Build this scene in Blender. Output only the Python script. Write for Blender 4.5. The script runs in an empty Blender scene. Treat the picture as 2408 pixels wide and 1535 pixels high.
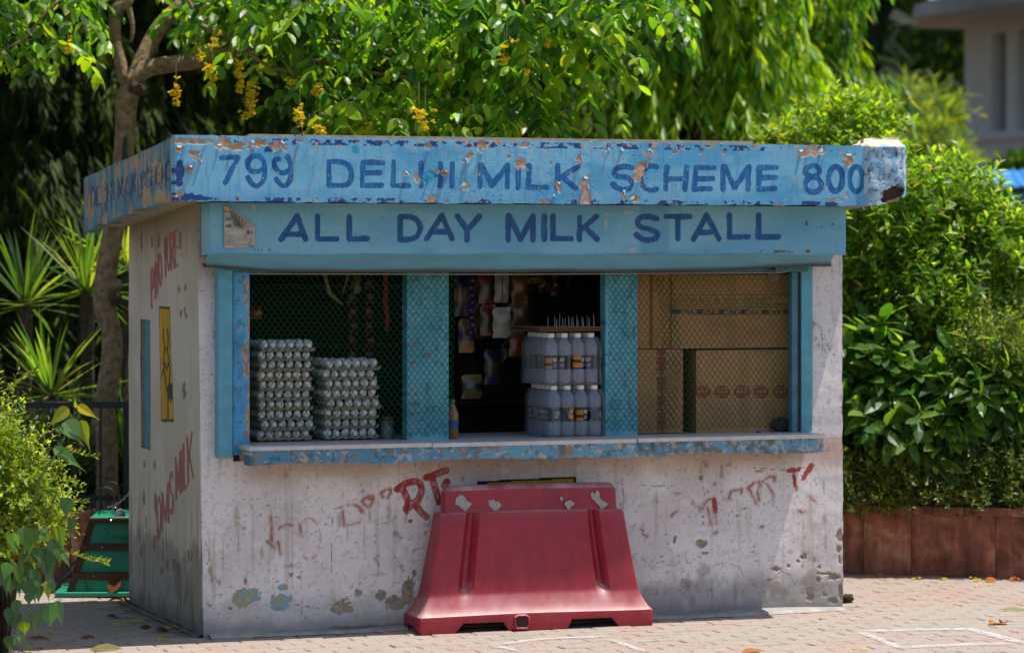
import bpy, bmesh, math, random
import numpy as np
from mathutils import Vector, Matrix
random.seed(7)
RNG = np.random.default_rng(11)
scene = bpy.context.scene
COL = scene.collection
R_ = math.radians

# ------------------------------------------------------------------ camera
TH = R_(20.4)                                   # the stall is turned 20 degrees away from the view axis
CAM = np.array([-3.652, -13.899, 1.75])
RIGHT = np.array([math.cos(TH), -math.sin(TH), 0.0])
FWD = np.array([math.sin(TH), math.cos(TH), 0.0])
cam_d = bpy.data.cameras.new('camera')
cam = bpy.data.objects.new('camera', cam_d)
COL.objects.link(cam)
cam.location = CAM
cam.rotation_euler = (math.pi / 2, 0, -TH)
cam_d.sensor_width = 36.0
cam_d.lens = 109.0
cam_d.shift_y = -0.0667
cam_d.clip_start = 0.1
cam_d.clip_end = 1500
cam_d.dof.use_dof = True
cam_d.dof.focus_distance = 14.5
cam_d.dof.aperture_fstop = 2.4
scene.camera = cam

# ------------------------------------------------------------------ sky and sun
SUN = Vector((0.30, -0.095, 1.0)).normalized()
elev = math.asin(SUN.z)
azim = math.atan2(SUN.x, SUN.y)
w = bpy.data.worlds.new('World')
scene.world = w
w.use_nodes = True
nt = w.node_tree
sky = nt.nodes.new('ShaderNodeTexSky')
sky.sky_type = 'NISHITA'
sky.sun_disc = False
sky.sun_elevation = elev
sky.sun_rotation = azim
sky.air_density = 1.0
sky.dust_density = 1.2
sky.ozone_density = 1.0
bg = nt.nodes['Background']
bg.inputs['Strength'].default_value = 0.12
nt.links.new(sky.outputs['Color'], bg.inputs['Color'])
sun_d = bpy.data.lights.new('sun', 'SUN')
sun_d.energy = 5.0
sun_d.angle = R_(0.53)
sun_d.color = (1.0, 0.95, 0.87)
sun = bpy.data.objects.new('sun', sun_d)
COL.objects.link(sun)
sun.rotation_euler = SUN.to_track_quat('Z', 'Y').to_euler()
sun.location = (4, -2, 14)
vs = scene.view_settings
vs.view_transform = 'Standard'
vs.look = 'None'
vs.gamma = 1.0
vs.use_curve_mapping = False
vs.exposure = 0.34
scene.render.engine = 'CYCLES'
cy = scene.cycles
cy.use_denoising = True
cy.max_bounces = 8
cy.diffuse_bounces = 4
cy.glossy_bounces = 3
cy.transmission_bounces = 6
cy.transparent_max_bounces = 24
cy.sample_clamp_indirect = 6.0
cy.caustics_reflective = False
cy.caustics_refractive = False

# ------------------------------------------------------------------ measuring: photo pixels (2408 wide) <-> metres
FPX, CX, VH = 7290.0, 1204.0, 607.0
def ray(u, v):
    return FWD + RIGHT * ((u - CX) / FPX) + np.array([0, 0, 1.0]) * ((VH - v) / FPX)
def at_y(u, v, y):
    r = ray(u, v); return CAM + r * ((y - CAM[1]) / r[1])
def at_x(u, v, x):
    r = ray(u, v); return CAM + r * ((x - CAM[0]) / r[0])
def at_z(u, v, z=0.0):
    r = ray(u, v); return CAM + r * ((z - CAM[2]) / r[2])
def at_d(u, v, d):
    return CAM + ray(u, v) * d
def px(P):
    q = np.asarray(P) - CAM
    d = q @ FWD
    return CX + FPX * (q @ RIGHT) / d, VH - FPX * q[..., 2] / d
def zc(x0, y0, s):
    """crop pixels of an enlarged detail -> photo pixels (2408 wide)"""
    return lambda x, y: ((x0 + x / s) / 1.06312, (y0 + y / s) / 1.06312)

# ------------------------------------------------------------------ numbers
def lin(h):
    h = h.lstrip('#')
    c = [int(h[i:i + 2], 16) / 255 for i in (0, 2, 4)]
    return np.array([x / 12.92 if x <= 0.04045 else ((x + 0.055) / 1.055) ** 2.4 for x in c])
def lerp(a, b, t):
    return a + (b - a) * t
def mixc(c, d, t):
    return c * (1 - t[:, None]) + np.asarray(d) * t[:, None]
def sstep(a, b, x):
    t = np.clip((x - a) / (b - a), 0, 1)
    return t * t * (3 - 2 * t)
def _hash(ix, iy, s):
    h = (ix.astype(np.int64) * 374761393 + iy.astype(np.int64) * 668265263 + s * 974634777) & 0xffffffff
    h = ((h ^ (h >> 13)) * 1274126177) & 0xffffffff
    h = h ^ (h >> 16)
    return (h & 0xffff) / 65535.0
def vnoise(x, y, s=0):
    ix, iy = np.floor(x), np.floor(y)
    fx, fy = x - ix, y - iy
    fx = fx * fx * (3 - 2 * fx); fy = fy * fy * (3 - 2 * fy)
    a, b = _hash(ix, iy, s), _hash(ix + 1, iy, s)
    c, d = _hash(ix, iy + 1, s), _hash(ix + 1, iy + 1, s)
    return (a * (1 - fx) + b * fx) * (1 - fy) + (c * (1 - fx) + d * fx) * fy
def fbm(x, y, s=0, o=4):
    r = 0; a = 0.5; n = 0
    for k in range(o):
        r = r + a * vnoise(x, y, s + k * 17); n += a; a *= 0.5; x = x * 2.03 + 13.1; y = y * 2.03 + 7.7
    return r / n
def seg_dist(u, v, pts):
    """distance to a polyline and position along it"""
    best = np.full(u.shape, 1e9)
    for (x0, y0), (x1, y1) in zip(pts[:-1], pts[1:]):
        dx, dy = x1 - x0, y1 - y0
        t = np.clip(((u - x0) * dx + (v - y0) * dy) / (dx * dx + dy * dy + 1e-9), 0, 1)
        best = np.minimum(best, np.hypot(u - x0 - t * dx, v - y0 - t * dy))
    return best
def strokes(u, v, lines, hw):
    best = np.full(u.shape, 1e9)
    for pts in lines:
        xs = [p[0] for p in pts]; ys = [p[1] for p in pts]; m = hw * 2.5 + 2
        k = (u > min(xs) - m) & (u < max(xs) + m) & (v > min(ys) - m) & (v < max(ys) + m)
        if k.any():
            best[k] = np.minimum(best[k], seg_dist(u[k], v[k], pts))
    return best
def ring(cx, cy_, rx, ry, a0=0, a1=360, n=18):
    return [(cx + rx * math.cos(R_(a0 + (a1 - a0) * i / n)), cy_ + ry * math.sin(R_(a0 + (a1 - a0) * i / n))) for i in range(n + 1)]

FONT = {
 'A': [[(0, 0), (.5, 1), (1, 0)], [(.2, .36), (.8, .36)]],
 'B': [[(0, 0), (0, 1), (.7, 1), (.9, .8), (.7, .54), (0, .54)], [(.7, .54), (1, .28), (.75, 0), (0, 0)]],
 'C': [[(1, .82), (.7, 1), (.3, 1), (0, .7), (0, .3), (.3, 0), (.7, 0), (1, .18)]],
 'D': [[(0, 0), (0, 1), (.6, 1), (1, .7), (1, .3), (.6, 0), (0, 0)]],
 'E': [[(1, 1), (0, 1), (0, 0), (1, 0)], [(0, .52), (.8, .52)]],
 'H': [[(0, 0), (0, 1)], [(1, 0), (1, 1)], [(0, .5), (1, .5)]],
 'I': [[(.5, 0), (.5, 1)]],
 'K': [[(0, 0), (0, 1)], [(1, 1), (0, .42)], [(.3, .56), (1, 0)]],
 'L': [[(0, 1), (0, 0), (1, 0)]],
 'M': [[(0, 0), (0, 1), (.5, .15), (1, 1), (1, 0)]],
 'N': [[(0, 0), (0, 1), (1, 0), (1, 1)]],
 'O': [[(.5, 1), (.12, .82), (0, .5), (.12, .18), (.5, 0), (.88, .18), (1, .5), (.88, .82), (.5, 1)]],
 'P': [[(0, 0), (0, 1), (.7, 1), (1, .78), (.7, .48), (0, .48)]],
 'R': [[(0, 0), (0, 1), (.7, 1), (1, .78), (.7, .5), (0, .5)], [(.45, .5), (1, 0)]],
 'S': [[(1, .84), (.7, 1), (.3, 1), (0, .78), (.2, .56), (.8, .44), (1, .22), (.7, 0), (.3, 0), (0, .16)]],
 'T': [[(0, 1), (1, 1)], [(.5, 1), (.5, 0)]],
 'U': [[(0, 1), (0, .3), (.3, 0), (.7, 0), (1, .3), (1, 1)]],
 'Y': [[(0, 1), (.5, .5), (1, 1)], [(.5, .5), (.5, 0)]],
}
def text_lines(word, p0, along, up, cw, gap):
    """stroke letters: p0 bottom-left, along / up are pixel vectors of one unit"""
    out = []; x = 0.0
    for ch in word:
        for pl in FONT.get(ch, []):
            out.append([(p0[0] + along[0] * (x + cw * a) + up[0] * b, p0[1] + along[1] * (x + cw * a) + up[1] * b) for a, b in pl])
        x += (cw * (0.45 if ch == 'I' else 1) if ch != ' ' else cw * 0.55) + gap
    return out

# ------------------------------------------------------------------ objects
def tag(o, label=None, cat=None, group=None, kind=None):
    if label: o['label'] = label
    if cat: o['category'] = cat
    if group: o['group'] = group
    if kind: o['kind'] = kind
    return o
def empty(name, loc=(0, 0, 0), rz=0.0, parent=None):
    o = bpy.data.objects.new(name, None)
    o.empty_display_size = 0.1
    COL.objects.link(o); o.location = loc; o.rotation_euler = (0, 0, rz)
    if parent: o.parent = parent
    return o
def link(name, me, parent=None, loc=(0, 0, 0)):
    o = bpy.data.objects.new(name, me)
    COL.objects.link(o)
    if parent: o.parent = parent
    o.location = loc
    return o
def copy_tree(o, parent=None):
    c = o.copy(); COL.objects.link(c)
    if parent: c.parent = parent
    for ch in list(o.children):
        copy_tree(ch, c)
    return c
def np_mesh(name, V, F, mats, col=None, smooth=False, mi=None):
    """V (n,3); F: list of int arrays (m,k) with the same or different k"""
    me = bpy.data.meshes.new(name)
    V = np.asarray(V, dtype=np.float32)
    if isinstance(F, np.ndarray): F = [F]
    F = [f for f in F if len(f)]
    me.vertices.add(len(V)); me.vertices.foreach_set('co', V.ravel())
    loops = np.concatenate([f.ravel() for f in F]).astype(np.int32)
    tot = np.concatenate([np.full(len(f), f.shape[1]) for f in F]).astype(np.int32)
    start = np.concatenate([[0], np.cumsum(tot)[:-1]]).astype(np.int32)
    me.loops.add(len(loops)); me.loops.foreach_set('vertex_index', loops)
    me.polygons.add(len(tot))
    me.polygons.foreach_set('loop_start', start); me.polygons.foreach_set('loop_total', tot)
    if mi is not None: me.polygons.foreach_set('material_index', np.asarray(mi, dtype=np.int32))
    me.polygons.foreach_set('use_smooth', np.full(len(tot), bool(smooth)))
    if not isinstance(mats, (list, tuple)): mats = [mats]
    for m in mats: me.materials.append(m)
    me.update(calc_edges=True); me.validate()
    if col is not None:
        a = me.color_attributes.new('Col', 'FLOAT_COLOR', 'POINT')
        c = np.ones((len(V), 4), dtype=np.float32); c[:, :3] = col
        a.data.foreach_set('color', c.ravel())
    return me
class MB:
    """collects boxes, tubes and lathes and links them as ONE mesh object"""
    def __init__(s): s.V = []; s.F = []; s.n = 0
    def add(s, V, F):
        V = np.asarray(V, float)
        s.V.append(V); s.F += [tuple(int(i) + s.n for i in f) for f in F]; s.n += len(V); return s
    def box(s, lo, hi, bev=0.0, jit=0.0):
        lo = np.minimum(lo, hi).astype(float) if True else lo; hi = np.asarray(hi, float)
        lo, hi = np.minimum(lo, hi), np.maximum(lo, hi)
        b = bev
        if b <= 0:
            V = [(x, y, z) for z in (lo[2], hi[2]) for y in (lo[1], hi[1]) for x in (lo[0], hi[0])]
            F = [(0, 2, 3, 1), (4, 5, 7, 6), (0, 1, 5, 4), (2, 6, 7, 3), (0, 4, 6, 2), (1, 3, 7, 5)]
            return s.add(V, F)
        bm = bmesh.new()
        r = bmesh.ops.create_cube(bm, size=1.0)
        for v_ in bm.verts:
            v_.co = Vector([(lo[i] + hi[i]) / 2 + v_.co[i] * (hi[i] - lo[i]) for i in range(3)])
        bmesh.ops.bevel(bm, geom=bm.edges[:], offset=b, segments=1, affect='EDGES', profile=0.5)
        bm.verts.ensure_lookup_table()
        V = [tuple(v_.co) for v_ in bm.verts]; F = [[v_.index for v_ in f.verts] for f in bm.faces]
        bm.free()
        return s.add(V, F)
    def tube(s, pts, r, n=6, cap=True):
        pts = [np.asarray(p, float) for p in pts]
        rr = [r] * len(pts) if np.isscalar(r) else list(r)
        V = []; F = []; prev = None
        for i, p in enumerate(pts):
            t = pts[min(i + 1, len(pts) - 1)] - pts[max(i - 1, 0)]
            t = t / (np.linalg.norm(t) + 1e-9)
            if prev is None:
                a = np.cross(t, (0, 0, 1.0) if abs(t[2]) < 0.9 else (1.0, 0, 0))
            else:
                a = prev - t * (prev @ t)
            a /= np.linalg.norm(a) + 1e-9; prev = a; b = np.cross(t, a)
            for k in range(n):
                an = 2 * math.pi * k / n
                V.append(p + (a * math.cos(an) + b * math.sin(an)) * rr[i])
        for i in range(len(pts) - 1):
            for k in range(n):
                k2 = (k + 1) % n
                F.append((i * n + k, i * n + k2, (i + 1) * n + k2, (i + 1) * n + k))
        if cap:
            F.append(tuple(range(n - 1, -1, -1))); F.append(tuple((len(pts) - 1) * n + k for k in range(n)))
        return s.add(V, F)
    def lathe(s, prof, n=12, c=(0, 0, 0), cap=True):
        V = []; F = []
        for r, z in prof:
            for k in range(n):
                an = 2 * math.pi * k / n
                V.append((c[0] + r * math.cos(an), c[1] + r * math.sin(an), c[2] + z))
        for i in range(len(prof) - 1):
            for k in range(n):
                k2 = (k + 1) % n
                F.append((i * n + k, i * n + k2, (i + 1) * n + k2, (i + 1) * n + k))
        if cap:
            F.append(tuple(range(n - 1, -1, -1))); F.append(tuple((len(prof) - 1) * n + k for k in range(n)))
        return s.add(V, F)
    def mesh(s, name, mat, smooth=False, col=None):
        me = bpy.data.meshes.new(name)
        V = np.concatenate(s.V)
        me.from_pydata([tuple(v_) for v_ in V], [], s.F)
        if smooth is True:
            me.polygons.foreach_set('use_smooth', [True] * len(me.polygons))
        me.materials.append(mat)
        if col is not None:
            a = me.color_attributes.new('Col', 'FLOAT_COLOR', 'POINT')
            c = np.ones((len(V), 4), dtype=np.float32); c[:, :3] = col(V) if callable(col) else col
            a.data.foreach_set('color', c.ravel())
        me.update()
        return me
    def build(s, name, mat, parent=None, smooth=False, loc=(0, 0, 0), col=None):
        return link(name, s.mesh(name, mat, smooth, col), parent, loc)
def autosmooth(o, deg=35):
    me = o.data
    me.polygons.foreach_set('use_smooth', [True] * len(me.polygons))
    try: me.set_sharp_from_angle(angle=R_(deg))
    except Exception: pass
    return o
def panel(name, parent, o, U, V, w, h, res, mat, paint, height=None, skirt=0.02, edge=None, keep=None, smooth=True):
    """a finely divided sheet: paint(a,b,u,v)->linear colour, height(a,b,u,v)->metres along its outward normal"""
    o, U, V = np.asarray(o, float), np.asarray(U, float), np.asarray(V, float)
    N = np.cross(U, V); N /= np.linalg.norm(N)
    na, nb = max(2, int(round(w / res)) + 1), max(2, int(round(h / (res if np.isscalar(res) else res))) + 1)
    a, b = np.meshgrid(np.linspace(0, w, na), np.linspace(0, h, nb))
    a0, b0 = a.ravel(), b.ravel()
    a, b = a0.copy(), b0.copy()
    if edge is not None: a, b = edge(a, b)
    P = o + a[:, None] * U + b[:, None] * V
    u, v = px(P)
    c = paint(a, b, u, v)
    if height is not None: P = P + N * height(a, b, u, v)[:, None]
    idx = np.arange(na * nb).reshape(nb, na)
    Q = np.stack([idx[:-1, :-1], idx[:-1, 1:], idx[1:, 1:], idx[1:, :-1]], -1).reshape(-1, 4)
    if keep is not None:
        cen = np.stack([a0[Q].mean(1), b0[Q].mean(1)], 1)
        Q = Q[keep(cen[:, 0], cen[:, 1])]
    if skirt:
        bd = np.concatenate([idx[0, :], idx[1:, -1], idx[-1, -2::-1], idx[-2:0:-1, 0]])
        k = len(P)
        P = np.concatenate([P, P[bd] - N * skirt]); c = np.concatenate([c, c[bd]])
        j = np.arange(len(bd)); j2 = (j + 1) % len(bd)
        S = np.stack([bd[j2], bd[j], k + j, k + j2], 1)
        Q = np.concatenate([Q, S])
    me = np_mesh(name, P, Q, mat, col=np.clip(c, 0, 1), smooth=smooth)
    if skirt and smooth:
        try: me.set_sharp_from_angle(angle=R_(60))
        except Exception: pass
    return link(name, me, parent)

# ------------------------------------------------------------------ materials
def mat_new(name):
    m = bpy.data.materials.new(name); m.use_nodes = True
    return m, m.node_tree.nodes, m.node_tree.links, m.node_tree.nodes['Principled BSDF']
def m_plain(name, col, rough=0.6, metal=0.0, var=0.25, scale=30.0, bump=0.15, spec=0.5, dark=None, dist=0.004):
    m, n, l, p = mat_new(name)
    col = np.asarray(lin(col) if isinstance(col, str) else col)
    tc = n.new('ShaderNodeTexCoord'); no = n.new('ShaderNodeTexNoise')
    no.inputs['Scale'].default_value = scale; no.inputs['Detail'].default_value = 6
    no.inputs['Roughness'].default_value = 0.65
    l.new(tc.outputs['Object'], no.inputs['Vector'])
    r = n.new('ShaderNodeValToRGB')
    d = np.asarray(lin(dark) if isinstance(dark, str) else (dark if dark is not None else col * (1 - var)))
    r.color_ramp.elements[0].position = 0.32; r.color_ramp.elements[1].position = 0.68
    r.color_ramp.elements[0].color = (*d, 1); r.color_ramp.elements[1].color = (*np.minimum(col * (1 + var * 0.4), 1), 1)
    l.new(no.outputs['Fac'], r.inputs['Fac']); l.new(r.outputs['Color'], p.inputs['Base Color'])
    p.inputs['Roughness'].default_value = rough; p.inputs['Metallic'].default_value = metal
    p.inputs['Specular IOR Level'].default_value = spec
    if bump:
        b = n.new('ShaderNodeBump'); b.inputs['Strength'].default_value = bump; b.inputs['Distance'].default_value = dist
        l.new(no.outputs['Fac'], b.inputs['Height']); l.new(b.outputs['Normal'], p.inputs['Normal'])
    return m
def m_paint(name, rough=0.7, scale=220.0, amount=0.22, bump=0.25, spec=0.4, dist=0.002):
    """colours come from the object's own painted attribute, with fine grain over them"""
    m, n, l, p = mat_new(name)
    at = n.new('ShaderNodeAttribute'); at.attribute_name = 'Col'
    tc = n.new('ShaderNodeTexCoord'); no = n.new('ShaderNodeTexNoise')
    no.inputs['Scale'].default_value = scale; no.inputs['Detail'].default_value = 5
    l.new(tc.outputs['Object'], no.inputs['Vector'])
    mr = n.new('ShaderNodeMapRange')
    mr.inputs['From Min'].default_value = 0.3; mr.inputs['From Max'].default_value = 0.7
    mr.inputs['To Min'].default_value = 1 - amount; mr.inputs['To Max'].default_value = 1 + amount * 0.5
    l.new(no.outputs['Fac'], mr.inputs['Value'])
    mx = n.new('ShaderNodeVectorMath'); mx.operation = 'SCALE'
    l.new(at.outputs['Color'], mx.inputs[0]); l.new(mr.outputs['Result'], mx.inputs['Scale'])
    l.new(mx.outputs['Vector'], p.inputs['Base Color'])
    p.inputs['Roughness'].default_value = rough; p.inputs['Specular IOR Level'].default_value = spec
    if bump:
        b = n.new('ShaderNodeBump'); b.inputs['Strength'].default_value = bump; b.inputs['Distance'].default_value = dist
        l.new(no.outputs['Fac'], b.inputs['Height']); l.new(b.outputs['Normal'], p.inputs['Normal'])
    return m
def m_leaf(name, rough=0.42, trans=0.45, tint=(1.15, 1.25, 0.45), spec=0.45):
    m, n, l, p = mat_new(name)
    at = n.new('ShaderNodeAttribute'); at.attribute_name = 'Col'
    l.new(at.outputs['Color'], p.inputs['Base Color'])
    p.inputs['Roughness'].default_value = rough; p.inputs['Specular IOR Level'].default_value = spec
    t = n.new('ShaderNodeBsdfTranslucent')
    mu = n.new('ShaderNodeVectorMath'); mu.operation = 'MULTIPLY'; mu.inputs[1].default_value = tuple(x * 1.6 for x in tint)
    l.new(at.outputs['Color'], mu.inputs[0]); l.new(mu.outputs['Vector'], t.inputs['Color'])
    mx = n.new('ShaderNodeMixShader'); mx.inputs[0].default_value = trans
    l.new(p.outputs['BSDF'], mx.inputs[1]); l.new(t.outputs['BSDF'], mx.inputs[2])
    l.new(mx.outputs['Shader'], n['Material Output'].inputs['Surface'])
    return m
def m_clear(name, tint=(0.85, 0.9, 0.95), opac=0.25, rough=0.12, body=(0.55, 0.6, 0.65)):
    """thin clear plastic: mostly lets light through, with a skin that shines"""
    m, n, l, p = mat_new(name)
    p.inputs['Base Color'].default_value = (*body, 1); p.inputs['Roughness'].default_value = rough
    p.inputs['Specular IOR Level'].default_value = 0.9
    tr = n.new('ShaderNodeBsdfTransparent'); tr.inputs['Color'].default_value = (*tint, 1)
    lw = n.new('ShaderNodeLayerWeight'); lw.inputs['Blend'].default_value = 0.35
    mr = n.new('ShaderNodeMapRange'); mr.inputs['To Min'].default_value = opac; mr.inputs['To Max'].default_value = min(1, opac + 0.55)
    l.new(lw.outputs['Facing'], mr.inputs['Value'])
    mx = n.new('ShaderNodeMixShader')
    l.new(mr.outputs['Result'], mx.inputs[0]); l.new(tr.outputs['BSDF'], mx.inputs[1]); l.new(p.outputs['BSDF'], mx.inputs[2])
    l.new(mx.outputs['Shader'], n['Material Output'].inputs['Surface'])
    return m
M = {}
M['plaster'] = m_paint('limewashed_plaster', 0.85, 160, 0.16, 0.35)
M['enamel'] = m_paint('enamel_paint', 0.42, 130, 0.10, 0.18, 0.45)
M['board'] = m_paint('painted_board', 0.7, 170, 0.14, 0.3)
M['print'] = m_paint('printed_surface', 0.7, 120, 0.12, 0.15)
M['teal_metal'] = m_plain('teal_painted_metal', '#5aa0b4', 0.5, var=0.22, scale=14, bump=0.12)
M['teal_dark'] = m_plain('dusty_teal_metal', '#437686', 0.6, var=0.35, scale=12, bump=0.15)
M['concrete'] = m_plain('roof_concrete', '#a89d8e', 0.9, var=0.3, scale=25, bump=0.5)
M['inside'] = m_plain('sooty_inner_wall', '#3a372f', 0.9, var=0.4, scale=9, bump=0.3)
M['marble'] = m_plain('grey_marble', '#cbc6c2', 0.45, var=0.18, scale=18, bump=0.05)
M['net'] = m_plain('green_net_plastic', '#0b5833', 0.45, var=0.15, scale=60, bump=0)
M['rust'] = m_plain('rusty_iron', '#5a3a28', 0.85, metal=0.2, var=0.5, scale=60, bump=0.4)
M['iron'] = m_plain('dark_iron', '#26282b', 0.55, metal=0.3, var=0.3, scale=40, bump=0.1)
M['steel'] = m_plain('worn_steel', '#9a9a98', 0.32, metal=0.9, var=0.3, scale=120, bump=0.1)
M['bark'] = m_plain('grey_brown_bark', '#97805f', 0.95, var=0.5, scale=26, bump=0.8, dark='#5c4a36', dist=0.02)
M['bark_dark'] = m_plain('dark_bark', '#4a3d30', 0.95, var=0.5, scale=20, bump=0.8, dist=0.02)
M['soil'] = m_plain('dry_soil', '#5b4a38', 0.95, var=0.4, scale=4, bump=0.6, dist=0.02)
M['leaf'] = m_leaf('leaf', 0.5, 0.5, (2.2, 1.95, 0.4), 0.3)
M['leaf_gloss'] = m_leaf('glossy_leaf', 0.38, 0.45, (2.3, 2.05, 0.3), 0.4)
M['leaf_matt'] = m_leaf('matt_leaf', 0.6, 0.42, (1.3, 1.4, 0.5), 0.25)
M['petal'] = m_leaf('petal', 0.6, 0.4, tint=(0.62, 0.62, 0.3), spec=0.2)
# ================================================================== the setting: ground sheet (paving follows further down)
gm = MB().box((-160, -60, -0.5), (160, 260, -0.06)).build('ground', M['soil'])
tag(gm, kind='structure')

# ================================================================== the milk stall
stall = empty('milk_stall', (1.64, 0.7, 0))
tag(stall, 'old blue and white milk stall with painted signboards and a serving counter', 'milk stall')
def sp(o):
    """hang a finished piece (built in world metres) on the stall"""
    o.parent = stall; o.matrix_parent_inverse = Matrix.Translation(-Vector(stall.location)); return o
def hang(o, parent):
    o.parent = parent
    o.matrix_parent_inverse = Matrix.Translation(-(Vector(parent.location) if parent.parent is None else Vector((0, 0, 0)))); return o
OV = 0.375                                      # how far the roof edge stands out before the wall
BY = 0.17                                       # front of the shutter box
XW = 3.275                                      # right edge of the front wall
LEAN = 0.016                                    # the left wall leans out a little

def blobs(u, v, lst, amp=0.55, f=0.09, seed=3):
    """irregular patches: list of (cu, cv, ru, rv[, tilt])"""
    m = np.zeros(u.shape)
    n = (fbm(u * f, v * f, seed, 4) - 0.5) * 2
    n2 = (fbm(u * f * 3.1, v * f * 3.1, seed + 9, 3) - 0.5) * 2
    for b in lst:
        cu, cv_, ru, rv = b[:4]; t = R_(b[4]) if len(b) > 4 else 0
        k = (np.abs(u - cu) < 2.2 * max(ru, rv)) & (np.abs(v - cv_) < 2.2 * max(ru, rv))
        if not k.any(): continue
        du, dv = u[k] - cu, v[k] - cv_
        x = du * math.cos(t) + dv * math.sin(t); y = -du * math.sin(t) + dv * math.cos(t)
        d = np.sqrt((x / ru) ** 2 + (y / rv) ** 2) + amp * 1.3 * n[k] + amp * 0.35 * n2[k]
        m[k] = np.maximum(m[k], sstep(1.06, 0.96, d))
    return m
Z5 = zc(400, 320, 4.0133); Z6 = zc(1000, 320, 3.44); Z7 = zc(1600, 320, 3.44)
def soften(l):
    if len(l) < 6: return l
    o = [l[0]]
    for i in range(len(l) - 1):
        p0, p1, p2, p3 = [np.array(l[max(0, min(len(l) - 1, i + k))], float) for k in (-1, 0, 1, 2)]
        for t in (.25, .5, .75, 1.0):
            o.append(tuple(0.5 * (2 * p1 + (p2 - p0) * t + (2 * p0 - 5 * p1 + 4 * p2 - p3) * t * t + (3 * p1 - p0 - 3 * p2 + p3) * t ** 3)))
    return o
def Zs(z, lines): return [[z(*p) for p in soften(l)] for l in lines]
SIGN_TOP = (
 Zs(Z5, [[(622, 298), (782, 297)], [(782, 297), (655, 550)],
  [(1010, 300), (950, 285), (890, 320), (880, 380), (905, 425), (965, 440), (1020, 415)], [(990, 285), (1035, 330), (1050, 420), (1040, 520), (990, 580), (930, 570), (880, 500)],
  [(1190, 310), (1145, 330), (1150, 385), (1190, 440), (1250, 450), (1290, 425)], [(1275, 285), (1305, 340), (1315, 430), (1305, 520), (1255, 583), (1205, 565), (1165, 515)],
  [(1697, 340), (1694, 578)], [(1697, 340), (1830, 345), (1895, 385), (1922, 455), (1905, 540), (1840, 578), (1694, 576)],
  [(2035, 345), (2032, 580)], [(2035, 345), (2235, 350)], [(2035, 455), (2205, 450)], [(2032, 580), (2222, 577)],
  [(2345, 340), (2341, 580)]])
 + [[Z5(2341, 580), Z6(75, 497)]]
 + Zs(Z6, [[(185, 305), (180, 503)], [(350, 308), (347, 500)], [(185, 405), (350, 402)], [(450, 310), (445, 505)],
  [(690, 322), (686, 505)], [(700, 320), (790, 497)], [(790, 497), (925, 322)], [(927, 320), (923, 510)], [(1018, 355), (1015, 515)],
  [(1110, 325), (1102, 512)], [(1102, 512), (1265, 512)], [(1357, 325), (1352, 520)], [(1530, 332), (1375, 432)], [(1400, 425), (1508, 520)],
  [(1992, 345), (1930, 332), (1862, 350), (1840, 388), (1880, 420), (1960, 432), (1995, 472), (1975, 520), (1915, 532), (1860, 512), (1830, 485)],
  [(2205, 338), (2140, 330), (2088, 370), (2070, 430), (2092, 500), (2150, 536), (2205, 527)]])
 + Zs(Z7, [[(228, 340), (217, 527)], [(225, 440), (385, 437)], [(400, 335), (386, 527)],
  [(480, 340), (466, 527)], [(480, 340), (632, 345)], [(474, 440), (622, 437)], [(466, 527), (606, 522)],
  [(716, 335), (713, 530)], [(725, 335), (815, 512)], [(815, 512), (932, 340)], [(936, 335), (930, 530)],
  [(1025, 340), (1020, 527)], [(1025, 340), (1172, 342)], [(1022, 430), (1167, 425)], [(1020, 527), (1157, 522)],
  ring(1484, 372, 60, 46), ring(1490, 490, 70, 64), ring(1682, 440, 60, 106), ring(1860, 440, 56, 105)]))
SIGN_LOW = (
 Zs(Z5, [[(1215, 1118), (1375, 885)], [(1375, 885), (1460, 1115)], [(1290, 1066), (1440, 1066)],
  [(1580, 887), (1582, 1112)], [(1582, 1112), (1772, 1112)], [(1898, 887), (1898, 1112)], [(1898, 1112), (2080, 1110)]])
 + Zs(Z6, [[(2, 764), (0, 957)], [(2, 764), (90, 766), (148, 800), (174, 855), (150, 925), (90, 957), (0, 957)],
  [(228, 952), (360, 752)], [(360, 752), (446, 950)], [(285, 893), (420, 893)], [(492, 757), (580, 880)], [(682, 760), (580, 880)], [(580, 880), (575, 962)],
  [(933, 755), (931, 960)], [(940, 755), (1035, 957)], [(1035, 957), (1143, 760)], [(1145, 758), (1143, 962)], [(1240, 760), (1240, 957)],
  [(1318, 760), (1315, 953)], [(1315, 953), (1470, 952)], [(1545, 767), (1544, 957)], [(1690, 762), (1560, 872)], [(1590, 850), (1695, 957)],
  [(2210, 782), (2130, 763), (2062, 775), (2046, 820), (2080, 855), (2170, 876), (2216, 912), (2190, 955), (2120, 963), (2070, 946), (2036, 918)]])
 + Zs(Z7, [[(228, 762), (430, 762)], [(326, 765), (328, 952)], [(462, 955), (575, 753)], [(575, 753), (680, 953)], [(510, 903), (642, 892)],
  [(770, 750), (770, 940)], [(770, 940), (930, 936)], [(1020, 750), (1020, 940)], [(1020, 940), (1190, 935)]]))

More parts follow.
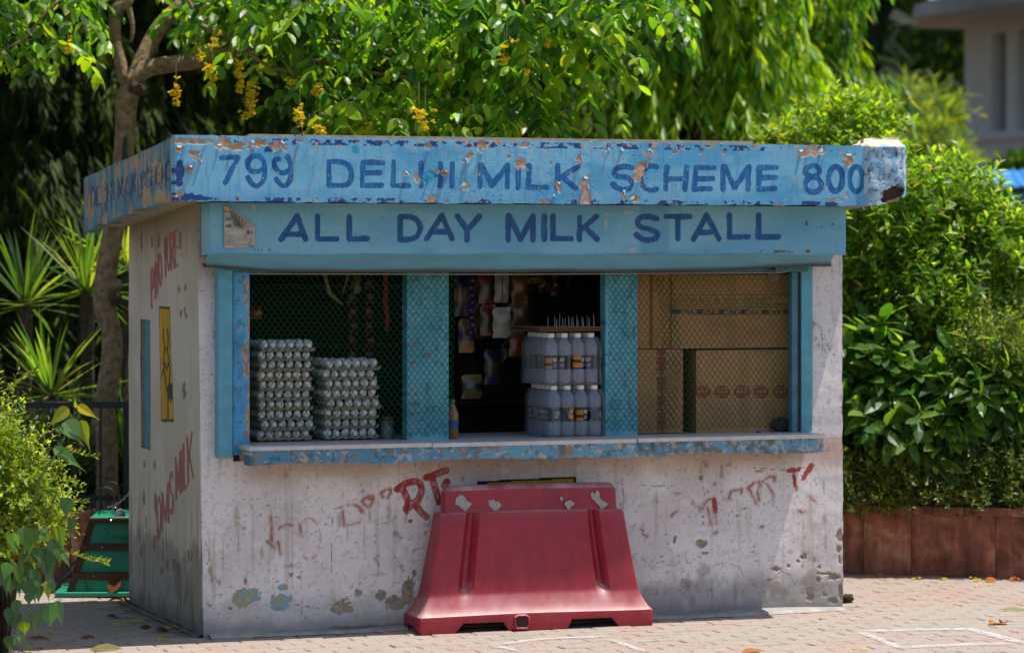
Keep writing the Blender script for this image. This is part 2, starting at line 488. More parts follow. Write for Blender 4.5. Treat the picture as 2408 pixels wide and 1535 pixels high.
TAN_PATCH = [(*Z6(x, y), rx / 3.66, ry / 3.66) + ((t,) if t else ()) for x, y, rx, ry, t in [
  (600, 240, 26, 40, 30), (560, 285, 22, 18, 30), (1035, 308, 52, 44, 0), (560, 500, 34, 36, 0), (1590, 500, 38, 90, 8), (1600, 610, 50, 45, 0),
  (1362, 505, 20, 46, -10), (2050, 390, 42, 80, 18), (2090, 320, 45, 30, 0), (2020, 610, 42, 30, 0), (275, 615, 36, 46, 0), (50, 393, 24, 22, 0),
  (150, 440, 24, 44, -30), (320, 370, 20, 20, 0), (258, 383, 18, 22, 0), (1545, 275, 28, 40, 0), (1925, 575, 16, 48, -5), (1308, 583, 40, 10, 5),
  (1240, 640, 46, 18, 15), (700, 160, 30, 50, 0), (250, 155, 26, 26, 0), (1070, 148, 50, 20, 0), (2150, 225, 22, 52, 0), (1770, 185, 40, 14, 0),
  (1900, 185, 24, 14, 0), (1245, 180, 18, 14, 0), (935, 250, 12, 14, 0), (1295, 305, 9, 22, 0), (405, 635, 14, 12, 0)]]
TAN_PATCH += [(*Z7(x, y), rx / 3.66, ry / 3.66) for x, y, rx, ry in [
  (1400, 215, 62, 36), (1500, 200, 70, 40), (1570, 205, 40, 30), (1790, 270, 44, 50), (1780, 300, 50, 20), (1840, 235, 16, 14), (1660, 622, 88, 13), (1775, 573, 14, 22),
  (90, 210, 26, 44), (520, 215, 16, 14), (720, 215, 16, 20), (300, 212, 20, 12), (1190, 655, 34, 14)]]
TAN_PATCH += [(*Z5(x, y), rx / 4.27, ry / 4.27) for x, y, rx, ry in [
  (230, 130, 90, 30), (420, 140, 120, 26), (620, 150, 70, 50), (760, 190, 100, 40), (980, 150, 100, 36), (1190, 180, 90, 50), (1400, 130, 30, 26),
  (190, 210, 40, 40), (350, 260, 60, 30), (370, 300, 46, 30), (400, 345, 18, 40), (600, 190, 30, 30), (310, 490, 12, 14), (200, 660, 40, 30)]]
TEAL_PATCH = [(*Z5(1965, 220), 8, 9), (*Z6(240, 430), 14, 16)]

def paint_fascia(a, b, u, v):
    n1 = fbm(u / 130, v / 60, 1, 4); n2 = fbm(u / 26, v / 34, 5, 4); n3 = fbm(u / 5, v / 40, 8, 3)
    c = mixc(np.tile(lin('#76b8d8'), (len(u), 1)), lin('#57a6ce'), sstep(0.42, 0.68, n1))
    c = mixc(c, lin('#8dc0da'), 0.6 * sstep(0.55, 0.78, n2))
    c = mixc(c, lin('#3f86bd'), 0.4 * sstep(0.56, 0.8, n3))
    top = b / 0.29
    c = mixc(c, lin('#3a83bf'), 0.35 * sstep(0.3, 0.02, top) * n2 * 1.6)
    ghost = np.abs(fbm(u / 34, v / 30, 44, 3) - 0.5)
    c = mixc(c, lin('#3d5c74'), 0.45 * sstep(0.012, 0.0, ghost) * sstep(930, 1050, u) * sstep(1700, 1500, u))
    # navy undercoat showing in chips along both edges
    nv = fbm(u / 11, v / 9, 21, 4); gap = fbm(u / 60, v / 200, 23, 2)
    edge = np.maximum(sstep(0.955, 0.965, top) * 0 + sstep(0.86, 0.93, top) * sstep(1.0, 0.93, top), sstep(0.075, 0.03, top))
    chip = sstep(0.53, 0.55, nv * 0.75 + gap * 0.55 - 0.15 - 0.06 * (top < 0.3)) * (edge > 0.3)
    lft = blobs(u, v, [(*Z5(190, 470), 9, 34), (*Z5(215, 410), 7, 22), (*Z5(330, 690), 60, 7, 8), (*Z5(200, 700), 22, 8), (*Z5(1090, 220), 9, 9), (*Z7(1640, 650), 16, 9)], 0.5, 0.1, 31)
    c = mixc(c, lin('#15447f'), np.maximum(chip, lft))
    # lettering, brushed by hand
    d = strokes(u, v, SIGN_TOP, 6.0); ins = sstep(6.9, 5.9, d + (fbm(u / 4, v / 4, 77, 2) - 0.5) * 1.6 + (vnoise(u / 19, v / 19, 78) - 0.5) * 2.4)
    streak = vnoise(u / 2.4, v / 26, 61) * 0.6 + vnoise(u / 30, v / 2.6, 63) * 0.3 + 0.08 * sstep(3.0, 0.4, d) + 0.4 * (fbm(u / 120, v / 80, 66, 2) - 0.4) * sstep(1500, 2000, u)
    lc = mixc(np.tile(lin('#085694'), (len(u), 1)), lin('#3a90c6'), np.clip(streak * 1.7 - 0.70, 0, 1) * 0.9)
    c = mixc(c, lc, ins * 0.96)
    # flaked patches down to tan primer
    m = blobs(u, v, TAN_PATCH, 0.5, 0.13, 41)
    rnd = fbm(u / 8, v / 7, 91, 4) + 0.05 * fbm(u / 90, v / 500, 93, 2)
    m = np.maximum(m, sstep(0.80, 0.815, rnd + 0.115 * sstep(0.72, 1.0, top) + 0.05 * sstep(0.10, 0.0, top)))
    tc = mixc(np.tile(lin('#b98d62'), (len(u), 1)), lin('#c9a999'), sstep(0.4, 0.65, fbm(u / 14, v / 12, 51, 3)))
    c = mixc(c, tc, m)
    c = mixc(c, lin('#2c98bf'), blobs(u, v, TEAL_PATCH, 0.6, 0.2, 71))
    s_ = sstep(5, 0, np.abs(u - Z5(1350, 0)[0])) * sstep(345, 350, v) * sstep(470, 370, v)
    c = mixc(c, lin('#8d8457'), 0.6 * s_)
    return c
def hgt_fascia(a, b, u, v):
    m = blobs(u, v, TAN_PATCH, 0.5, 0.13, 41)
    crack = sstep(0.014, 0.0, np.abs(fbm(u / 24, v / 22, 44, 3) - 0.5)) * sstep(900, 1000, u) * sstep(1750, 1500, u)
    rim = sstep(0.02, 0.4, m) * sstep(0.98, 0.6, m)
    return -0.0022 * m + 0.003 * (fbm(a * 2, b * 6, 3, 2) - 0.5) - 0.0012 * crack + 0.0012 * rim
fl = at_y(412, 468, -OV); fr = at_y(2034, 487, -OV); ft = at_y(1200, 331.5, -OV); fb = at_y(1200, 477.5, -OV)
XF0, XF1 = fl[0], fr[0]
ZF0, ZF1 = at_y(1200, 477.5, -OV)[2], at_y(1200, 331.5, -OV)[2]
def edge_fascia(a, b):
    h = ZF1 - ZF0
    low = sstep(0.03, 0.0, b); hi = sstep(h - 0.02, h, b)
    n = fbm(a * 22, a * 0 + 3.3, 5, 4) - 0.5
    return a, b + low * (n * 0.014 - 0.002) + hi * (fbm(a * 30, a * 0 + 8.1, 6, 4) - 0.5) * 0.007 + (0.006 * (1 - a / 3.4) * hi)
fascia = sp(panel('signboard_fascia', None, (XF0, -OV, ZF0), (1, 0, 0), (0, 0, 1), XF1 - XF0, ZF1 - ZF0, 0.0034, M['board'], paint_fascia, hgt_fascia, 0.07, edge_fascia))

# ---- side fascia, weathered until the letters run
SX = XF0 + 0.002
SIDE_TXT = text_lines('DELHI MILK SCHEME', zc(200, 330, 5.294)(150, 1000), (4.7, -1.66), (0.3, -42), 2.0, 0.62)
def paint_side_fascia(a, b, u, v):
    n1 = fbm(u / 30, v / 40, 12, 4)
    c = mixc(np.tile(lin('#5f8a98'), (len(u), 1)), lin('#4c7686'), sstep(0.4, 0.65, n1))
    st = fbm(a * 46, b * 5, 14, 4)
    d = strokes(u, v, SIDE_TXT, 1.5)
    c = mixc(c, lin('#1c3f66'), np.maximum(0.9 * sstep(2.2, 1.4, d), 0.8 * sstep(0.58, 0.62, fbm(a * 75, b * 4.5, 15, 3)) * sstep(0.02, 0.08, b) * sstep(0.22, 0.17, b)))
    pe = sstep(0.60, 0.63, fbm(a * 30, b * 9, 16, 4) + 0.04 * sstep(0.05, 0.2, b))
    pe = np.maximum(pe, blobs(u, v, [zc(200, 330, 5.294)(x, y) + (rx, ry) for x, y, rx, ry in [(290, 830, 9, 24), (150, 960, 7, 30), (870, 800, 9, 36), (1060, 870, 13, 22), (1000, 520, 14, 24), (330, 1180, 6, 20), (730, 400, 10, 14), (500, 530, 6, 14)]], 0.45, 0.15, 18))
    tc = mixc(np.tile(lin('#a88c68'), (len(u), 1)), lin('#b39a76'), sstep(0.4, 0.6, fbm(a * 30, b * 30, 19, 3)))
    c = mixc(c, tc, pe * 0.95)
    return mixc(c, lin('#1c3f66'), 0.75 * sstep(2.0, 1.1, d) * (st > 0.42))
def edge_side(a, b):
    low = sstep(0.05, 0.0, b); hi = sstep(0.24, 0.265, b)
    return a, b + low * ((fbm(a * 13, a * 0, 25, 4) - 0.5) * 0.035) + hi * (fbm(a * 9, a * 0 + 5, 27, 3) - 0.5) * 0.008
L_ = 1.50 + OV - 0.012
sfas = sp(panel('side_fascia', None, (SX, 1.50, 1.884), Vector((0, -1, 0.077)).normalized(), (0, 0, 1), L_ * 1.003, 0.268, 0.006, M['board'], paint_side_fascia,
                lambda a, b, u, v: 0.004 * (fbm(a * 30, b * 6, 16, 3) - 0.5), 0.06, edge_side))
# ---- roof slab falling to the back, and its rough underside
bm_ = MB()
def slab(x0, x1, y0, y1, zf, zb, tf, tb):
    bm_.add([(x0, y0, zf), (x1, y0, zf), (x1, y1, zb), (x0, y1, zb), (x0, y0, tf), (x1, y0, tf), (x1, y1, tb), (x0, y1, tb)],
            [(3, 2, 1, 0), (4, 5, 6, 7), (0, 1, 5, 4), (1, 2, 6, 5), (2, 3, 7, 6), (3, 0, 4, 7)])
slab(XF0 + 0.05, 3.42, -OV + 0.05, 1.49, 2.03, 1.91, 2.27, 2.14)
sp(bm_.build('roof_slab', M['concrete']))
bm_ = MB()
slab(XF0 + 0.4, 2.70, -OV + 0.2, 1.4, 2.272, 2.15, 2.318, 2.19)
sp(bm_.build('roof_screed', M['concrete']))
# ---- lump of cement closing the right corner
def paint_lump(a, b, u, v):
    n = fbm(u / 16, v / 18, 33, 4); n2 = fbm(u / 7, v / 7, 35, 4)
    c = mixc(np.tile(lin('#86b0cc'), (len(u), 1)), lin('#b4ccda'), sstep(0.45, 0.62, n))
    c = mixc(c, lin('#4a4d55'), 0.7 * sstep(0.56, 0.70, n2) * sstep(0.62, 0.48, n))
    cr = np.abs(fbm(u / 26, v / 30, 37, 3) - 0.5)
    c = mixc(c, lin('#2a2522'), sstep(0.012, 0.0, cr))
    c = mixc(c, lin('#cbb9a4'), sstep(0.288, 0.300, b + 0.06 * (n - 0.5) + 0.02 * (n2 - 0.5)))
    hole = blobs(u, v, [(2098, 455, 30, 17, -20)], 0.35, 0.1, 39)
    return mixc(c, mixc(np.tile(lin('#5a3d2e'), (len(u), 1)), lin('#37241b'), n2), hole)
def hgt_lump(a, b, u, v):
    hole = blobs(u, v, [(2098, 455, 30, 17, -20)], 0.35, 0.1, 39)
    cr = sstep(0.012, 0.0, np.abs(fbm(u / 26, v / 30, 37, 3) - 0.5))
    w_ = XL1 - XL0
    rnd = -0.03 * (1 - sstep(0, 0.03, a)) - 0.05 * sstep(w_ - 0.04, w_, a) - 0.07 * sstep(0.283, 0.325, b)
    return rnd + 0.02 * (fbm(a * 9, b * 9, 38, 3) - 0.5) - 0.035 * hole - 0.004 * cr + 0.022
XL0, XL1 = XF1 - 0.012, at_y(2137, 400, -OV)[0]
def edge_lump(a, b):
    k = a / (XL1 - XL0)
    top = 0.296 + 0.036 * sstep(0.05, 0.4, k) + 0.004 * np.sin(k * 9)
    bot = 0.002 + 0.045 * sstep(0.25, 1.0, k)
    return a, bot + (top - bot) * b / 0.31 + (fbm(a * 40, b * 12, 34, 3) - 0.5) * 0.008
sp(panel('cement_corner', None, (XL0, -OV, ZF0), (1, 0, 0), (0, 0, 1), XL1 - XL0, 0.31, 0.0035, M['plaster'], paint_lump, hgt_lump, 0.12, edge_lump))

# ---- shutter box with the second sign
XB0, XB1 = at_y(494, 540, -BY)[0], at_y(1989, 560, -BY)[0]
def paint_box(a, b, u, v):
    n1 = fbm(u / 170, v / 60, 111, 4); n2 = fbm(u / 20, v / 30, 113, 4)
    c = mixc(np.tile(lin('#7ab8d2'), (len(u), 1)), lin('#66a8ca'), sstep(0.4, 0.7, n1))
    c = mixc(c, lin('#7aa9bd'), 0.5 * sstep(0.52, 0.75, n2))
    c = mixc(c, lin('#4e8fb6'), 0.5 * sstep(1500, 1512, u) * sstep(1580, 1568, u))
    d = strokes(u, v, SIGN_LOW, 6.6); ins = sstep(7.1, 6.3, d + (fbm(u / 5, v / 5, 117, 2) - 0.5) * 1.0 + (vnoise(u / 23, v / 23, 116) - 0.5) * 1.7)
    lc = mixc(np.tile(lin('#0a4a86'), (len(u), 1)), lin('#14609e'), sstep(0.5, 0.75, vnoise(u / 3, v / 20, 118)))
    c = mixc(c, lc, ins)
    sp_ = sstep(0.78, 0.83, fbm(u / 4, v / 4, 121, 3))
    c = mixc(c, lin('#39687c'), 0.5 * sp_)
    rust = blobs(u, v, [Z7(x, y) + (r1, r2) for x, y, r1, r2 in [(1215, 1062, 14, 2.4), (1445, 1058, 5, 4), (1040, 1062, 3, 2), (1170, 1066, 5, 3), (1290, 1066, 8, 1.6), (1655, 830, 3, 3), (1560, 850, 3, 2), (1430, 820, 3, 6)]], 0.6, 0.3, 123)
    c = mixc(c, lin('#7a4a2c'), rust)
    wh = blobs(u, v, [Z6(x, y) + (r1, r2) for x, y, r1, r2 in [(1775, 825, 3.2, 9), (1965, 725, 8, 3), (1780, 740, 6, 2), (2000, 885, 4, 3), (1995, 1050, 6, 5), (1770, 870, 2, 3)]] + [(*Z5(940, 800), 5, 5)], 0.5, 0.3, 125)
    c = mixc(c, lin('#b9b2a6'), wh)
    for ux, l_ in ((598, 7), (607, 10), (616, 9), (632, 8), (637, 7)):
        c = mixc(c, lin('#26323a'), 0.85 * sstep(1.4, 0.5, np.abs(u - ux)) * sstep(583, 585, v) * sstep(583 + l_ + 3, 583 + l_, v) * (vnoise(u, v / 2, 5) > 0.25))
    return c
def hgt_box(a, b, u, v):
    return 0.006 * (fbm(a * 1.6, b * 3, 131, 2) - 0.5) + 0.004 * np.sin(a * 2.1) * (b / 0.236) - 0.006 * sstep(0.03, 0.0, b) * 0
box_sign = sp(panel('shutter_box', None, (XB0, -BY, 1.765), (1, 0, 0), (0, 0, 1), XB1 - XB0, 0.238, 0.0042, M['enamel'], paint_box, hgt_box, 0.16))
# rolled lower lip of the box, sagging along its length
prof = [(-BY - 0.002, 1.768), (-BY + 0.004, 1.757), (-0.145, 1.742), (-0.135, 1.728), (-0.142, 1.716), (-0.135, 1.708), (-0.118, 1.708), (-0.06, 1.722)]
xs = np.linspace(XB0 - 0.012, at_y(1952, 612, -0.13)[0], 60)
V = []; ts = (xs - xs[0]) / (xs[-1] - xs[0])
for x, t in zip(xs, ts):
    sag = 0.026 * (sstep(0.0, 0.12, np.array(t)) * sstep(1.0, 0.72, np.array(t))) - 0.002
    for k, (y, z) in enumerate(prof):
        V.append((x, y + 0.004 * math.sin(t * 23) * (k > 1), z - sag * min(1, k / 3) + 0.002 * math.sin(t * 31 + k)))
np_ = len(prof)
F = np.array([[i * np_ + k, i * np_ + k + 1, (i + 1) * np_ + k + 1, (i + 1) * np_ + k] for i in range(len(xs) - 1) for k in range(np_ - 1)])
lipc = []
for x, t in zip(xs, ts):
    for k in range(np_):
        w_ = float(fbm(np.array([x * 9.0]), np.array([k * 1.0]), 140, 3)[0])
        lipc.append(lerp(lin('#619fb2'), lin('#4f8391'), w_) if k < 4 else lerp(lin('#4d4338'), lin('#3b352e'), w_))
lip = sp(link('box_lip', np_mesh('box_lip', V, F, M['enamel'], col=np.array(lipc), smooth=True)))
sp(MB().box((XB0 + 0.01, -0.16, 1.772), (XB1 - 0.01, -0.004, 1.99)).build('box_back', M['teal_dark']))
# head channel, latch and tie wire behind the lip
ch = MB(); ch.box((0.10, -0.035, 1.682), (3.07, -0.006, 1.78), 0.004)
sp(ch.build('head_channel', M['teal_dark']))
la = MB(); x0 = at_y(528, 635, -0.05)[0]
la.box((x0, -0.075, 1.692), (x0 + 0.115, -0.04, 1.712), 0.003); la.box((x0 + 0.075, -0.08, 1.688), (x0 + 0.092, -0.036, 1.716), 0.002)
la.tube([(x0 + 0.13, -0.06, 1.704), (x0 + 0.235, -0.06, 1.704), (x0 + 0.24, -0.06, 1.69)], 0.006, 6)
sp(la.build('latch_bolt', M['teal_dark']))
sp(MB().tube([(0.215, -0.018, 1.678), (1.5, -0.02, 1.674), (2.93, -0.018, 1.679), (3.0, -0.02, 1.69)], 0.0035, 5).build('net_rod', M['steel']))

# ---- front wall, washed white, with peeled and stained places
W1 = zc(450, 1050, 2.637); W2 = zc(1600, 1100, 2.886); W3 = zc(480, 1440, 4.631); W4 = zc(2000, 1380, 4.3)
RED = (Zs(W1, [[(1625, 378), (1755, 330)], [(1662, 372), (1690, 470), (1710, 540)], [(1745, 430), (1762, 405)],
   [(1432, 455), (1500, 412), (1570, 408), (1594, 460), (1565, 530), (1500, 560)], [(1468, 452), (1500, 520), (1512, 575)], [(1545, 552), (1590, 605), (1625, 638)]]))
RED_THIN = (Zs(W1, [[(1200, 530), (1240, 505), (1272, 500), (1268, 535), (1250, 568), (1225, 560), (1200, 530)], [(1322, 480), (1352, 462), (1388, 452), (1388, 480), (1372, 512)], [(1322, 480), (1335, 505)],
   [(1560, 545), (1600, 600), (1632, 640)], [(1150, 560), (1180, 570), (1205, 610)], [(1072, 600), (1085, 690)], [(650, 712), (700, 685), (745, 690)], [(790, 690), (800, 760)],
   [(572, 795), (628, 842)], [(646, 800), (660, 880)], [(600, 640), (606, 800)], [(500, 0), (500, 1)], [(700, 962), (735, 958)]])
   + Zs(W2, [[(462, 462), (488, 430), (520, 420), (550, 450)], [(487, 485), (512, 610)], [(530, 500), (552, 595)], [(640, 420), (650, 375), (690, 362), (735, 350), (728, 385)],
   [(778, 345), (815, 312), (860, 300), (864, 330), (850, 355)], [(780, 345), (800, 370), (808, 395), (835, 452)], [(845, 365), (855, 430)],
   [(884, 298), (930, 262), (970, 262), (968, 290)], [(884, 298), (920, 320), (960, 380)], [(1120, 260), (1130, 360)], [(230, 550), (238, 525), (270, 512)], [(1215, 400), (1262, 440)], [(1140, 510), (1165, 520), (1190, 512)],
   [(540, 670), (552, 665)], [(860, 625), (888, 620)], [(20, 680), (50, 690)], [(5, 640), (20, 650)]]))
RED_FAINT = Zs(W1, [ring(850, 780, 72, 135, -150, 120), [(1020, 585), (1150, 548), (1200, 605)], [(1085, 700), (1185, 672)]])
BROWN_RUN = [(*W1(x, y), l_ / 2.8, w_ / 2.8) for x, y, l_, w_ in [(375, 640, 110, 22), (385, 790, 130, 8), (285, 900, 120, 8), (1050, 660, 60, 18), (1250, 620, 60, 16), (1378, 620, 90, 18), (1215, 780, 130, 8), (540, 880, 60, 12), (1490, 620, 60, 14), (1105, 740, 70, 6), (800, 1000, 120, 4)]]
BROWN_RUN += [(*W2(x, y), l_ / 3.07, w_ / 3.07) for x, y, l_, w_ in [(440, 210, 60, 18), (1325, 330, 60, 14), (1330, 560, 50, 14), (1340, 730, 80, 16), (520, 1100, 150, 14), (690, 1100, 140, 20), (960, 430, 60, 12)]]
PEEL_BLUE = [(*W1(410, 1165), 21, 22, -20), (*W1(485, 1150), 18, 17), (*W1(440, 1160), 16, 12), (*W1(395, 1200), 11, 14), (*W1(665, 1190), 25, 17), (*W1(650, 1230), 17, 9), (*W1(676, 1102), 12, 8), (*W1(200, 1000), 6, 9), (*W1(198, 1222), 5, 4)]
PEEL_TAN = [(*W1(1065, 1228), 22, 15), (*W1(1110, 1240), 12, 10), (*W1(1180, 1136), 11, 8), (*W1(1325, 1155), 12, 11), (*W1(1510, 1105), 14, 22, 15), (*W1(1420, 1205), 24, 16), (*W1(1500, 1170), 15, 14), (*W1(1548, 1000), 5, 8), (*W1(732, 1018), 5, 5), (*W1(785, 1036), 4, 4), (*W1(430, 1060), 4, 8), (*W1(330, 1240), 5, 4), (*W1(910, 1240), 5, 2)]
PEEL_TAN += [(*W2(x, y), rx / 3.07, ry / 3.07) for x, y, rx, ry in [(440, 745, 36, 30), (980, 925, 36, 14), (1182, 838, 22, 26), (1070, 905, 12, 12), (1140, 870, 12, 12), (1290, 1000, 14, 22), (1295, 915, 14, 14), (1350, 960, 60, 10), (1400, 985, 40, 22), (1225, 1120, 26, 46), (1440, 690, 22, 44), (1430, 780, 18, 30), (1440, 860, 10, 30), (1330, 1110, 20, 16), (1390, 1160, 34, 26), (1450, 1100, 14, 60),
   (735, 500, 16, 9), (700, 540, 12, 8), (755, 490, 10, 8), (440, 270, 14, 26), (860, 222, 30, 7), (455, 490, 7, 9), (455, 600, 8, 14), (455, 550, 8, 8), (465, 812, 26, 10), (200, 745, 8, 6), (250, 720, 12, 30)]]
SOOT = [(*zc(1850, 600, 5.119)(x, y), rx / 5.44, ry / 5.44, t) for x, y, rx, ry, t in [(975, 1080, 46, 56, -40), (1030, 1140, 30, 70, -25), (965, 1255, 46, 30, 0), (1060, 1260, 30, 60, 20), (1030, 1370, 60, 60, -20), (1150, 1370, 40, 50, 0), (1220, 1010, 40, 26, 10), (950, 1380, 20, 22, 0), (1185, 1450, 16, 30, 0)]]
def paint_wall(a, b, u, v):
    z = b + WZ0[0]; x = a + WX0[0]
    n1 = fbm(x * 3.2, z * 3.2, 201, 5); n2 = fbm(x * 14, z * 14, 203, 4); st = fbm(x * 38, z * 2.2, 205, 4); sc = fbm(x * 60 + z * 30, z * 60 - x * 25, 207, 3)
    c = mixc(np.tile(lin('#e3dcdb'), (len(u), 1)), lin('#d3cac9'), sstep(0.4, 0.7, n1))
    c = mixc(c, lin('#e9e4e4'), 0.5 * sstep(0.55, 0.75, n2))
    c = mixc(c, lin('#a49280'), 0.38 * sstep(0.58, 0.76, st) * sstep(0.35, 0.6, n1 + 0.1))
    c = mixc(c, lin('#a59da0'), 0.35 * sstep(0.6, 0.75, sc))
    # tan band under the counter, ending in an uneven line
    g = sstep(0.67, 0.80, z + 0.12 * (n1 - 0.5) + 0.07 * (n2 - 0.5)) * (z < 0.86) * sstep(0.06, 0.3, x)
    c = mixc(c, lin('#b08d76'), 0.62 * g)
    # damp grey foot of the wall with salt edges
    dampn = z + 0.20 * (n1 - 0.5) + 0.10 * (n2 - 0.5)
    dm = sstep(0.24, 0.12, dampn) * (0.6 + 0.4 * sstep(1.2, 2.2, x))
    c = mixc(c, lin('#8d8885'), 0.7 * dm)
    low = sstep(0.11, 0.03, z + 0.06 * (n2 - 0.5))
    c = mixc(c, lin('#77787b'), 0.6 * low)
    c = mixc(c, lin('#3a3936'), 0.85 * sstep(0.045, 0.02, z + 0.03 * (n2 - 0.5)) * sstep(0.5, 0.7, x) * sstep(1.2, 0.9, x))
    grm = sstep(0.54, 0.66, fbm(x * 9, z * 9, 211, 5)) * sstep(0.36, 0.2, z + 0.08 * (n1 - .5)) * sstep(1.7, 2.1, x)
    c = mixc(c, lin('#8a8074'), 0.6 * grm)
    sp1 = sstep(0.76, 0.80, fbm(x * 70, z * 70, 213, 3))
    c = mixc(c, lin('#6a625c'), 0.55 * sp1)
    fl_ = sstep(0.755, 0.775, fbm(x * 26, z * 26, 215, 3)) * sstep(0.42, 0.66, n1)
    c = mixc(c, lin('#7c766f'), 0.6 * fl_)
    run = np.zeros(len(u)); wob = (fbm(u / 9, v / 9, 217, 3) - 0.5) * 2
    for cu, cv_, l_, w_ in BROWN_RUN:
        run = np.maximum(run, sstep(1.25, 0.2, np.sqrt(((u - cu) / w_) ** 2 + ((v - cv_) / l_) ** 2) + 0.5 * wob))
    c = mixc(c, lin('#8f7c5e'), 0.55 * run)
    # cracks
    for pl in CRACKS:
        k = strokes(u, v + 0 * u, [pl], 6)
        c = mixc(c, lin('#4f4944'), 0.85 * sstep(0.9, 0.3, np.abs(k + (vnoise(u / 5, v / 5, 219) - 0.5) * 1.6)))
    # red lettering, mostly washed away
    wear = fbm(u / 7, v / 11, 221, 4)
    d = strokes(u, v, RED, 7.0)
    c = mixc(c, lin('#a13a33'), sstep(8.6, 7.4, d + (wear - 0.5) * 1.6) * np.clip(0.72 + 0.4 * sstep(0.36, 0.52, wear) - 0.45 * sstep(1190, 1225, v) * (u < 1075), 0.2, 1))
    edge_ = sstep(8.8, 7.2, d) * sstep(4.6, 6.6, d)
    c = mixc(c, lin('#8e211e'), 0.75 * edge_)
    d = strokes(u, v, RED_THIN, 2.6)
    c = mixc(c, lin('#9a342b'), 0.85 * sstep(3.0, 1.4, d + (wear - 0.45) * 6))
    c = mixc(c, lin('#a4776b'), 0.4 * sstep(9, 3, d + (wear - 0.5) * 10))
    d = strokes(u, v, RED_FAINT, 2.5)
    c = mixc(c, lin('#b0705f'), 0.65 * sstep(4, 1, d + (wear - 0.45) * 9))
    kb = blobs(u, v, [(*W2(1110, 215), 18, 6, -12), (*W2(1215, 215), 7, 20, 35), (*W2(1185, 265), 5, 10, 35), (*W2(1112, 290), 4, 22, -8), (*W2(540, 465), 6, 18, -8), (*W1(1520, 665), 5, 5), (*W1(1490, 590), 6, 12, -15), (*W1(1260, 520), 5, 3)], 0.4, 0.15, 223)
    c = mixc(c, lin('#a3241f'), kb * 0.92)
    # peeled places
    pb = blobs(u, v, PEEL_BLUE, 0.42, 0.12, 225); pt = blobs(u, v, PEEL_TAN, 0.5, 0.13, 227)
    bc = mixc(np.tile(lin('#7fa3ac'), (len(u), 1)), lin('#a39b7a'), sstep(0.48, 0.58, fbm(u / 9, v / 10, 229, 4)))
    bc = mixc(bc, lin('#6d6c66'), 0.8 * sstep(0.5, 0.62, fbm(u / 14, v / 8, 230, 3)) * sstep(1420, 1440, v))
    tcol = mixc(np.tile(lin('#a0917c'), (len(u), 1)), lin('#857b6e'), sstep(0.42, 0.6, fbm(u / 8, v / 8, 231, 3)))
    c = mixc(c, tcol, pt); c = mixc(c, bc, pb)
    rim = np.maximum(sstep(0.1, 0.4, pb) * sstep(0.95, 0.6, pb), sstep(0.1, 0.4, pt) * sstep(0.95, 0.6, pt))
    c = mixc(c, lin('#5f554a'), 0.7 * rim)
    so = blobs(u, v, SOOT, 0.9, 0.22, 233) * sstep(0.44, 0.56, fbm(u / 2.6, v / 2.6, 235, 3))
    c = mixc(c, lin('#5a5350'), 0.55 * so)
    # the yellow panel with a black border painted low on the wall
    yl = (u > 1126) & (u < 1352) & (v > 1121) & (v < 1330)
    vt = 1131 - 11.5 * (u - 1122) / 233
    c[(u > 1122) & (u < 1355) & (v > vt) & (v < 1330)] = lin('#161512')
    c[(u > 1146) & (u < 1348) & (v > vt + 5) & (v < 1325)] = lin('#b98a1c')
    # pillars: sooty top under the roof edge
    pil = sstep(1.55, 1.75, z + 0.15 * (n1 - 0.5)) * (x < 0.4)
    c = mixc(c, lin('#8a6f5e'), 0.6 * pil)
    return c
CRACKS = Zs(W1, [[(1005, 640), (1000, 860), (998, 1060)], [(745, 1220), (800, 1215), (870, 1235), (925, 1245)], [(170, 800), (195, 900), (175, 960)], [(215, 1180), (240, 1145), (290, 1150)], [(805, 1185), (803, 1275)], [(1655, 640), (1640, 700)]]) \
 + Zs(W2, [[(0, 325), (150, 330), (285, 328)], [(0, 830), (60, 900), (180, 870)], [(540, 900), (620, 880), (720, 920), (760, 1010), (850, 1060)], [(300, 990), (370, 1080), (500, 1075)], [(880, 1010), (960, 1000), (1020, 940), (1080, 970), (1110, 1040)], [(460, 330), (465, 400)], [(820, 200), (1050, 215), (1230, 190)]]) \
 + Zs(zc(1330, 1180, 3.395), [[(770, 0), (765, 90), (778, 200), (775, 330)]])
def hgt_wall(a, b, u, v):
    z = b + WZ0[0]; x = a + WX0[0]
    pb = blobs(u, v, PEEL_BLUE, 0.42, 0.12, 225); pt = blobs(u, v, PEEL_TAN, 0.5, 0.13, 227)
    return 0.008 * (fbm(x * 2.5, z * 2.5, 241, 3) - 0.5) + 0.0022 * (fbm(x * 22, z * 22, 243, 3) - 0.5) - 0.0035 * np.maximum(pb, pt) * (0.6 + 0.8 * fbm(u / 4, v / 4, 245, 2))
WX0, WZ0 = [0.0], [0.0]
def edge_wall(a, b):
    z = b + WZ0[0]; x = a + WX0[0]
    sh = -LEAN * z * (1 - sstep(0.0, 0.5, x))
    rag = (fbm(z * 14, z * 0 + 2, 251, 4) - 0.5) * 0.012 * sstep(XW - 0.03, XW, x) - 0.004 * sstep(XW - 0.03, XW, x) * z / 2
    return a + sh + rag, b
fw = sp(panel('front_wall', None, (0, 0, -0.01), (1, 0, 0), (0, 0, 1), XW, 0.82, 0.0044, M['plaster'], paint_wall, hgt_wall, 0.02, edge_wall))
WZ0[0] = 0.81
sp(panel('wall_pillar', None, (0, 0, 0.81), (1, 0, 0), (0, 0, 1), 0.15, 1.19, 0.0044, M['plaster'], paint_wall, hgt_wall, 0.02, edge_wall))
WX0[0] = 3.06
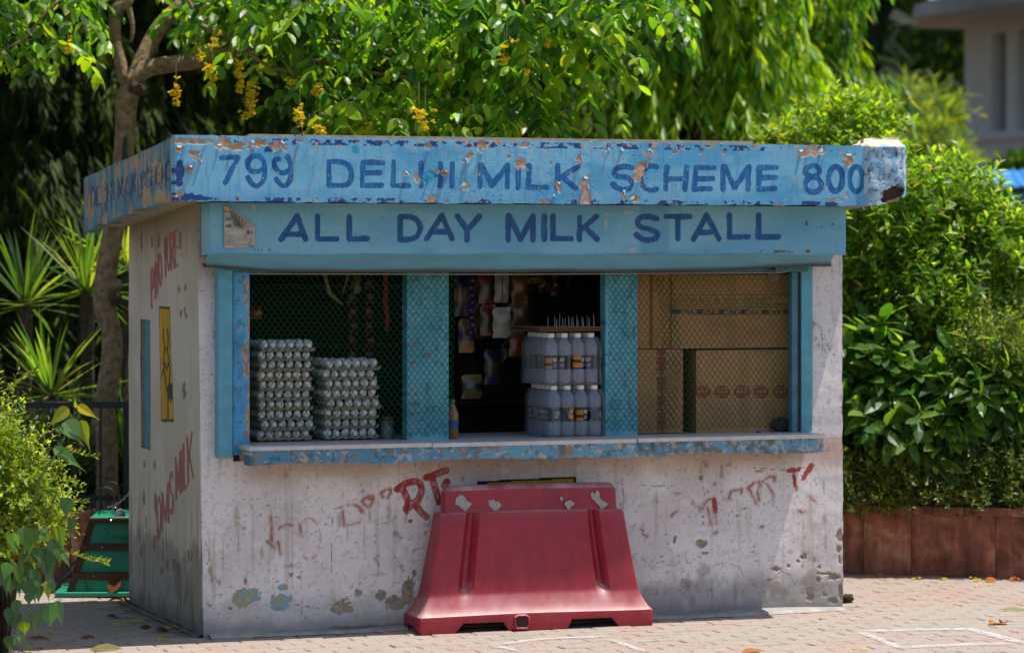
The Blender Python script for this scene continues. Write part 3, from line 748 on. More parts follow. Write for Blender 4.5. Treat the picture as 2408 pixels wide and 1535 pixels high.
sp(panel('wall_pillar', None, (3.06, 0, 0.81), (1, 0, 0), (0, 0, 1), XW - 3.06, 1.19, 0.0044, M['plaster'], paint_wall, hgt_wall, 0.02, edge_wall))
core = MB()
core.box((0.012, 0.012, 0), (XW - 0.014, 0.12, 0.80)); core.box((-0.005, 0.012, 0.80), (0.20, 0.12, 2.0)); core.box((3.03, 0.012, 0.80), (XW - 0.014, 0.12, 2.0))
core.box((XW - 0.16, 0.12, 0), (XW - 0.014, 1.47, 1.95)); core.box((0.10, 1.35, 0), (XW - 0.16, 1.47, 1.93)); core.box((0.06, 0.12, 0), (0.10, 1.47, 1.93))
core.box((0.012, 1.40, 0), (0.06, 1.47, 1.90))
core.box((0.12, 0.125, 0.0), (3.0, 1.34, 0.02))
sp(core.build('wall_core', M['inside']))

# ---- side wall with its painted sign and narrow blue shutter
S8 = zc(0, 500, 2.558)
def _letters(word, quads, hw):
    out = []
    for ch, (bl, br, tl) in zip(word, quads):
        out += [[(bl[0] + (br[0] - bl[0]) * p + (tl[0] - bl[0]) * q, bl[1] + (br[1] - bl[1]) * p + (tl[1] - bl[1]) * q) for p, q in pl] for pl in FONT[ch]]
    return out
SIDE_RED = _letters('PIYOPURE', [((S8(983, 690)), S8(999, 662), S8(980, 455)), (S8(1000, 640), S8(1014, 620), S8(1000, 415)), (S8(1012, 620), S8(1032, 570), S8(1008, 400)), (S8(1032, 555), S8(1052, 545), S8(1030, 345)),
   (S8(1078, 490), S8(1090, 470), S8(1074, 255)), (S8(1092, 455), S8(1114, 440), S8(1090, 240)), (S8(1120, 445), S8(1142, 440), S8(1115, 215)), (S8(1148, 425), S8(1168, 415), S8(1145, 205))], 3)
S9 = zc(0, 1000, 2.4283)
SIDE_RED += _letters('DMSMILK', [(S9(963, 845), S9(984, 790), S9(958, 620)), (S9(993, 795), S9(1030, 740), S9(993, 560)), (S9(1040, 700), S9(1060, 675), S9(1040, 455)), (S9(1080, 600), S9(1108, 565), S9(1078, 350)),
   (S9(1112, 560), S9(1124, 545), S9(1108, 310)), (S9(1130, 540), S9(1150, 515), S9(1126, 265)), (S9(1155, 500), S9(1186, 470), S9(1150, 225))], 3)
COW = Zs(S8, [[(1062, 825), (1060, 880), (1066, 925), (1070, 960)], [(1088, 825), (1094, 880), (1092, 925), (1086, 960)], [(1068, 950), (1092, 950)], [(1070, 960), (1062, 1010), (1056, 1055)], [(1086, 960), (1098, 1010), (1102, 1040)],
  [(1062, 1085), (1070, 1035), (1082, 1085)], [(1084, 1085), (1094, 1040), (1104, 1085)], [(1045, 1130), (1060, 1075)], [(1066, 1090), (1075, 1180), (1086, 1240), (1086, 1400)], [(1104, 1090), (1094, 1200), (1086, 1300)]])
COWDOT = [(*S8(1095, 1215), 5, 16), (*S8(1108, 1230), 4, 22), (*S8(1094, 1250), 4, 8)]
PITS = [(*S8(x, y), rx, ry) for x, y, rx, ry in [(908, 265, 4, 22), (985, 260, 3, 12), (1030, 265, 4, 18), (1075, 330, 4, 22), (1182, 270, 3, 24), (1168, 570, 3, 8), (1210, 555, 3, 8), (1178, 725, 3, 9), (1205, 710, 3, 10), (1215, 740, 3, 7), (1195, 1210, 5, 20)]]
PITS += [(*S9(x, y), rx, ry) for x, y, rx, ry in [(875, 605, 4, 20), (945, 610, 4, 26), (940, 870, 5, 20), (858, 930, 3, 16), (945, 390, 3, 12), (886, 750, 2, 14), (880, 390, 3, 8), (890, 820, 2, 16), (1020, 1000, 3, 12), (1060, 1000, 4, 12), (1085, 1010, 4, 12), (1150, 950, 3, 14), (985, 1040, 4, 9), (1170, 940, 3, 12)]]
def paint_side(a, b, u, v):
    n1 = fbm(a * 3, b * 3, 301, 4); st = fbm(a * 30, b * 1.6, 303, 4); n2 = fbm(a * 14, b * 12, 305, 4)
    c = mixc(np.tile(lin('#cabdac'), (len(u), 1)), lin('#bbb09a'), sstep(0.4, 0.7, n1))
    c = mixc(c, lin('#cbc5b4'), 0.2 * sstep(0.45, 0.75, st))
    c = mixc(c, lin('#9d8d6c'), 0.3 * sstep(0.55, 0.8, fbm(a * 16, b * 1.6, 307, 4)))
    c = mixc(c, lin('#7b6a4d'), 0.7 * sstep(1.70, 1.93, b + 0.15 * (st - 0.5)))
    dm = sstep(0.46, 0.34, b + 0.30 * (n1 - 0.5) + 0.16 * (n2 - 0.5) + 0.10 * (st - 0.5))
    c = mixc(c, lin('#7f776c'), 0.75 * dm)
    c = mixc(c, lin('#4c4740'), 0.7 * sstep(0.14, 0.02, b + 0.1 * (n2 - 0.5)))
    c = mixc(c, lin('#57503f'), 0.5 * sstep(0.56, 0.64, fbm(a * 18, b * 5, 309, 4)) * sstep(0.75, 0.35, b))
    d = strokes(u, v, SIDE_RED, 2.1)
    c = mixc(c, lin('#98463c'), 0.85 * sstep(2.8, 1.9, d + (fbm(u / 3, v / 9, 311, 3) - 0.5) * 1.4))
    s0, s1, s2, s3 = S8(1032, 0)[0], S8(1108, 0)[0], S8(0, 675)[1], S8(0, 1418)[1]
    k = (u - s0) / (s1 - s0); top = s2 + 3 * k; sl = 4.5 * sstep(s2, s3, v)
    ins = (u > s0 + sl * 0.7) & (u < s1 + sl * 1.3) & (v > top) & (v < s3)
    bord = ins & ((v < top + 6) | (v > s3 - 7) | (u < s0 + sl * 0.7 + 1.2) | (u > s1 + sl * 1.3 - 1.2))
    yc = mixc(np.tile(lin('#cf9d1c'), (len(u), 1)), lin('#b58a22'), sstep(0.45, 0.65, st))
    c[ins] = yc[ins]
    cd = strokes(u, v, COW, 1.2)
    c = mixc(c, lin('#39401f'), sstep(2.0, 1.0, cd) * ins)
    c = mixc(c, lin('#39401f'), blobs(u, v, COWDOT, 0.4, 0.2, 313) * ins)
    c[bord] = lin('#4a4f24')
    p = blobs(u, v, PITS, 0.5, 0.16, 315)
    c = mixc(c, lin('#75644c'), p * 0.85)
    return c
def hgt_side(a, b, u, v):
    return LEAN * b * (a / 1.48) + 0.006 * (fbm(a * 4, b * 3, 321, 3) - 0.5) + 0.002 * (fbm(a * 30, b * 12, 323, 3) - 0.5) - 0.005 * blobs(u, v, PITS, 0.5, 0.16, 315)
w0, w1 = at_x(333, 900, 0)[1], at_x(357, 900, 0)[1]
wz0, wz1 = at_x(345, 1056, 0)[2], at_x(345, 750, 0)[2]
aw0, aw1 = 1.48 - w0, 1.48 - w1
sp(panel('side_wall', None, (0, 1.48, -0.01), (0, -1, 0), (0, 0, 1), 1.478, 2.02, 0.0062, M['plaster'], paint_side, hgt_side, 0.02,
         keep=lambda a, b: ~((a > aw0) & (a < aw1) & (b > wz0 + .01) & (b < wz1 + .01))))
sw = MB(); sw.box((0.009, w1 - 0.004, wz0 - 0.01), (0.03, w0 + 0.02, wz1 + 0.02)); sh_ = sp(sw.build('side_shutter', M['teal_dark']))
rv = MB(); e_ = 0.018
rv.box((0.001, w0, wz0 - e_), (0.034, w0 + e_, wz1 + e_)); rv.box((0.001, w1 - e_, wz0 - e_), (0.034, w1, wz1 + e_))
rv.box((0.001, w1, wz1), (0.034, w0, wz1 + e_)); rv.box((0.001, w1, wz0 - e_), (0.034, w0, wz0))
sp(rv.build('window_reveal', M['concrete']))

# ---- steel guides and jambs
def vbox(name, u0, u1, v0, v1, y, t, mat, bev=0.003, z0=None, z1=None):
    A = at_y(u0, v1, y); B = at_y(u1, v0, y)
    return sp(MB().box((A[0], y, A[2] if z0 is None else z0), (B[0], y + t, B[2] if z1 is None else z1), bev).build(name, mat))
vbox('guide_channel', 513, 548, 628, 1078, -0.062, 0.06, M['teal_metal'], 0.005)
vbox('guide_channel', 1862, 1876, 640, 1020, -0.035, 0.04, M['teal_dark'], 0.003)
vbox('guide_slot', 1876, 1884, 640, 1020, -0.012, 0.02, M['iron'], 0.0)
vbox('guide_channel', 1884, 1911, 618, 1016, -0.02, 0.03, M['teal_metal'], 0.003)
def paint_jamb(chips, seed, base='#4fa6d2', alt='#4292c0'):
    def f(a, b, u, v):
        n = fbm(a * 20, b * 8, seed, 4)
        c = mixc(np.tile(lin(base), (len(u), 1)), lin(alt), sstep(0.4, 0.65, n))
        c = mixc(c, lin('#3b6472'), 0.6 * sstep(0.62, 0.72, fbm(a * 40, b * 40, seed + 3, 3)))
        m = blobs(u, v, chips, 0.55, 0.2, seed + 5)
        cc = mixc(np.tile(lin('#a99f92'), (len(u), 1)), lin('#857b70'), sstep(0.45, 0.6, fbm(u / 5, v / 8, seed + 7, 3)))
        c = mixc(c, cc, m)
        line = sstep(1.0, 0.4, np.abs((b % 0.27) - 0.13) * 260)
        return mixc(c, lin('#2f5a6c'), 0.5 * line * (fbm(a * 30, b * 3, seed + 9, 2) > 0.4))
    return f
J4 = zc(480, 620, 5.482); J5 = zc(480, 900, 5.118)
JCH = [(*J4(735, 620), 6, 27), (*J4(745, 480), 5, 12), (*J4(650, 440), 2, 2), (*J4(585, 490), 2, 2), (*J4(655, 775), 3, 3), (*J4(675, 945), 4, 4), (*J4(655, 1095), 6, 6), (*J4(745, 1310), 4, 8), (*J4(770, 1000), 3, 60), (*J4(735, 1450), 12, 20),
       (*J5(700, 100), 9, 26), (*J5(690, 245), 4, 4), (*J5(675, 460), 3, 2), (*J5(730, 450), 4, 30), (*J5(715, 720), 7, 24), (*J5(730, 880), 5, 24), (*J5(700, 960), 7, 10), (*J5(740, 600), 2, 60)]
A_ = at_y(549, 1040, -0.012); B_ = at_y(587, 642, -0.012)
sp(panel('painted_jamb', None, (A_[0], -0.012, 0.84), (1, 0, 0), (0, 0, 1), B_[0] - A_[0], 0.85, 0.0036, M['enamel'], paint_jamb(JCH, 401), None, 0.06))
def pier(u0, u1, chips, seed):
    A = at_y(u0, 1030, 0.045); B = at_y(u1, 1030, 0.045)
    return sp(panel('painted_pier', None, (A[0], 0.045, 0.885), (1, 0, 0), (0, 0, 1), B[0] - A[0], 0.86, 0.0045, M['enamel'], paint_jamb(chips, seed, '#66b0c0', '#52a0b2'), None, 0.07))
P5 = zc(500, 600, 2.646); P6 = zc(1000, 600, 2.647)
pier(957, 1055, [(*P5(x, y), 4, 4) for x, y in [(1420, 285), (1405, 440), (1410, 560), (1408, 690), (1412, 835), (1500, 770), (1525, 740), (1405, 1105), (1425, 1200), (1400, 985), (1560, 480)]], 411)
pier(1424, 1499, [(*P6(x, y), 3.6, 3) for x, y in [(1400, 725), (1405, 830), (1440, 850), (1470, 900), (1530, 930), (1520, 860), (1530, 565), (1560, 1050), (1480, 1105)]], 421)
# nothing of the jambs floats: blocks behind them carry head and counter
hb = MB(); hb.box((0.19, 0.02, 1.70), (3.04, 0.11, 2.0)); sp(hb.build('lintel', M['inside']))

# ---- counter: marble slabs on a painted ledge
CY0 = -0.205; CZ = 0.889
cxs = [0.158, at_y(1017, 1040, CY0)[0], at_y(1500, 1035, CY0)[0], 3.085]
for i in range(3):
    cm = MB(); g_ = 0.002
    cm.box((cxs[i] + g_, CY0 + 0.004 * (i == 1), CZ - 0.02 - 0.002 * (i == 1)), (cxs[i + 1] - g_, 0.55, CZ - 0.002 * (i == 1)), 0.003)
    sp(cm.build('counter_slab', M['marble']))
def paint_ledge(a, b, u, v):
    n = fbm(a * 48, b * 60, 431, 5); n2 = fbm(a * 5, b * 5, 433, 3)
    c = mixc(np.tile(lin('#6699b2'), (len(u), 1)), lin('#5487a4'), sstep(0.4, 0.65, n2))
    k = sstep(0.52, 0.56, n + 0.13 * sstep(0.8, 2.6, a) - 0.05)
    wc = mixc(np.tile(lin('#a9a8a6'), (len(u), 1)), lin('#77705f'), sstep(0.42, 0.6, fbm(a * 40, b * 40, 437, 3)))
    c = mixc(c, wc, k * 0.9)
    c = mixc(c, lin('#8c7a66'), 0.9 * blobs(u, v, [(*J5(800, 1260), 12, 9), (*J5(660, 1310), 12, 8), (1330, 1060, 22, 12), (1150, 1050, 26, 6), (1090, 1062, 14, 6)], 0.6, 0.15, 439))
    c = mixc(c, lin('#3d5a68'), 0.6 * sstep(0.62, 0.7, fbm(a * 30, b * 30, 441, 3)))
    return c
def edge_ledge(a, b):
    low = sstep(0.03, 0.0, b)
    return a, b + low * ((fbm(a * 7, a * 0 + 1, 443, 4) - 0.5) * 0.03 + 0.004)
sp(panel('counter_ledge', None, (0.165, CY0 + 0.008, 0.800), (1, 0, 0), (0, 0, 1), 2.91, 0.069, 0.0038, M['plaster'], paint_ledge,
         lambda a, b, u, v: 0.003 * (fbm(a * 16, b * 22, 431, 4) - 0.5) - 0.006 * sstep(2.87, 2.91, a), 0.1, edge_ledge))
cl = MB(); cl.box((0.172, CY0 + 0.02, 0.812), (3.068, 0.012, 0.8685)); cl.box((0.2, 0.13, 0.84), (3.0, 0.54, 0.868)); sp(cl.build('counter_core', M['concrete']))
# mortar fillet along the foot of the wall
xs = np.linspace(0.02, 3.27, 90); V = []
for x in xs:
    w_ = 0.055 + 0.02 * math.sin(x * 3.1) + 0.02 * random.random(); h_ = 0.022 + 0.006 * math.sin(x * 7)
    V += [(x, 0.01, h_), (x, -0.03, h_ * 0.55), (x, -w_ * 0.7, 0.016), (x, -w_, 0.002)]
F = np.array([[i * 4 + k, i * 4 + k + 1, (i + 1) * 4 + k + 1, (i + 1) * 4 + k] for i in range(len(xs) - 1) for k in range(3)])
M['mortar'] = m_plain('pale_mortar', '#a39d97', 0.9, var=0.35, scale=14, bump=0.5)
sp(link('mortar_fillet', np_mesh('mortar_fillet', V, F, M['mortar'], smooth=True)))
V = []
for y in np.linspace(0.0, 1.5, 40):
    w_ = 0.02 + 0.02 * random.random(); h_ = 0.018
    V += [(0.01, y, h_), (-0.02, y, h_ * 0.6), (-w_ * 0.7, y, 0.012), (-w_, y, 0.002)]
F = np.array([[i * 4 + k + 1, i * 4 + k, (i + 1) * 4 + k, (i + 1) * 4 + k + 1] for i in range(39) for k in range(3)])
M['grime'] = m_plain('grimy_mortar', '#6f685f', 0.95, var=0.4, scale=16, bump=0.5)
sp(link('mortar_fillet', np_mesh('mortar_fillet', V, F, M['grime'], smooth=True)))

# ---- green hexagonal net over the side openings
def net(x0, x1, z0, z1, y, p=0.0150, q=0.0195, r=0.0017, wob=0.004, seed=1, rag_r=None):
    V = []; F = []; rs = np.random.default_rng(seed)
    ni = int((x1 - x0) / p) + 1; nj = int((z1 - z0) / q)
    ph = rs.uniform(0, 6, 4)
    def pos(i, j, s, dz):
        x = x0 + i * p + s * p * 0.93; z = z1 - (j + dz) * q
        return np.array([x + wob * math.sin(z * 9 + ph[0] + x * 4), y + wob * 1.2 * math.sin(x * 7 + z * 5 + ph[1]), z + wob * math.sin(x * 8 + ph[2])])
    for i in range(ni):
        pts = []; n_ = nj
        for j in range(n_):
            s = 0.5 if ((j + i) % 2 == 0) else -0.5
            pts += [pos(i, j, s, 0.16), pos(i, j, s, 0.46)]
            if rag_r is not None and i == ni - 1 and rs.random() < 0.12: pass
        base = len(V); pts = np.array(pts)
        if (pts[:, 0] > x1 + p).any(): continue
        for k, pnt in enumerate(pts):
            t = pts[min(k + 1, len(pts) - 1)] - pts[max(k - 1, 0)]; t /= np.linalg.norm(t)
            nx = np.array([t[2], 0, -t[0]])
            for an in (90, 210, 330):
                V.append(pnt + r * (nx * math.cos(R_(an)) + np.array([0, -1, 0]) * math.sin(R_(an))))
        for k in range(len(pts) - 1):
            for c_ in range(3):
                d_ = (c_ + 1) % 3
                F.append((base + k * 3 + c_, base + k * 3 + d_, base + k * 3 + 3 + d_, base + k * 3 + 3 + c_))
    return np.array(V), np.array(F)
V, F = net(at_y(592, 800, 0.02)[0], at_y(1072, 900, 0.02)[0], 0.892, 1.678, 0.02, seed=2)
netL = sp(link('wire_net', np_mesh('wire_net', V, F, M['net'])))
V, F = net(at_y(1432, 800, 0.02)[0], at_y(1858, 900, 0.02)[0], 0.892, 1.678, 0.02, seed=3)
netR = sp(link('wire_net', np_mesh('wire_net', V, F, M['net'])))
V, F = net(2.30, 2.40, 0.9, 1.66, 0.030, p=0.0150, seed=9, wob=0.014)
hang(link('net_fold', np_mesh('net_fold', V, F, M['net'])), netR)

# ---- bolts on the fascia, wire hooks on the roof
for u, v in ((445, 396), (1045, 407)):
    p = at_y(u, v, -OV)
    b = MB(); b.lathe([(0.004, -0.002), (0.021, 0.0), (0.021, 0.004), (0.012, 0.006)], 14); b.lathe([(0.0125, 0.005), (0.0125, 0.016), (0.009, 0.019)], 6); b.lathe([(0.006, 0.015), (0.006, 0.03), (0.004, 0.033)], 8)
    o = sp(b.build('bolt', M['steel'])); o.rotation_euler = (math.pi / 2, 0.3, 0); o.location = (p[0], p[1] - 0.001, p[2])
def hook(u, v, h, w_, y, lean=0.0, zb=None):
    p = at_y(u, v, y); z0 = p[2] if zb is None else zb
    pts = [(-w_, 0, -0.05), (-w_ * 0.8, 0, h * 0.5)] + [(w_ * -0.8 * math.cos(R_(t)) + lean, 0, h - w_ + w_ * math.sin(R_(t))) for t in range(0, 181, 36)] + [(w_ * 0.75, 0, h * 0.5), (w_ * 0.7, 0, -0.05)]
    sp(MB().tube(pts, 0.0032, 6).build('roof_hook', M['rust'], loc=(0, 0, 0))).location = (p[0], y, z0)
hook(703, 325, 0.085, 0.02, -OV + 0.07, 0.012); hook(1875, 343, 0.062, 0.017, -OV + 0.07, 0.006); hook(2027, 345, 0.045, 0.006, -OV + 0.07)
p = at_x(388, 355, SX + 0.05); 
sp(MB().tube([(0, 0, -0.05), (0.0, -0.03, 0.06), (0.008, -0.04, 0.075), (0.014, -0.03, 0.06), (0.012, 0.01, -0.03)], 0.0035, 6).build('roof_hook', M['rust'])).location = (p[0], p[1], p[2] - 0.01)
p = at_x(272, 405, SX + 0.05)
sp(MB().tube([(0, 0, -0.06), (0.004, 0.0, 0.06), (0.01, -0.02, 0.07)], 0.0035, 6).build('roof_hook', M['rust'])).location = (p[0], p[1], p[2] - 0.02)
# curled flakes of paint standing out along the peeled places
rs_ = np.random.default_rng(17); Vf = []; Ff = []; Cf = []
for pt in TAN_PATCH:
    cu, cv_, ru, rv = pt[:4]
    if ru * rv < 25: continue
    for k in range(1 + int(rs_.random() < .6) + int(ru * rv > 300)):
        an = rs_.uniform(0, 6.28); p0 = at_y(cu + ru * math.cos(an) * .95, cv_ + rv * math.sin(an) * .95, -OV)
        if not (ZF0 + .01 < p0[2] < ZF1 - .008): continue
        d_ = np.array([-math.cos(an), 0, math.sin(an)]); t_ = np.array([d_[2], 0, -d_[0]])
        w_, l_ = rs_.uniform(.006, .018), rs_.uniform(.006, .014); b0 = len(Vf)
        for q in range(4):
            s = q / 3; out = .001 + .010 * s ** 1.5; inn = l_ * math.sin(s * 1.9) / .95
            for e in (-1, 1): Vf.append(p0 + t_ * (e * w_ * (1 - .5 * s) * rs_.uniform(.7, 1.1)) + d_ * inn + np.array([0, -out, 0])); Cf.append(lin('#8fc4de') if q < 3 else lin('#c9d8dc'))
        Ff += [(b0 + q * 2, b0 + q * 2 + 1, b0 + q * 2 + 3, b0 + q * 2 + 2) for q in range(3)]
tag(hang(link('paint_flakes', np_mesh('paint_flakes', Vf, np.array(Ff), M['board'], col=np.array(Cf))), fascia), kind='stuff')
# ================================================================== paving
def m_paver():
    m, n, l, p = mat_new('clay_and_grey_paver')
    oi = n.new('ShaderNodeObjectInfo'); ge = n.new('ShaderNodeNewGeometry')
    zn = n.new('ShaderNodeTexNoise'); zn.inputs['Scale'].default_value = 1.3; zn.inputs['Detail'].default_value = 3
    l.new(ge.outputs['Position'], zn.inputs['Vector'])
    ad = n.new('ShaderNodeMath'); ad.operation = 'MULTIPLY_ADD'; ad.inputs[1].default_value = 0.55
    l.new(oi.outputs['Random'], ad.inputs[0]); 
    sc = n.new('ShaderNodeMath'); sc.operation = 'MULTIPLY_ADD'; sc.inputs[1].default_value = 1.5; sc.inputs[2].default_value = -0.52
    l.new(zn.outputs['Fac'], sc.inputs[0]); l.new(sc.outputs[0], ad.inputs[2])
    cr = n.new('ShaderNodeValToRGB')
    cr.color_ramp.elements[0].position = 0.25; cr.color_ramp.elements[0].color = (*lin('#998f82'), 1)
    cr.color_ramp.elements[1].position = 0.75; cr.color_ramp.elements[1].color = (*lin('#a28c80'), 1)
    e = cr.color_ramp.elements.new(0.5); e.color = (*lin('#a0948a'), 1)
    l.new(ad.outputs[0], cr.inputs['Fac'])
    fn = n.new('ShaderNodeTexNoise'); fn.inputs['Scale'].default_value = 55; fn.inputs['Detail'].default_value = 7; fn.inputs['Roughness'].default_value = 0.7
    l.new(ge.outputs['Position'], fn.inputs['Vector'])
    mr = n.new('ShaderNodeMapRange'); mr.inputs['From Min'].default_value = 0.3; mr.inputs['From Max'].default_value = 0.7; mr.inputs['To Min'].default_value = 0.72; mr.inputs['To Max'].default_value = 1.2
    l.new(fn.outputs['Fac'], mr.inputs['Value'])
    dn = n.new('ShaderNodeTexNoise'); dn.inputs['Scale'].default_value = 4.5; dn.inputs['Detail'].default_value = 5
    l.new(ge.outputs['Position'], dn.inputs['Vector'])
    dr = n.new('ShaderNodeMapRange'); dr.inputs['From Min'].default_value = 0.42; dr.inputs['From Max'].default_value = 0.7; dr.inputs['To Max'].default_value = 0.55
    l.new(dn.outputs['Fac'], dr.inputs['Value'])
    mx = n.new('ShaderNodeMix'); mx.data_type = 'RGBA'
    l.new(dr.outputs['Result'], mx.inputs['Factor']); l.new(cr.outputs['Color'], mx.inputs['A']); mx.inputs['B'].default_value = (*lin('#9c948a'), 1)
    vm = n.new('ShaderNodeVectorMath'); vm.operation = 'SCALE'
    l.new(mx.outputs['Result'], vm.inputs[0]); l.new(mr.outputs['Result'], vm.inputs['Scale'])
    l.new(vm.outputs['Vector'], p.inputs['Base Color'])
    p.inputs['Roughness'].default_value = 0.9; p.inputs['Specular IOR Level'].default_value = 0.25
    b = n.new('ShaderNodeBump'); b.inputs['Strength'].default_value = 0.5; b.inputs['Distance'].default_value = 0.004
    l.new(fn.outputs['Fac'], b.inputs['Height']); l.new(b.outputs['Normal'], p.inputs['Normal'])
    return m
M['paver'] = m_paver()
M['joint'] = m_plain('sandy_joint', '#8d8274', 0.95, var=0.5, scale=7, bump=0.4)
pave = MB().box((-9, -14, -0.05), (14, 4.5, -0.0055)).build('pavement', M['joint'])
tag(pave, kind='structure')
# six slightly different blocks share their meshes
def paver_mesh(k):
    rs = random.Random(k); lx, ly = 0.0972, 0.0474; b = 0.005; t = 0.03
    V = []; 
    def ringv(dx, dy, z):
        out = []
        for sx, sy in ((-1, -1), (1, -1), (1, 1), (-1, 1)):
            out.append((sx * (lx - dx) + rs.uniform(-.0012, .0012), sy * (ly - dy) + rs.uniform(-.0012, .0012), z + rs.uniform(-.0006, .0006)))
        return out
    V = ringv(0, 0, -t) + ringv(0, 0, -b) + ringv(b, b, 0)
    F = []
    for r in (0, 4):
        for i in range(4):
            j = (i + 1) % 4; F.append((r + i, r + j, r + 4 + j, r + 4 + i))
    F.append((8, 9, 10, 11))
    me = bpy.data.meshes.new('paver'); me.from_pydata(V, [], F); me.materials.append(M['paver']); me.update()
    return me
PM = [paver_mesh(k) for k in range(6)]
cand = []
rr = random.Random(5)
for j in range(-26, 46):
    y = j * 0.1 + 0.013
    for i in range(-22, 66):
        x = i * 0.2 + (0.1 if j % 2 else 0.0) + 0.02
        if -0.10 < x < 3.38 and 0.05 < y < 1.43: continue
        P = np.array([x, y, 0.0]); u, v = px(P); d = (P - CAM) @ FWD
        du = 0.105 * FPX / d
        if u < -du - 60 or u > 2408 + du + 60 or v > 1535 + 30 or v < 1300: continue
        seen = (-20 < u < 2430) and v < 1545
        # behind the stall, the barrier or a planter nothing shows
        if (u > 330 and u < 1975 and y > 0.1): seen = False
        if 0.98 < x < 2.15 and -0.30 < y < 0.02: seen = False
        if (u < 330 and d > 16.2) or (u > 1900 and d > 17.3): seen = False
        cand.append((0 if seen else 1, d, x, y))
cand.sort()
rest_V, rest_F, nb = [], [], 0
for k, (uns, d, x, y) in enumerate(cand):
    z = rr.gauss(0, 0.0011); tx, ty = rr.gauss(0, 0.013), rr.gauss(0, 0.007); rz = rr.gauss(0, 0.008)
    if k < 300 and not uns:
        o = bpy.data.objects.new('paver', PM[k % 6]); COL.objects.link(o); o.parent = pave
        o.location = (x, y, z); o.rotation_euler = (tx, ty, rz + (math.pi if rr.random() < .5 else 0))
    else:
        me = PM[k % 6]
        Mx = Matrix.Translation((x, y, z)) @ Matrix.Rotation(rz, 4, 'Z') @ Matrix.Rotation(tx, 4, 'X') @ Matrix.Rotation(ty, 4, 'Y')
        rest_V += [tuple(Mx @ v.co) for v in me.vertices]
        rest_F += [tuple(nb + i for i in p.vertices) for p in me.polygons]; nb += len(me.vertices)
me = bpy.data.meshes.new('pavers'); me.from_pydata(rest_V, [], rest_F); me.materials.append(M['paver']); me.update()
tag(link('pavers', me, pave), kind='stuff')
# worn chalk / lime lines drawn on the paving
def m_chalk():
    m, n, l, p = mat_new('chalk')
    p.inputs['Base Color'].default_value = (0.62, 0.6, 0.6, 1); p.inputs['Roughness'].default_value = 1.0
    at = n.new('ShaderNodeAttribute'); at.attribute_name = 'Col'
    ge = n.new('ShaderNodeNewGeometry'); no = n.new('ShaderNodeTexNoise'); no.inputs['Scale'].default_value = 60; no.inputs['Detail'].default_value = 6
    l.new(ge.outputs['Position'], no.inputs['Vector'])
    mu = n.new('ShaderNodeMath'); mu.operation = 'MULTIPLY'; l.new(at.outputs['Fac'], mu.inputs[0])
    mr = n.new('ShaderNodeMapRange'); mr.inputs['From Min'].default_value = 0.32; mr.inputs['From Max'].default_value = 0.58
    l.new(no.outputs['Fac'], mr.inputs['Value']); l.new(mr.outputs['Result'], mu.inputs[1])
    tr = n.new('ShaderNodeBsdfTransparent'); mx = n.new('ShaderNodeMixShader')
    l.new(mu.outputs[0], mx.inputs[0]); l.new(tr.outputs['BSDF'], mx.inputs[1]); l.new(p.outputs['BSDF'], mx.inputs[2])
    l.new(mx.outputs['Shader'], n['Material Output'].inputs['Surface'])
    return m
M['chalk'] = m_chalk()
def chalk(pts, wd, op):
    P = [at_z(u, v, 0.0)[:2] for u, v in pts]
    Q = []
    for a, b in zip(P[:-1], P[1:]):
        n_ = max(2, int(np.linalg.norm(b - a) / 0.03)); Q += [a + (b - a) * t / n_ for t in range(n_)]
    Q.append(P[-1]); Q = np.array(Q); V = []; c = []; rs = np.random.default_rng(len(Q))
    for i, q in enumerate(Q):
        t = Q[min(i + 1, len(Q) - 1)] - Q[max(i - 1, 0)]; t /= np.linalg.norm(t); nn = np.array([-t[1], t[0]])
        o_ = op * min(1, i / 3, (len(Q) - 1 - i) / 3) * rs.uniform(0.6, 1.0)
        for s, k in ((-1, 0), (-.4, 1), (.4, 1), (1, 0)):
            V.append((*(q + nn * s * wd * rs.uniform(0.8, 1.2)), 0.0042)); c.append([o_ * k] * 3)
    F = np.array([[i * 4 + k, (i + 1) * 4 + k, (i + 1) * 4 + k + 1, i * 4 + k + 1] for i in range(len(Q) - 1) for k in range(3)])
    link('chalk_line', np_mesh('chalk_line', V, F, M['chalk'], col=np.array(c)), pave)
B2 = zc(950, 1150, 3.184)
chalk([W4(615, 855), W4(1300, 836), W4(1830, 832), W4(2120, 905), W4(2400, 985)], 0.05, 0.85)
chalk([W4(620, 855), W4(860, 940), W4(1110, 1050)], 0.03, 0.9)
chalk([W4(1020, 1030), W4(1700, 1000), W4(2350, 985)], 0.05, 0.75)
chalk([B2(890, 1475), B2(1300, 1425), B2(1840, 1405)], 0.035, 0.8)
chalk([B2(1820, 1425), B2(1950, 1470), B2(2110, 1530)], 0.028, 0.9)
chalk([B2(890, 1475), B2(1000, 1500), B2(1160, 1532)], 0.03, 0.8)
chalk([W4(1580, 668), W4(1740, 674)], 0.012, 0.9)

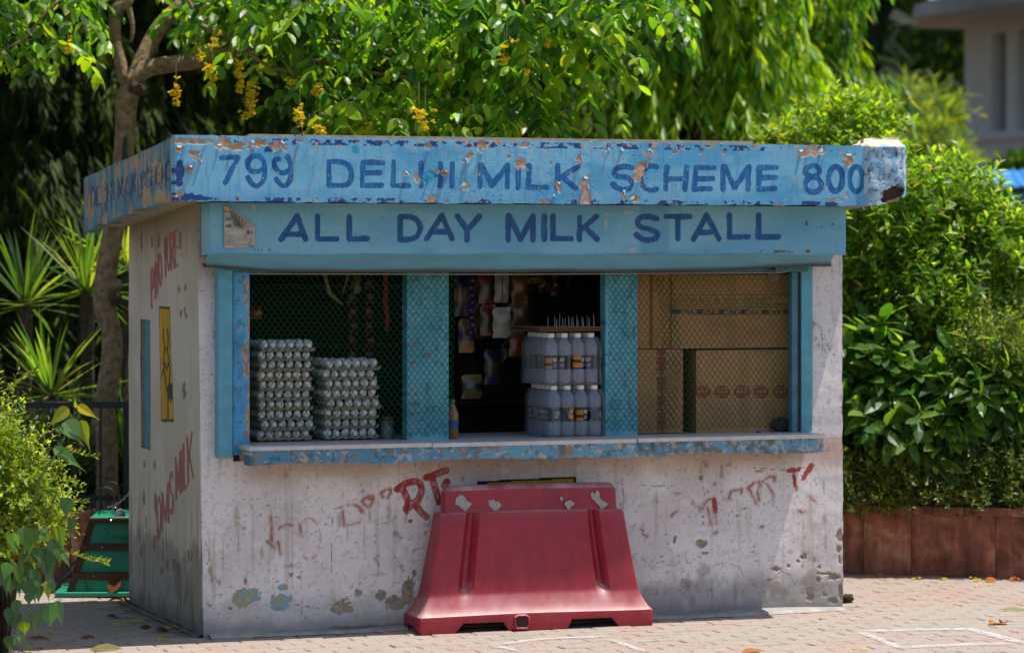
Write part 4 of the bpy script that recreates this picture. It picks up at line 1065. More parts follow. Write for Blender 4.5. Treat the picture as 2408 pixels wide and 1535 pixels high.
# ================================================================== planters of red sandstone slabs
def m_stone(name, c0, c1, c2):
    m, n, l, p = mat_new(name)
    tc = n.new('ShaderNodeTexCoord'); oi = n.new('ShaderNodeObjectInfo'); ge = n.new('ShaderNodeNewGeometry')
    ad = n.new('ShaderNodeVectorMath'); ad.operation = 'ADD'; cb = n.new('ShaderNodeCombineXYZ'); mu = n.new('ShaderNodeMath'); mu.operation = 'MULTIPLY'; mu.inputs[1].default_value = 37
    l.new(oi.outputs['Random'], mu.inputs[0]); l.new(mu.outputs[0], cb.inputs['X']); l.new(mu.outputs[0], cb.inputs['Y'])
    l.new(tc.outputs['Object'], ad.inputs[0]); l.new(cb.outputs[0], ad.inputs[1])
    a = n.new('ShaderNodeTexNoise'); a.inputs['Scale'].default_value = 3.4; a.inputs['Detail'].default_value = 8; a.inputs['Roughness'].default_value = .68; a.inputs['Distortion'].default_value = 1.6
    l.new(ad.outputs[0], a.inputs['Vector'])
    mp = n.new('ShaderNodeMapping'); mp.inputs['Scale'].default_value = (14, 14, 2.5); l.new(ad.outputs[0], mp.inputs['Vector'])
    s2 = n.new('ShaderNodeTexNoise'); s2.inputs['Scale'].default_value = 2; s2.inputs['Detail'].default_value = 7; l.new(mp.outputs[0], s2.inputs['Vector'])
    cr = n.new('ShaderNodeValToRGB'); e = cr.color_ramp.elements
    e[0].position = .36; e[0].color = (*lin(c0), 1); e[1].position = .72; e[1].color = (*lin(c2), 1); x = e.new(.54); x.color = (*lin(c1), 1)
    l.new(a.outputs['Fac'], cr.inputs['Fac'])
    mr = n.new('ShaderNodeMapRange'); mr.inputs['From Min'].default_value = .35; mr.inputs['From Max'].default_value = .65; mr.inputs['To Min'].default_value = .62; mr.inputs['To Max'].default_value = 1.12
    l.new(s2.outputs['Fac'], mr.inputs['Value'])
    vm = n.new('ShaderNodeVectorMath'); vm.operation = 'SCALE'; l.new(cr.outputs['Color'], vm.inputs[0]); l.new(mr.outputs[0], vm.inputs['Scale'])
    l.new(vm.outputs[0], p.inputs['Base Color']); p.inputs['Roughness'].default_value = .85
    bp = n.new('ShaderNodeBump'); bp.inputs['Strength'].default_value = .5; bp.inputs['Distance'].default_value = .01; l.new(a.outputs['Fac'], bp.inputs['Height']); l.new(bp.outputs['Normal'], p.inputs['Normal'])
    return m
M['sandstone'] = m_stone('red_sandstone', '#66402f', '#9c5d47', '#bd8b70')
M['sandstone_pale'] = m_stone('pale_streaked_sandstone', '#8a4c38', '#ad6c52', '#d0a88a')
M['sandstone_cap'] = m_stone('sandstone_coping', '#6e4335', '#935a46', '#b08570')
def planter(name, label, A, B, zt, joints, thick=0.6, cap=0.045, group=None):
    """A,B: ground points of the front face"""
    A, B = np.array(A[:2]), np.array(B[:2]); L = np.linalg.norm(B - A); ang = math.atan2(*(B - A)[::-1])
    root = empty(name, (A[0], A[1], 0), ang); tag(root, label, 'planter', group)
    k = MB().box((0.0, 0.03, 0), (L, thick - 0.03, zt - cap)).build('soil_bed', M['soil'], root)
    js = [0] + [j for j in joints if 0 < j < L] + [L]
    for i in range(len(js) - 1):
        m = MB().box((js[i] + 0.0012, 0.0 - 0.003 * (i % 2), 0.0), (js[i + 1] - 0.0012, 0.028, zt - cap), 0.002)
        m.build('stone_panel', M['sandstone_pale'] if i % 3 == 2 else M['sandstone'], root)
    for e in (0, L - 0.03):
        MB().box((e, 0.03, 0), (e + 0.03, thick - 0.03, zt - cap), 0.003).build('end_panel', M['sandstone'], root)
    n_ = max(1, int(L / 0.9))
    for i in range(n_):
        MB().box((L * i / n_ + 0.002 - 0.02 * (i == 0), -0.022, zt - cap), (L * (i + 1) / n_ - 0.002 + 0.02 * (i == n_ - 1), 0.13, zt), 0.005).build('coping_stone', M['sandstone_cap'], root)
    return root
pl, pr = at_z(1985, 1347, 0), at_z(2408, 1361, 0)
dv = (pr - pl) / np.linalg.norm(pr - pl)
PA, PB = pl - dv * 1.25, pr + dv * 1.6
jd = [np.linalg.norm(at_z(u, 1352, 0) - PA) for u in (1860, 2022, 2144, 2350, 2440, 2560)]
planter('stone_planter', 'long red sandstone planter wall under the hedge right of the stall', PA, PB, 0.385, jd)
ql, qr = at_d(-160, 1250, 16.75), at_d(420, 1250, 16.75)
planter('stone_planter', 'dark red sandstone planter wall behind the green cart', ql, qr, 0.38, [0.3, 0.75, 1.2])
s0_, s1_ = at_d(-460, 1500, 13.45), at_d(-26, 1500, 13.45)
planter('stone_planter', 'red sandstone planter holding the leafy shrub left of the stall', s0_, s1_, 0.285, [0.4], 0.55)

# ================================================================== railing on the planters
def railing(u0, u1, d, vt, label, zb, bars, post):
    A, B = at_d(u0, vt, d), at_d(u1, vt, d); L = np.linalg.norm((B - A)[:2])
    root = empty('iron_railing', (A[0], A[1], zb), -TH); tag(root, label, 'railing')
    zt = A[2] - zb
    MB().box((0, -0.018, zt - 0.035), (L, 0.018, zt), 0.003).build('top_rail', M['iron'], root)
    MB().box((0, -0.012, 0.06), (L, 0.012, 0.085), 0.002).build('bottom_rail', M['iron'], root)
    for u in bars:
        x = (u - u0) / (u1 - u0) * L
        MB().box((x - 0.007, -0.007, 0.0), (x + 0.007, 0.007, zt - 0.035)).build('bar', M['iron'], root)
    for u in post:
        x = (u - u0) / (u1 - u0) * L
        MB().box((x - 0.017, -0.017, -0.02), (x + 0.017, 0.017, zt - 0.036)).build('post', M['iron'], root)
    return root
railing(-150, 420, 17.05, 944, 'black iron railing in front of the tree trunk', 0.36, [-73, -11, 51, 114, 174, 237, 362], [-140, 298])
railing(1960, 2640, 17.75, 938, 'black iron railing half hidden in the hedge', 0.36, list(range(2010, 2640, 61)), [1975, 2300, 2620])
# ================================================================== red plastic road barrier
M['barrier'] = m_plain('faded_red_plastic', '#9c1f30', 0.38, var=0.16, scale=7, bump=0.06, spec=0.5, dark='#861c2b', dist=0.006)
# dust and scuffs lighten it unevenly
def scuff(m):
    n, l = m.node_tree.nodes, m.node_tree.links; p = n['Principled BSDF']
    src = p.inputs['Base Color'].links[0].from_socket
    tc = n.new('ShaderNodeTexCoord'); mp = n.new('ShaderNodeMapping'); mp.inputs['Scale'].default_value = (9, 9, 2.0)
    l.new(tc.outputs['Object'], mp.inputs['Vector'])
    no = n.new('ShaderNodeTexNoise'); no.inputs['Scale'].default_value = 2.4; no.inputs['Detail'].default_value = 8; no.inputs['Roughness'].default_value = 0.7
    l.new(mp.outputs['Vector'], no.inputs['Vector'])
    mr = n.new('ShaderNodeMapRange'); mr.inputs['From Min'].default_value = 0.46; mr.inputs['From Max'].default_value = 0.78; mr.inputs['To Max'].default_value = 0.11
    l.new(no.outputs['Fac'], mr.inputs['Value'])
    mx = n.new('ShaderNodeMix'); mx.data_type = 'RGBA'; mx.inputs['B'].default_value = (*lin('#b8747a'), 1)
    l.new(mr.outputs['Result'], mx.inputs['Factor']); l.new(src, mx.inputs['A']); l.new(mx.outputs['Result'], p.inputs['Base Color'])
    m2 = n.new('ShaderNodeMapRange'); m2.inputs['To Min'].default_value = 0.30; m2.inputs['To Max'].default_value = 0.55
    l.new(no.outputs['Fac'], m2.inputs['Value']); l.new(m2.outputs['Result'], p.inputs['Roughness'])
scuff(M['barrier'])
def dust_sheen(m):
    """pale dust and sunlit sheen, painted on whatever faces up"""
    n, l = m.node_tree.nodes, m.node_tree.links; p = n['Principled BSDF']
    src = p.inputs['Base Color'].links[0].from_socket
    ge = n.new('ShaderNodeNewGeometry'); sx = n.new('ShaderNodeSeparateXYZ'); l.new(ge.outputs['Normal'], sx.inputs[0])
    no = n.new('ShaderNodeTexNoise'); no.inputs['Scale'].default_value = 7; no.inputs['Detail'].default_value = 6; l.new(ge.outputs['Position'], no.inputs['Vector'])
    mr = n.new('ShaderNodeMapRange'); mr.inputs['From Min'].default_value = .16; mr.inputs['From Max'].default_value = .62; mr.inputs['To Max'].default_value = 1.0; l.new(sx.outputs['Z'], mr.inputs['Value'])
    m2 = n.new('ShaderNodeMapRange'); m2.inputs['From Min'].default_value = .35; m2.inputs['From Max'].default_value = .66; m2.inputs['To Min'].default_value = .22; m2.inputs['To Max'].default_value = .85; l.new(no.outputs['Fac'], m2.inputs['Value'])
    mu = n.new('ShaderNodeMath'); mu.operation = 'MULTIPLY'; l.new(mr.outputs[0], mu.inputs[0]); l.new(m2.outputs[0], mu.inputs[1])
    mx = n.new('ShaderNodeMix'); mx.data_type = 'RGBA'; mx.inputs['B'].default_value = (*lin('#c9a3a0'), 1)
    l.new(mu.outputs[0], mx.inputs['Factor']); l.new(src, mx.inputs['A']); l.new(mx.outputs['Result'], p.inputs['Base Color'])
dust_sheen(M['barrier'])  # lightens upward faces for the flare's sunlit sheen as well as dust
bar = empty('road_barrier', (1.555, -0.128, 0), -0.022)
tag(bar, 'red plastic road barrier with torn grey reflector stickers, standing against the stall', 'road barrier')
# levels: z, half length, half depth, groove depth, corner radius
LV = [(0.0, .583, .130, 0, .012), (0.03, .584, .131, 0, .012), (0.072, .585, .132, 0, .014), (0.080, .583, .131, 0, .016), (0.086, .577, .126, 0, .018),
      (0.10, .566, .116, 0, .018), (0.12, .554, .105, 0, .018), (0.145, .541, .095, .002, .016), (0.162, .533, .088, .006, .014), (0.176, .528, .084, .012, .012), (0.20, .522, .082, .030, .010), (0.24, .514, .079, .038, .010),
      (0.34, .495, .072, .038, .010), (0.45, .476, .065, .036, .010), (0.545, .460, .061, .034, .010), (0.553, .457, .058, .032, .012), (0.5545, .447, .049, .012, .012), (0.5555, .436, .043, 0, .012),
      (0.562, .433, .041, 0, .012), (0.645, .430, .039, 0, .012), (0.658, .427, .036, 0, .014), (0.675, .415, .022, 0, .012), (0.679, .408, .014, 0, .008)]
# stations along the long side: fine around the two grooves and the arches
GA, GB = (.126, .205), (.802, .873)
st = sorted(set([0, .03, .06, .09] + [g + k for g in (GA[0], GB[0]) for k in (0, .006, .02, .032)] + [g - k for g in (GA[1], GB[1]) for k in (0, .006, .02, .032)] +
      [.138, .157, .176, .262, .349, .362, .376, .39, .43, .47, .55, .63, .64, .651, .70, .74, .827, .845, .86, .91, .95, 1.0]))
st = [s for i, s in enumerate(st) if i == 0 or s - st[i - 1] > 0.0025]
def groove(s):
    g = 0
    for a, b in (GA, GB):
        if a < s < b: g = max(g, min(1, (s - a) / .028, (b - s) / .028))
    return g
def arch(s):
    for a, b, c, d in ((.138, .176, .349, .376), (.63, .651, .827, .86)):
        if a <= s <= d:
            return 0.045 * min(1, (s - a) / (b - a) if s < b else 1, (d - s) / (d - c) if s > c else 1)
    return 0
V = []; nl = 0
for li, (z, hx, hy, g, cr) in enumerate(LV):
    loop = []
    for s in st:
        x = -hx + cr + (2 * hx - 2 * cr) * s
        loop.append((x, -hy + g * groove(s), (arch(s) if li == 0 else z if li > 1 else max(z, arch(s) + 0.012))))
    loop += [(hx - cr * .3, -hy + cr * .3, z), (hx, -hy + cr, z)]
    sl = 0.05 * (li == 0)
    loop += [(hx, -hy * .45, z), (hx, -hy * .35, z + sl), (hx, hy * .35, z + sl), (hx, hy * .45, z)]
    loop += [(hx, hy - cr, z), (hx - cr * .3, hy - cr * .3, z)]
    for s in reversed(st):
        x = -hx + cr + (2 * hx - 2 * cr) * s
        loop.append((x, hy - g * groove(s), (arch(s) if li == 0 else z if li > 1 else max(z, arch(s) + 0.012))))
    loop += [(-hx + cr * .3, hy - cr * .3, z), (-hx, hy - cr, z), (-hx, hy * .45, z), (-hx, hy * .35, z + sl), (-hx, -hy * .35, z + sl), (-hx, -hy * .45, z), (-hx, -hy + cr, z), (-hx + cr * .3, -hy + cr * .3, z)]
    nl = len(loop); V += loop
V = np.array(V)
V[:, 1] += 0.003 * np.sin(V[:, 0] * 9) * sstep(0.1, 0.3, V[:, 2]) + 0.004 * np.sin(V[:, 0] * 4 + 1)
V[:, 2] += 0.003 * np.sin(V[:, 0] * 5 + 2) * sstep(0.05, 0.09, V[:, 2])
F = [np.array([[l * nl + k, l * nl + (k + 1) % nl, (l + 1) * nl + (k + 1) % nl, (l + 1) * nl + k] for l in range(len(LV) - 1) for k in range(nl)])]
F.append(np.array([[(len(LV) - 1) * nl + k for k in range(nl)]]))
body = link('body', np_mesh('body', V, F, M['barrier']), bar)
mod = body.modifiers.new('wall', 'SOLIDIFY'); mod.thickness = 0.006; mod.offset = -1
autosmooth(body, 24)
# drain socket at the foot
dm = MB(); pts = [(-.034, .0, .062), (-.036, .0, .03), (-.026, .0, .012), (.026, .0, .010), (.036, .0, .03), (.034, .0, .062), (.02, .0, .072), (-.02, .0, .072), (-.034, 0, .062)]
dm.tube(pts, 0.006, 6, cap=False)
o = dm.build('drain_socket', M['barrier'], bar, smooth=True, loc=(-0.583 + 1.166 * .43, -0.133, 0))
M['hollow'] = m_plain('dark_red_hollow', '#34100f', 0.7, var=0.2, bump=0)
MB().add([(-.033, 0, .06), (-.035, 0, .03), (-.026, 0, .013), (.026, 0, .012), (.035, 0, .03), (.033, 0, .06), (.02, 0, .07), (-.02, 0, .07)], [tuple(range(8))]).build('socket_hole', M['hollow'], o, loc=(0, -0.0015, 0))
# torn sticker remnants
M['sticker'] = m_plain('torn_grey_reflector', '#9d9a95', 0.55, var=0.25, scale=90, bump=0.2)
for poly in ([(600, 345), (612, 300), (640, 275), (672, 282), (690, 318), (735, 345), (683, 408), (640, 370)], [(863, 318), (885, 322), (905, 312), (925, 335), (940, 325), (970, 355), (945, 390), (915, 418), (895, 385), (875, 365)],
             [(1465, 345), (1478, 328), (1512, 314), (1548, 345), (1520, 366), (1514, 380), (1498, 396), (1480, 372)], [(1425, 303), (1436, 286), (1448, 290), (1455, 318), (1440, 322)],
             [(1668, 268), (1690, 252), (1700, 272), (1722, 235), (1745, 262), (1740, 300), (1768, 318), (1812, 345), (1790, 368), (1755, 392), (1738, 360), (1705, 325), (1680, 300)]):
    pw = [at_y(*B2(x, y), -0.128 - 0.0422) for x, y in poly]
    loc = []
    for q in pw:
        dx, dy = q[0] - 1.555, q[1] + 0.128
        loc.append((dx * math.cos(.022) - dy * math.sin(.022), -0.0425 - 0.0015, q[2]))
    mb = MB(); k = len(loc)
    mb.add(loc + [(x, y + 0.004, z) for x, y, z in loc], [tuple(range(k))] + [(i, k + i, k + (i + 1) % k, (i + 1) % k) for i in range(k)])
    mb.build('reflector_sticker', M['sticker'], bar)
# ================================================================== goods on the counter
Z_C = CZ
M['pulp'] = m_plain('grey_egg_tray_pulp', '#9b9082', 0.95, var=0.25, scale=60, bump=0.5)
M['egg'] = m_plain('eggshell', '#f2efea', 0.85, var=0.06, scale=40, bump=0.0, spec=0.12)
def tray_mesh():
    n, m = 25, 21; s = 0.2825
    V = []
    for j in range(m):
        for i in range(n):
            x, y = i / (n - 1), j / (m - 1)
            cx_, cy_ = math.cos(2 * math.pi * x * 6), math.cos(2 * math.pi * y * 5)
            z = 0.017 + 0.016 * (cx_ * 0.5 + cy_ * 0.5)
            if i in (0, n - 1) or j in (0, m - 1): z = 0.021 + 0.006 * (cx_ if j in (0, m - 1) else cy_)
            V.append((x * s - s / 2, y * s * 0.98, z))
    F = np.array([[j * n + i, j * n + i + 1, (j + 1) * n + i + 1, (j + 1) * n + i] for j in range(m - 1) for i in range(n - 1)])
    me = np_mesh('egg_tray', V, F, M['pulp'], smooth=True)
    return me
def rim_mesh():
    s = 0.2825 / 2; d = 0.2825 * .98; V = []; F = []; pts = []
    for i in range(25): pts.append((-s + 2 * s * i / 24, 0.0, 2 * math.pi * i / 4))
    for j in range(1, 21): pts.append((s, d * j / 20, 2 * math.pi * j / 4))
    for i in range(23, -1, -1): pts.append((-s + 2 * s * i / 24, d, 2 * math.pi * i / 4))
    for j in range(19, 0, -1): pts.append((-s, d * j / 20, 2 * math.pi * j / 4))
    for x, y, a in pts:
        w_ = math.cos(a); ox = 0.004 * (1 if x > s - 1e-6 else -1 if x < -s + 1e-6 else 0); oy = 0.004 * (1 if y > d - 1e-6 else -1 if y < 1e-6 else 0)
        V += [(x, y, 0.021 + 0.006 * w_), (x + ox, y + oy, 0.0175 + 0.006 * w_), (x + ox * .2, y + oy * .2, 0.007 + 0.003 * w_)]
    k = len(pts)
    for i in range(k):
        j = (i + 1) % k
        F += [(i * 3, j * 3, j * 3 + 1, i * 3 + 1), (i * 3 + 1, j * 3 + 1, j * 3 + 2, i * 3 + 2)]
    return np_mesh('rim', V, np.array(F), M['pulp'], smooth=True)
TM, RM = tray_mesh(), rim_mesh()
RM2 = RM.copy(); RM2.materials[0] = m_plain('tan_egg_tray_pulp', '#a58d6e', 0.95, var=0.25, scale=60, bump=0.5)
em = MB(); em.lathe([(0.0005, -0.0255), (0.010, -0.0235), (0.0175, -0.016), (0.0212, -0.004), (0.0205, 0.006), (0.0165, 0.017), (0.010, 0.0245), (0.0005, 0.0285)], 10, cap=False)
EM = em.mesh('egg', M['egg'], True)
ORD = ['lowest', 'second', 'third', 'fourth', 'fifth', 'sixth', 'seventh', 'eighth', 'ninth', 'topmost']
def egg_stack(u0, u1, y, n, which, seed):
    rs = random.Random(seed)
    xa, xb = at_y(u0, 950, y)[0], at_y(u1, 950, y)[0]; xc = (xa + xb) / 2; k = (xb - xa) / 0.2905
    for i in range(n):
        o = link('egg_tray', TM, None, (xc + rs.gauss(0, .003) + (.006 if i % 2 else -.006), y + rs.gauss(0, .004), Z_C + 0.0005 + i * 0.0462))
        o.scale = (k, 1, 1); o.rotation_euler = (0, 0, rs.gauss(0, .025))
        r_ = link('rim', RM if rs.random() < .55 else RM2, o)
        pos = 'lowest tray' if i == 0 else 'topmost tray' if i == n - 1 else ORD[i] + ' tray from below'
        tag(o, f'grey pulp egg tray, {pos} in the {which} stack behind the net', 'egg tray', 'egg trays stacked behind the net')
        for a in range(6):
            for b in range(5):
                if not (b == 0 or (a == 0 and b < 4) or i == n - 1): continue
                e = link('egg', EM, None, (o.location.x + (-0.2825 / 2 + 0.0471 * (a + .5)) * k, o.location.y + 0.2825 * .98 * (b + .5) / 5, o.location.z + 0.034 + rs.gauss(0, .0015)))
                e.rotation_euler = (rs.gauss(0, .12), rs.gauss(0, .12), 0); e.scale = (k * rs.uniform(.90, 1.06),) * 3
                if rs.random() < .3: e.rotation_euler = (math.pi + rs.gauss(0, .1), rs.gauss(0, .1), 0)
                tag(e, f'white egg in the {pos} of the {which} stack' + (', front row' if b == 0 else ', further back'), 'egg', f'white eggs of the {which} stack, {pos}')
egg_stack(607, 737, 0.12, 10, 'taller', 3)
egg_stack(764, 893, 0.13, 8, 'shorter', 4)

# ---- shrink-wrapped packs of bottles
M['pet'] = m_clear('bottle_plastic', (0.80, 0.86, 0.92), 0.36, 0.10, (0.44, 0.47, 0.52))
M['film'] = m_clear('shrink_film', (0.93, 0.95, 0.98), 0.05, 0.2, (0.55, 0.58, 0.63))
def crinkle(m):
    n, l = m.node_tree.nodes, m.node_tree.links; p = n['Principled BSDF']
    tc = n.new('ShaderNodeTexCoord'); no = n.new('ShaderNodeTexNoise'); no.inputs['Scale'].default_value = 26; no.inputs['Detail'].default_value = 4; no.inputs['Distortion'].default_value = 2.5
    l.new(tc.outputs['Object'], no.inputs['Vector']); b = n.new('ShaderNodeBump'); b.inputs['Strength'].default_value = .7; b.inputs['Distance'].default_value = .006
    l.new(no.outputs['Fac'], b.inputs['Height']); l.new(b.outputs['Normal'], p.inputs['Normal'])
crinkle(M['film'])
M['cap'] = m_plain('white_cap', '#eceae6', 0.5, var=0.06, bump=0)
M['label'] = m_paint('bottle_label', 0.5, 90, 0.1, 0.05)
M['card'] = m_plain('brown_cardboard', '#96704a', 0.9, var=0.15, scale=22, bump=0.15)
bl = MB(); BP = [(0.022, 0.0), (0.029, 0.004), (0.031, 0.012), (0.031, 0.07), (0.0298, 0.074), (0.0298, 0.140), (0.031, 0.145), (0.0312, 0.168), (0.0302, 0.182), (0.0275, 0.195), (0.0225, 0.206), (0.0165, 0.2145), (0.013, 0.220), (0.0125, 0.238)]
bl.lathe(BP, 14); BM_ = bl.mesh('bottle', M['pet'], True)
cm = MB(); cm.lathe([(0.0160, 0.228), (0.0165, 0.230), (0.0165, 0.247), (0.0145, 0.2495)], 14); CM_ = cm.mesh('cap', M['cap'], False)
def label_mesh(rot):
    n, m = 46, 14; V = []; c = []
    for j in range(m + 1):
        for i in range(n):
            a = 2 * math.pi * i / n; V.append((0.0306 * math.cos(a), 0.0306 * math.sin(a), 0.072 + 0.068 * j / m))
            g = (i / n * 6.283 + rot) % 6.283; t = j / m
            col_ = lin('#141416')
            if 0.9 < g < 2.2:
                col_ = lin('#b97a1c') if (int(g * 22 + j * 0.4) % 3) and 0.05 < t < 0.95 else lin('#1a1512')
            elif 2.3 < g < 3.0 and (0.55 < t < 0.85 or (0.12 < t < 0.42 and j % 2)): col_ = lin('#c9c8c6') if (i + j // 3) % 3 else lin('#202022')
            elif 3.6 < g < 5.0: col_ = lin('#8e8d8c') if j % 2 and (i * 7 + j * 3) % 5 > 1 else lin('#141416')
            elif 5.1 < g < 5.4 and 0.25 < t < 0.7: col_ = lin('#bdbcb8')
            c.append(col_)
    F = np.array([[j * n + i, j * n + (i + 1) % n, (j + 1) * n + (i + 1) % n, (j + 1) * n + i] for j in range(m) for i in range(n)])
    return np_mesh('label', V, F, M['label'], col=np.array(c), smooth=True)
LM_ = [label_mesh(r) for r in (0.2, 1.1, 2.3, 3.4, 4.6)]
def film_mesh(hx, hy, h, seed):
    """closed skin drawn over the bottle tops, with an oval opening in front"""
    rs = np.random.default_rng(seed); nx, nz, nd = 44, 30, 8
    lv = []; V = []
    per = [(-hx + 2 * hx * i / nx, -hy) for i in range(nx)] + [(hx, -hy + 2 * hy * i / nd) for i in range(nd)] + [(hx - 2 * hx * i / 16, hy) for i in range(16)] + [(-hx, hy - 2 * hy * i / nd) for i in range(nd)]
    n = len(per); F = []
    prof_ = [(1.0, 0.0), (1.01, .012)] + [(1.0, 0.012 + (h - 0.085) * k / 20) for k in range(1, 21)] + [(.985, h - .055), (.96, h - .04), (.93, h - .025), (.90, h - .012), (.89, h - 0.003)]
    for sc_, z in prof_[:-2]:
        for k, (x, y) in enumerate(per):
            w_ = 0.0016 * math.sin(x * 90 + z * 50) + 0.0012 * math.sin(z * 130 + x * 40 + seed) - 0.0035 * abs(math.sin(math.pi * (x + hx) / (hx / 2))) ** 0.5 * (1 if abs(y) >= hy - 1e-6 else 0) + 0.003
            nx_ = 0 if abs(x) < hx - 1e-6 else (1 if x > 0 else -1); ny_ = 0 if abs(y) < hy - 1e-6 else (1 if y > 0 else -1)
            V.append((x * sc_ + nx_ * w_, y * sc_ + ny_ * w_, z))
    for j in range(len(prof_) - 3):
        for k in range(n):
            q = (j * n + k, j * n + (k + 1) % n, (j + 1) * n + (k + 1) % n, (j + 1) * n + k)
            cx_ = np.mean([V[i][0] for i in q]); cz_ = np.mean([V[i][2] for i in q]); cy_ = np.mean([V[i][1] for i in q])
            if cy_ < -hy * .9 and ((cx_ - 0.012) / (hx * .46)) ** 2 + ((cz_ - 0.098) / 0.036) ** 2 < 1: continue
            F.append(q)
    return np_mesh('shrink_film', V, np.array(F), M['film'], smooth=True)
def bottle_pack(u0, u1, y, z0, label, seed, rz):
    rs = random.Random(seed)
    xa, xb = at_y(u0, 950, y)[0], at_y(u1, 950, y)[0]; p = (xb - xa) / 4; p_ = p; hx, hy = 2 * p, 2.5 * 0.0625
    root = empty('bottle_pack', ((xa + xb) / 2, y + hy, z0), rz); tag(root, label, 'bottle pack', 'shrink-wrapped bottle packs on the counter')
    sc_ = p / 0.0628
    for a in range(4):
        for b in range(5):
            o = link('bottle', BM_, root, (-hx + p * (a + .5), -hy + 0.0625 * (b + .5), 0.003)); o.scale = (sc_, sc_, 0.98)
            link('cap', CM_, o)
            if b == 0 or a == 0:
                l_ = link('label', LM_[rs.randrange(5)], o); l_.rotation_euler = (0, 0, rs.uniform(0, 6.28) if b else [0.6, 3.9, 1.8, 2.6][a] + seed)
    if seed == 1:
        for a, wd in ((0, ('LEHAR', 'CLUB', 'SODA')), (1, ('LEHAR', 'CLUB', 'SODA'))):
            pm = MB()
            for r_, word in enumerate(wd):
                for pl in text_lines(word, (0, 0), (.0028, 0), (0, .0062 if r_ else .0075), 1.3, .55):
                    for p, q in zip(pl[:-1], pl[1:]):
                        z0, z1 = .113 - .011 * r_ + p[1], .113 - .011 * r_ + q[1]; A0, A1 = -math.pi / 2 + (p[0] - .004) / .031 - .1, -math.pi / 2 + (q[0] - .004) / .031 - .1
                        R0 = .0318; pm.tube([(R0 * math.cos(A0), R0 * math.sin(A0), z0), (R0 * math.cos(A1), R0 * math.sin(A1), z1)], .0007, 3, cap=False)
            pm.build('label_print', M['cap'], [o for o in root.children if o.name.startswith('bottle') and abs(o.location.x - (-hx + p_ * (a + .5))) < .002 and o.location.y < -hy + .04][0])
    link('shrink_film', film_mesh(hx + 0.003, hy + 0.003, 0.252, seed), root)
    MB().box((-hx - .002, -hy - .002, 0), (hx + .002, hy + .002, 0.0025)).build('base_card', M['card'], root)
bottle_pack(1291, 1418, 0.035, Z_C, 'lower clear pack of black-labelled soda bottles standing on the counter', 1, 0.0)
bottle_pack(1283, 1409, 0.04, Z_C + 0.2515, 'upper clear pack of black-labelled soda bottles resting on another pack', 2, 0.02)

# ---- shallow carton with thin spikes lying on the packs
zt = Z_C + 0.2515 * 2 + 0.006
xa, xb = at_y(1262, 780, 0.03)[0], at_y(1412, 780, 0.03)[0]
fc = empty('shallow_carton', ((xa + xb) / 2, 0.19, zt + 0.001), 0.03); tag(fc, 'shallow brown open carton with thin spikes on top of the bottle packs', 'shallow carton')
w_ = (xb - xa) / 2
MB().box((-w_, -.17, 0.0), (w_, .17, 0.004)).box((-w_ * 1.03, -.175, 0.016), (w_ * .98, .165, 0.019)).build('card_sheet', M['card'], fc)
fm = MB(); fm.add([(-w_, -.172, 0.002), (w_, -.172, 0.002), (w_ * .97, -.178, .014), (-w_ * 1.02, -.18, .017)], [(0, 1, 2, 3)]); fm.add([(-w_, -.172, .002), (-w_, .17, .002), (-w_ * 1.02, .17, .017), (-w_ * 1.02, -.18, .017)], [(0, 1, 2, 3)])
fm.build('lid_edge', m_plain('dark_card_edge', '#4a3423', 0.9, bump=0), fc)
rs = random.Random(8); 
for k in range(16):
    x = -w_ * .3 + (k % 8) * w_ * 1.2 / 7 + rs.uniform(-.006, .006)
    MB().tube([(x, -.12 + .1 * (k // 8), .019), (x + rs.uniform(-.002, .002), -.12 + .1 * (k // 8), .026 + rs.uniform(.03, .055))], [0.0024, 0.0008], 5).build('spike', M['steel'], fc)

# ---- cardboard boxes behind the right net
def carton(u0, u1, v0, v1, y, dep, label, marks, base='#b3875a', seed=1):
    A = at_y(u0, v1, y); B = at_y(u1, v0, y); W, H = B[0] - A[0], B[2] - A[2]
    root = empty('carton', (A[0], y, A[2])); tag(root, label, 'carton', 'brown cartons stacked behind the right net')
    def paint(a, b, u, v):
        n = fbm(a * 9, b * 9, seed * 7 + 501, 4)
        c = mixc(np.tile(lin(base), (len(u), 1)), lin(base) * 0.82, sstep(0.4, 0.7, n))
        c = mixc(c, lin(base) * 1.1, 0.4 * sstep(0.55, 0.7, vnoise(a * 60, b * 700, seed)))
        seam = np.abs(a - W * .5) ; c = mixc(c, lin(base) * .72, .5 * sstep(.028, .026, seam) * (W > .3) + .5 * sstep(.0035, .0015, np.minimum(np.minimum(a, W - a), np.minimum(b, H - b))))
        return marks(c, a, b, u, v, W, H)
    f = panel('front_face', None, (A[0], y, A[2]), (1, 0, 0), (0, 0, 1), W, H, 0.004, M['print'], paint, lambda a, b, u, v: 0.002 * (fbm(a * 5, b * 5, seed, 2) - .5), 0.0)
    f.parent = root; f.matrix_parent_inverse = Matrix.Translation(-root.location)
    MB().box((0.0, 0.002, 0.0), (W, dep, H)).build('box', M['card'], root)
    return root
def mk_red_strip(uc, hw, txt=True):
    def f(c, a, b, u, v, W, H):
        k = sstep(hw, hw - 1, np.abs(u - uc)); t = (vnoise(v / 2.2, u / 40, 3) > 0.35) | (np.abs(u - uc) < 3)
        return mixc(c, lin('#7d2b26'), 0.8 * k * t)
    return f
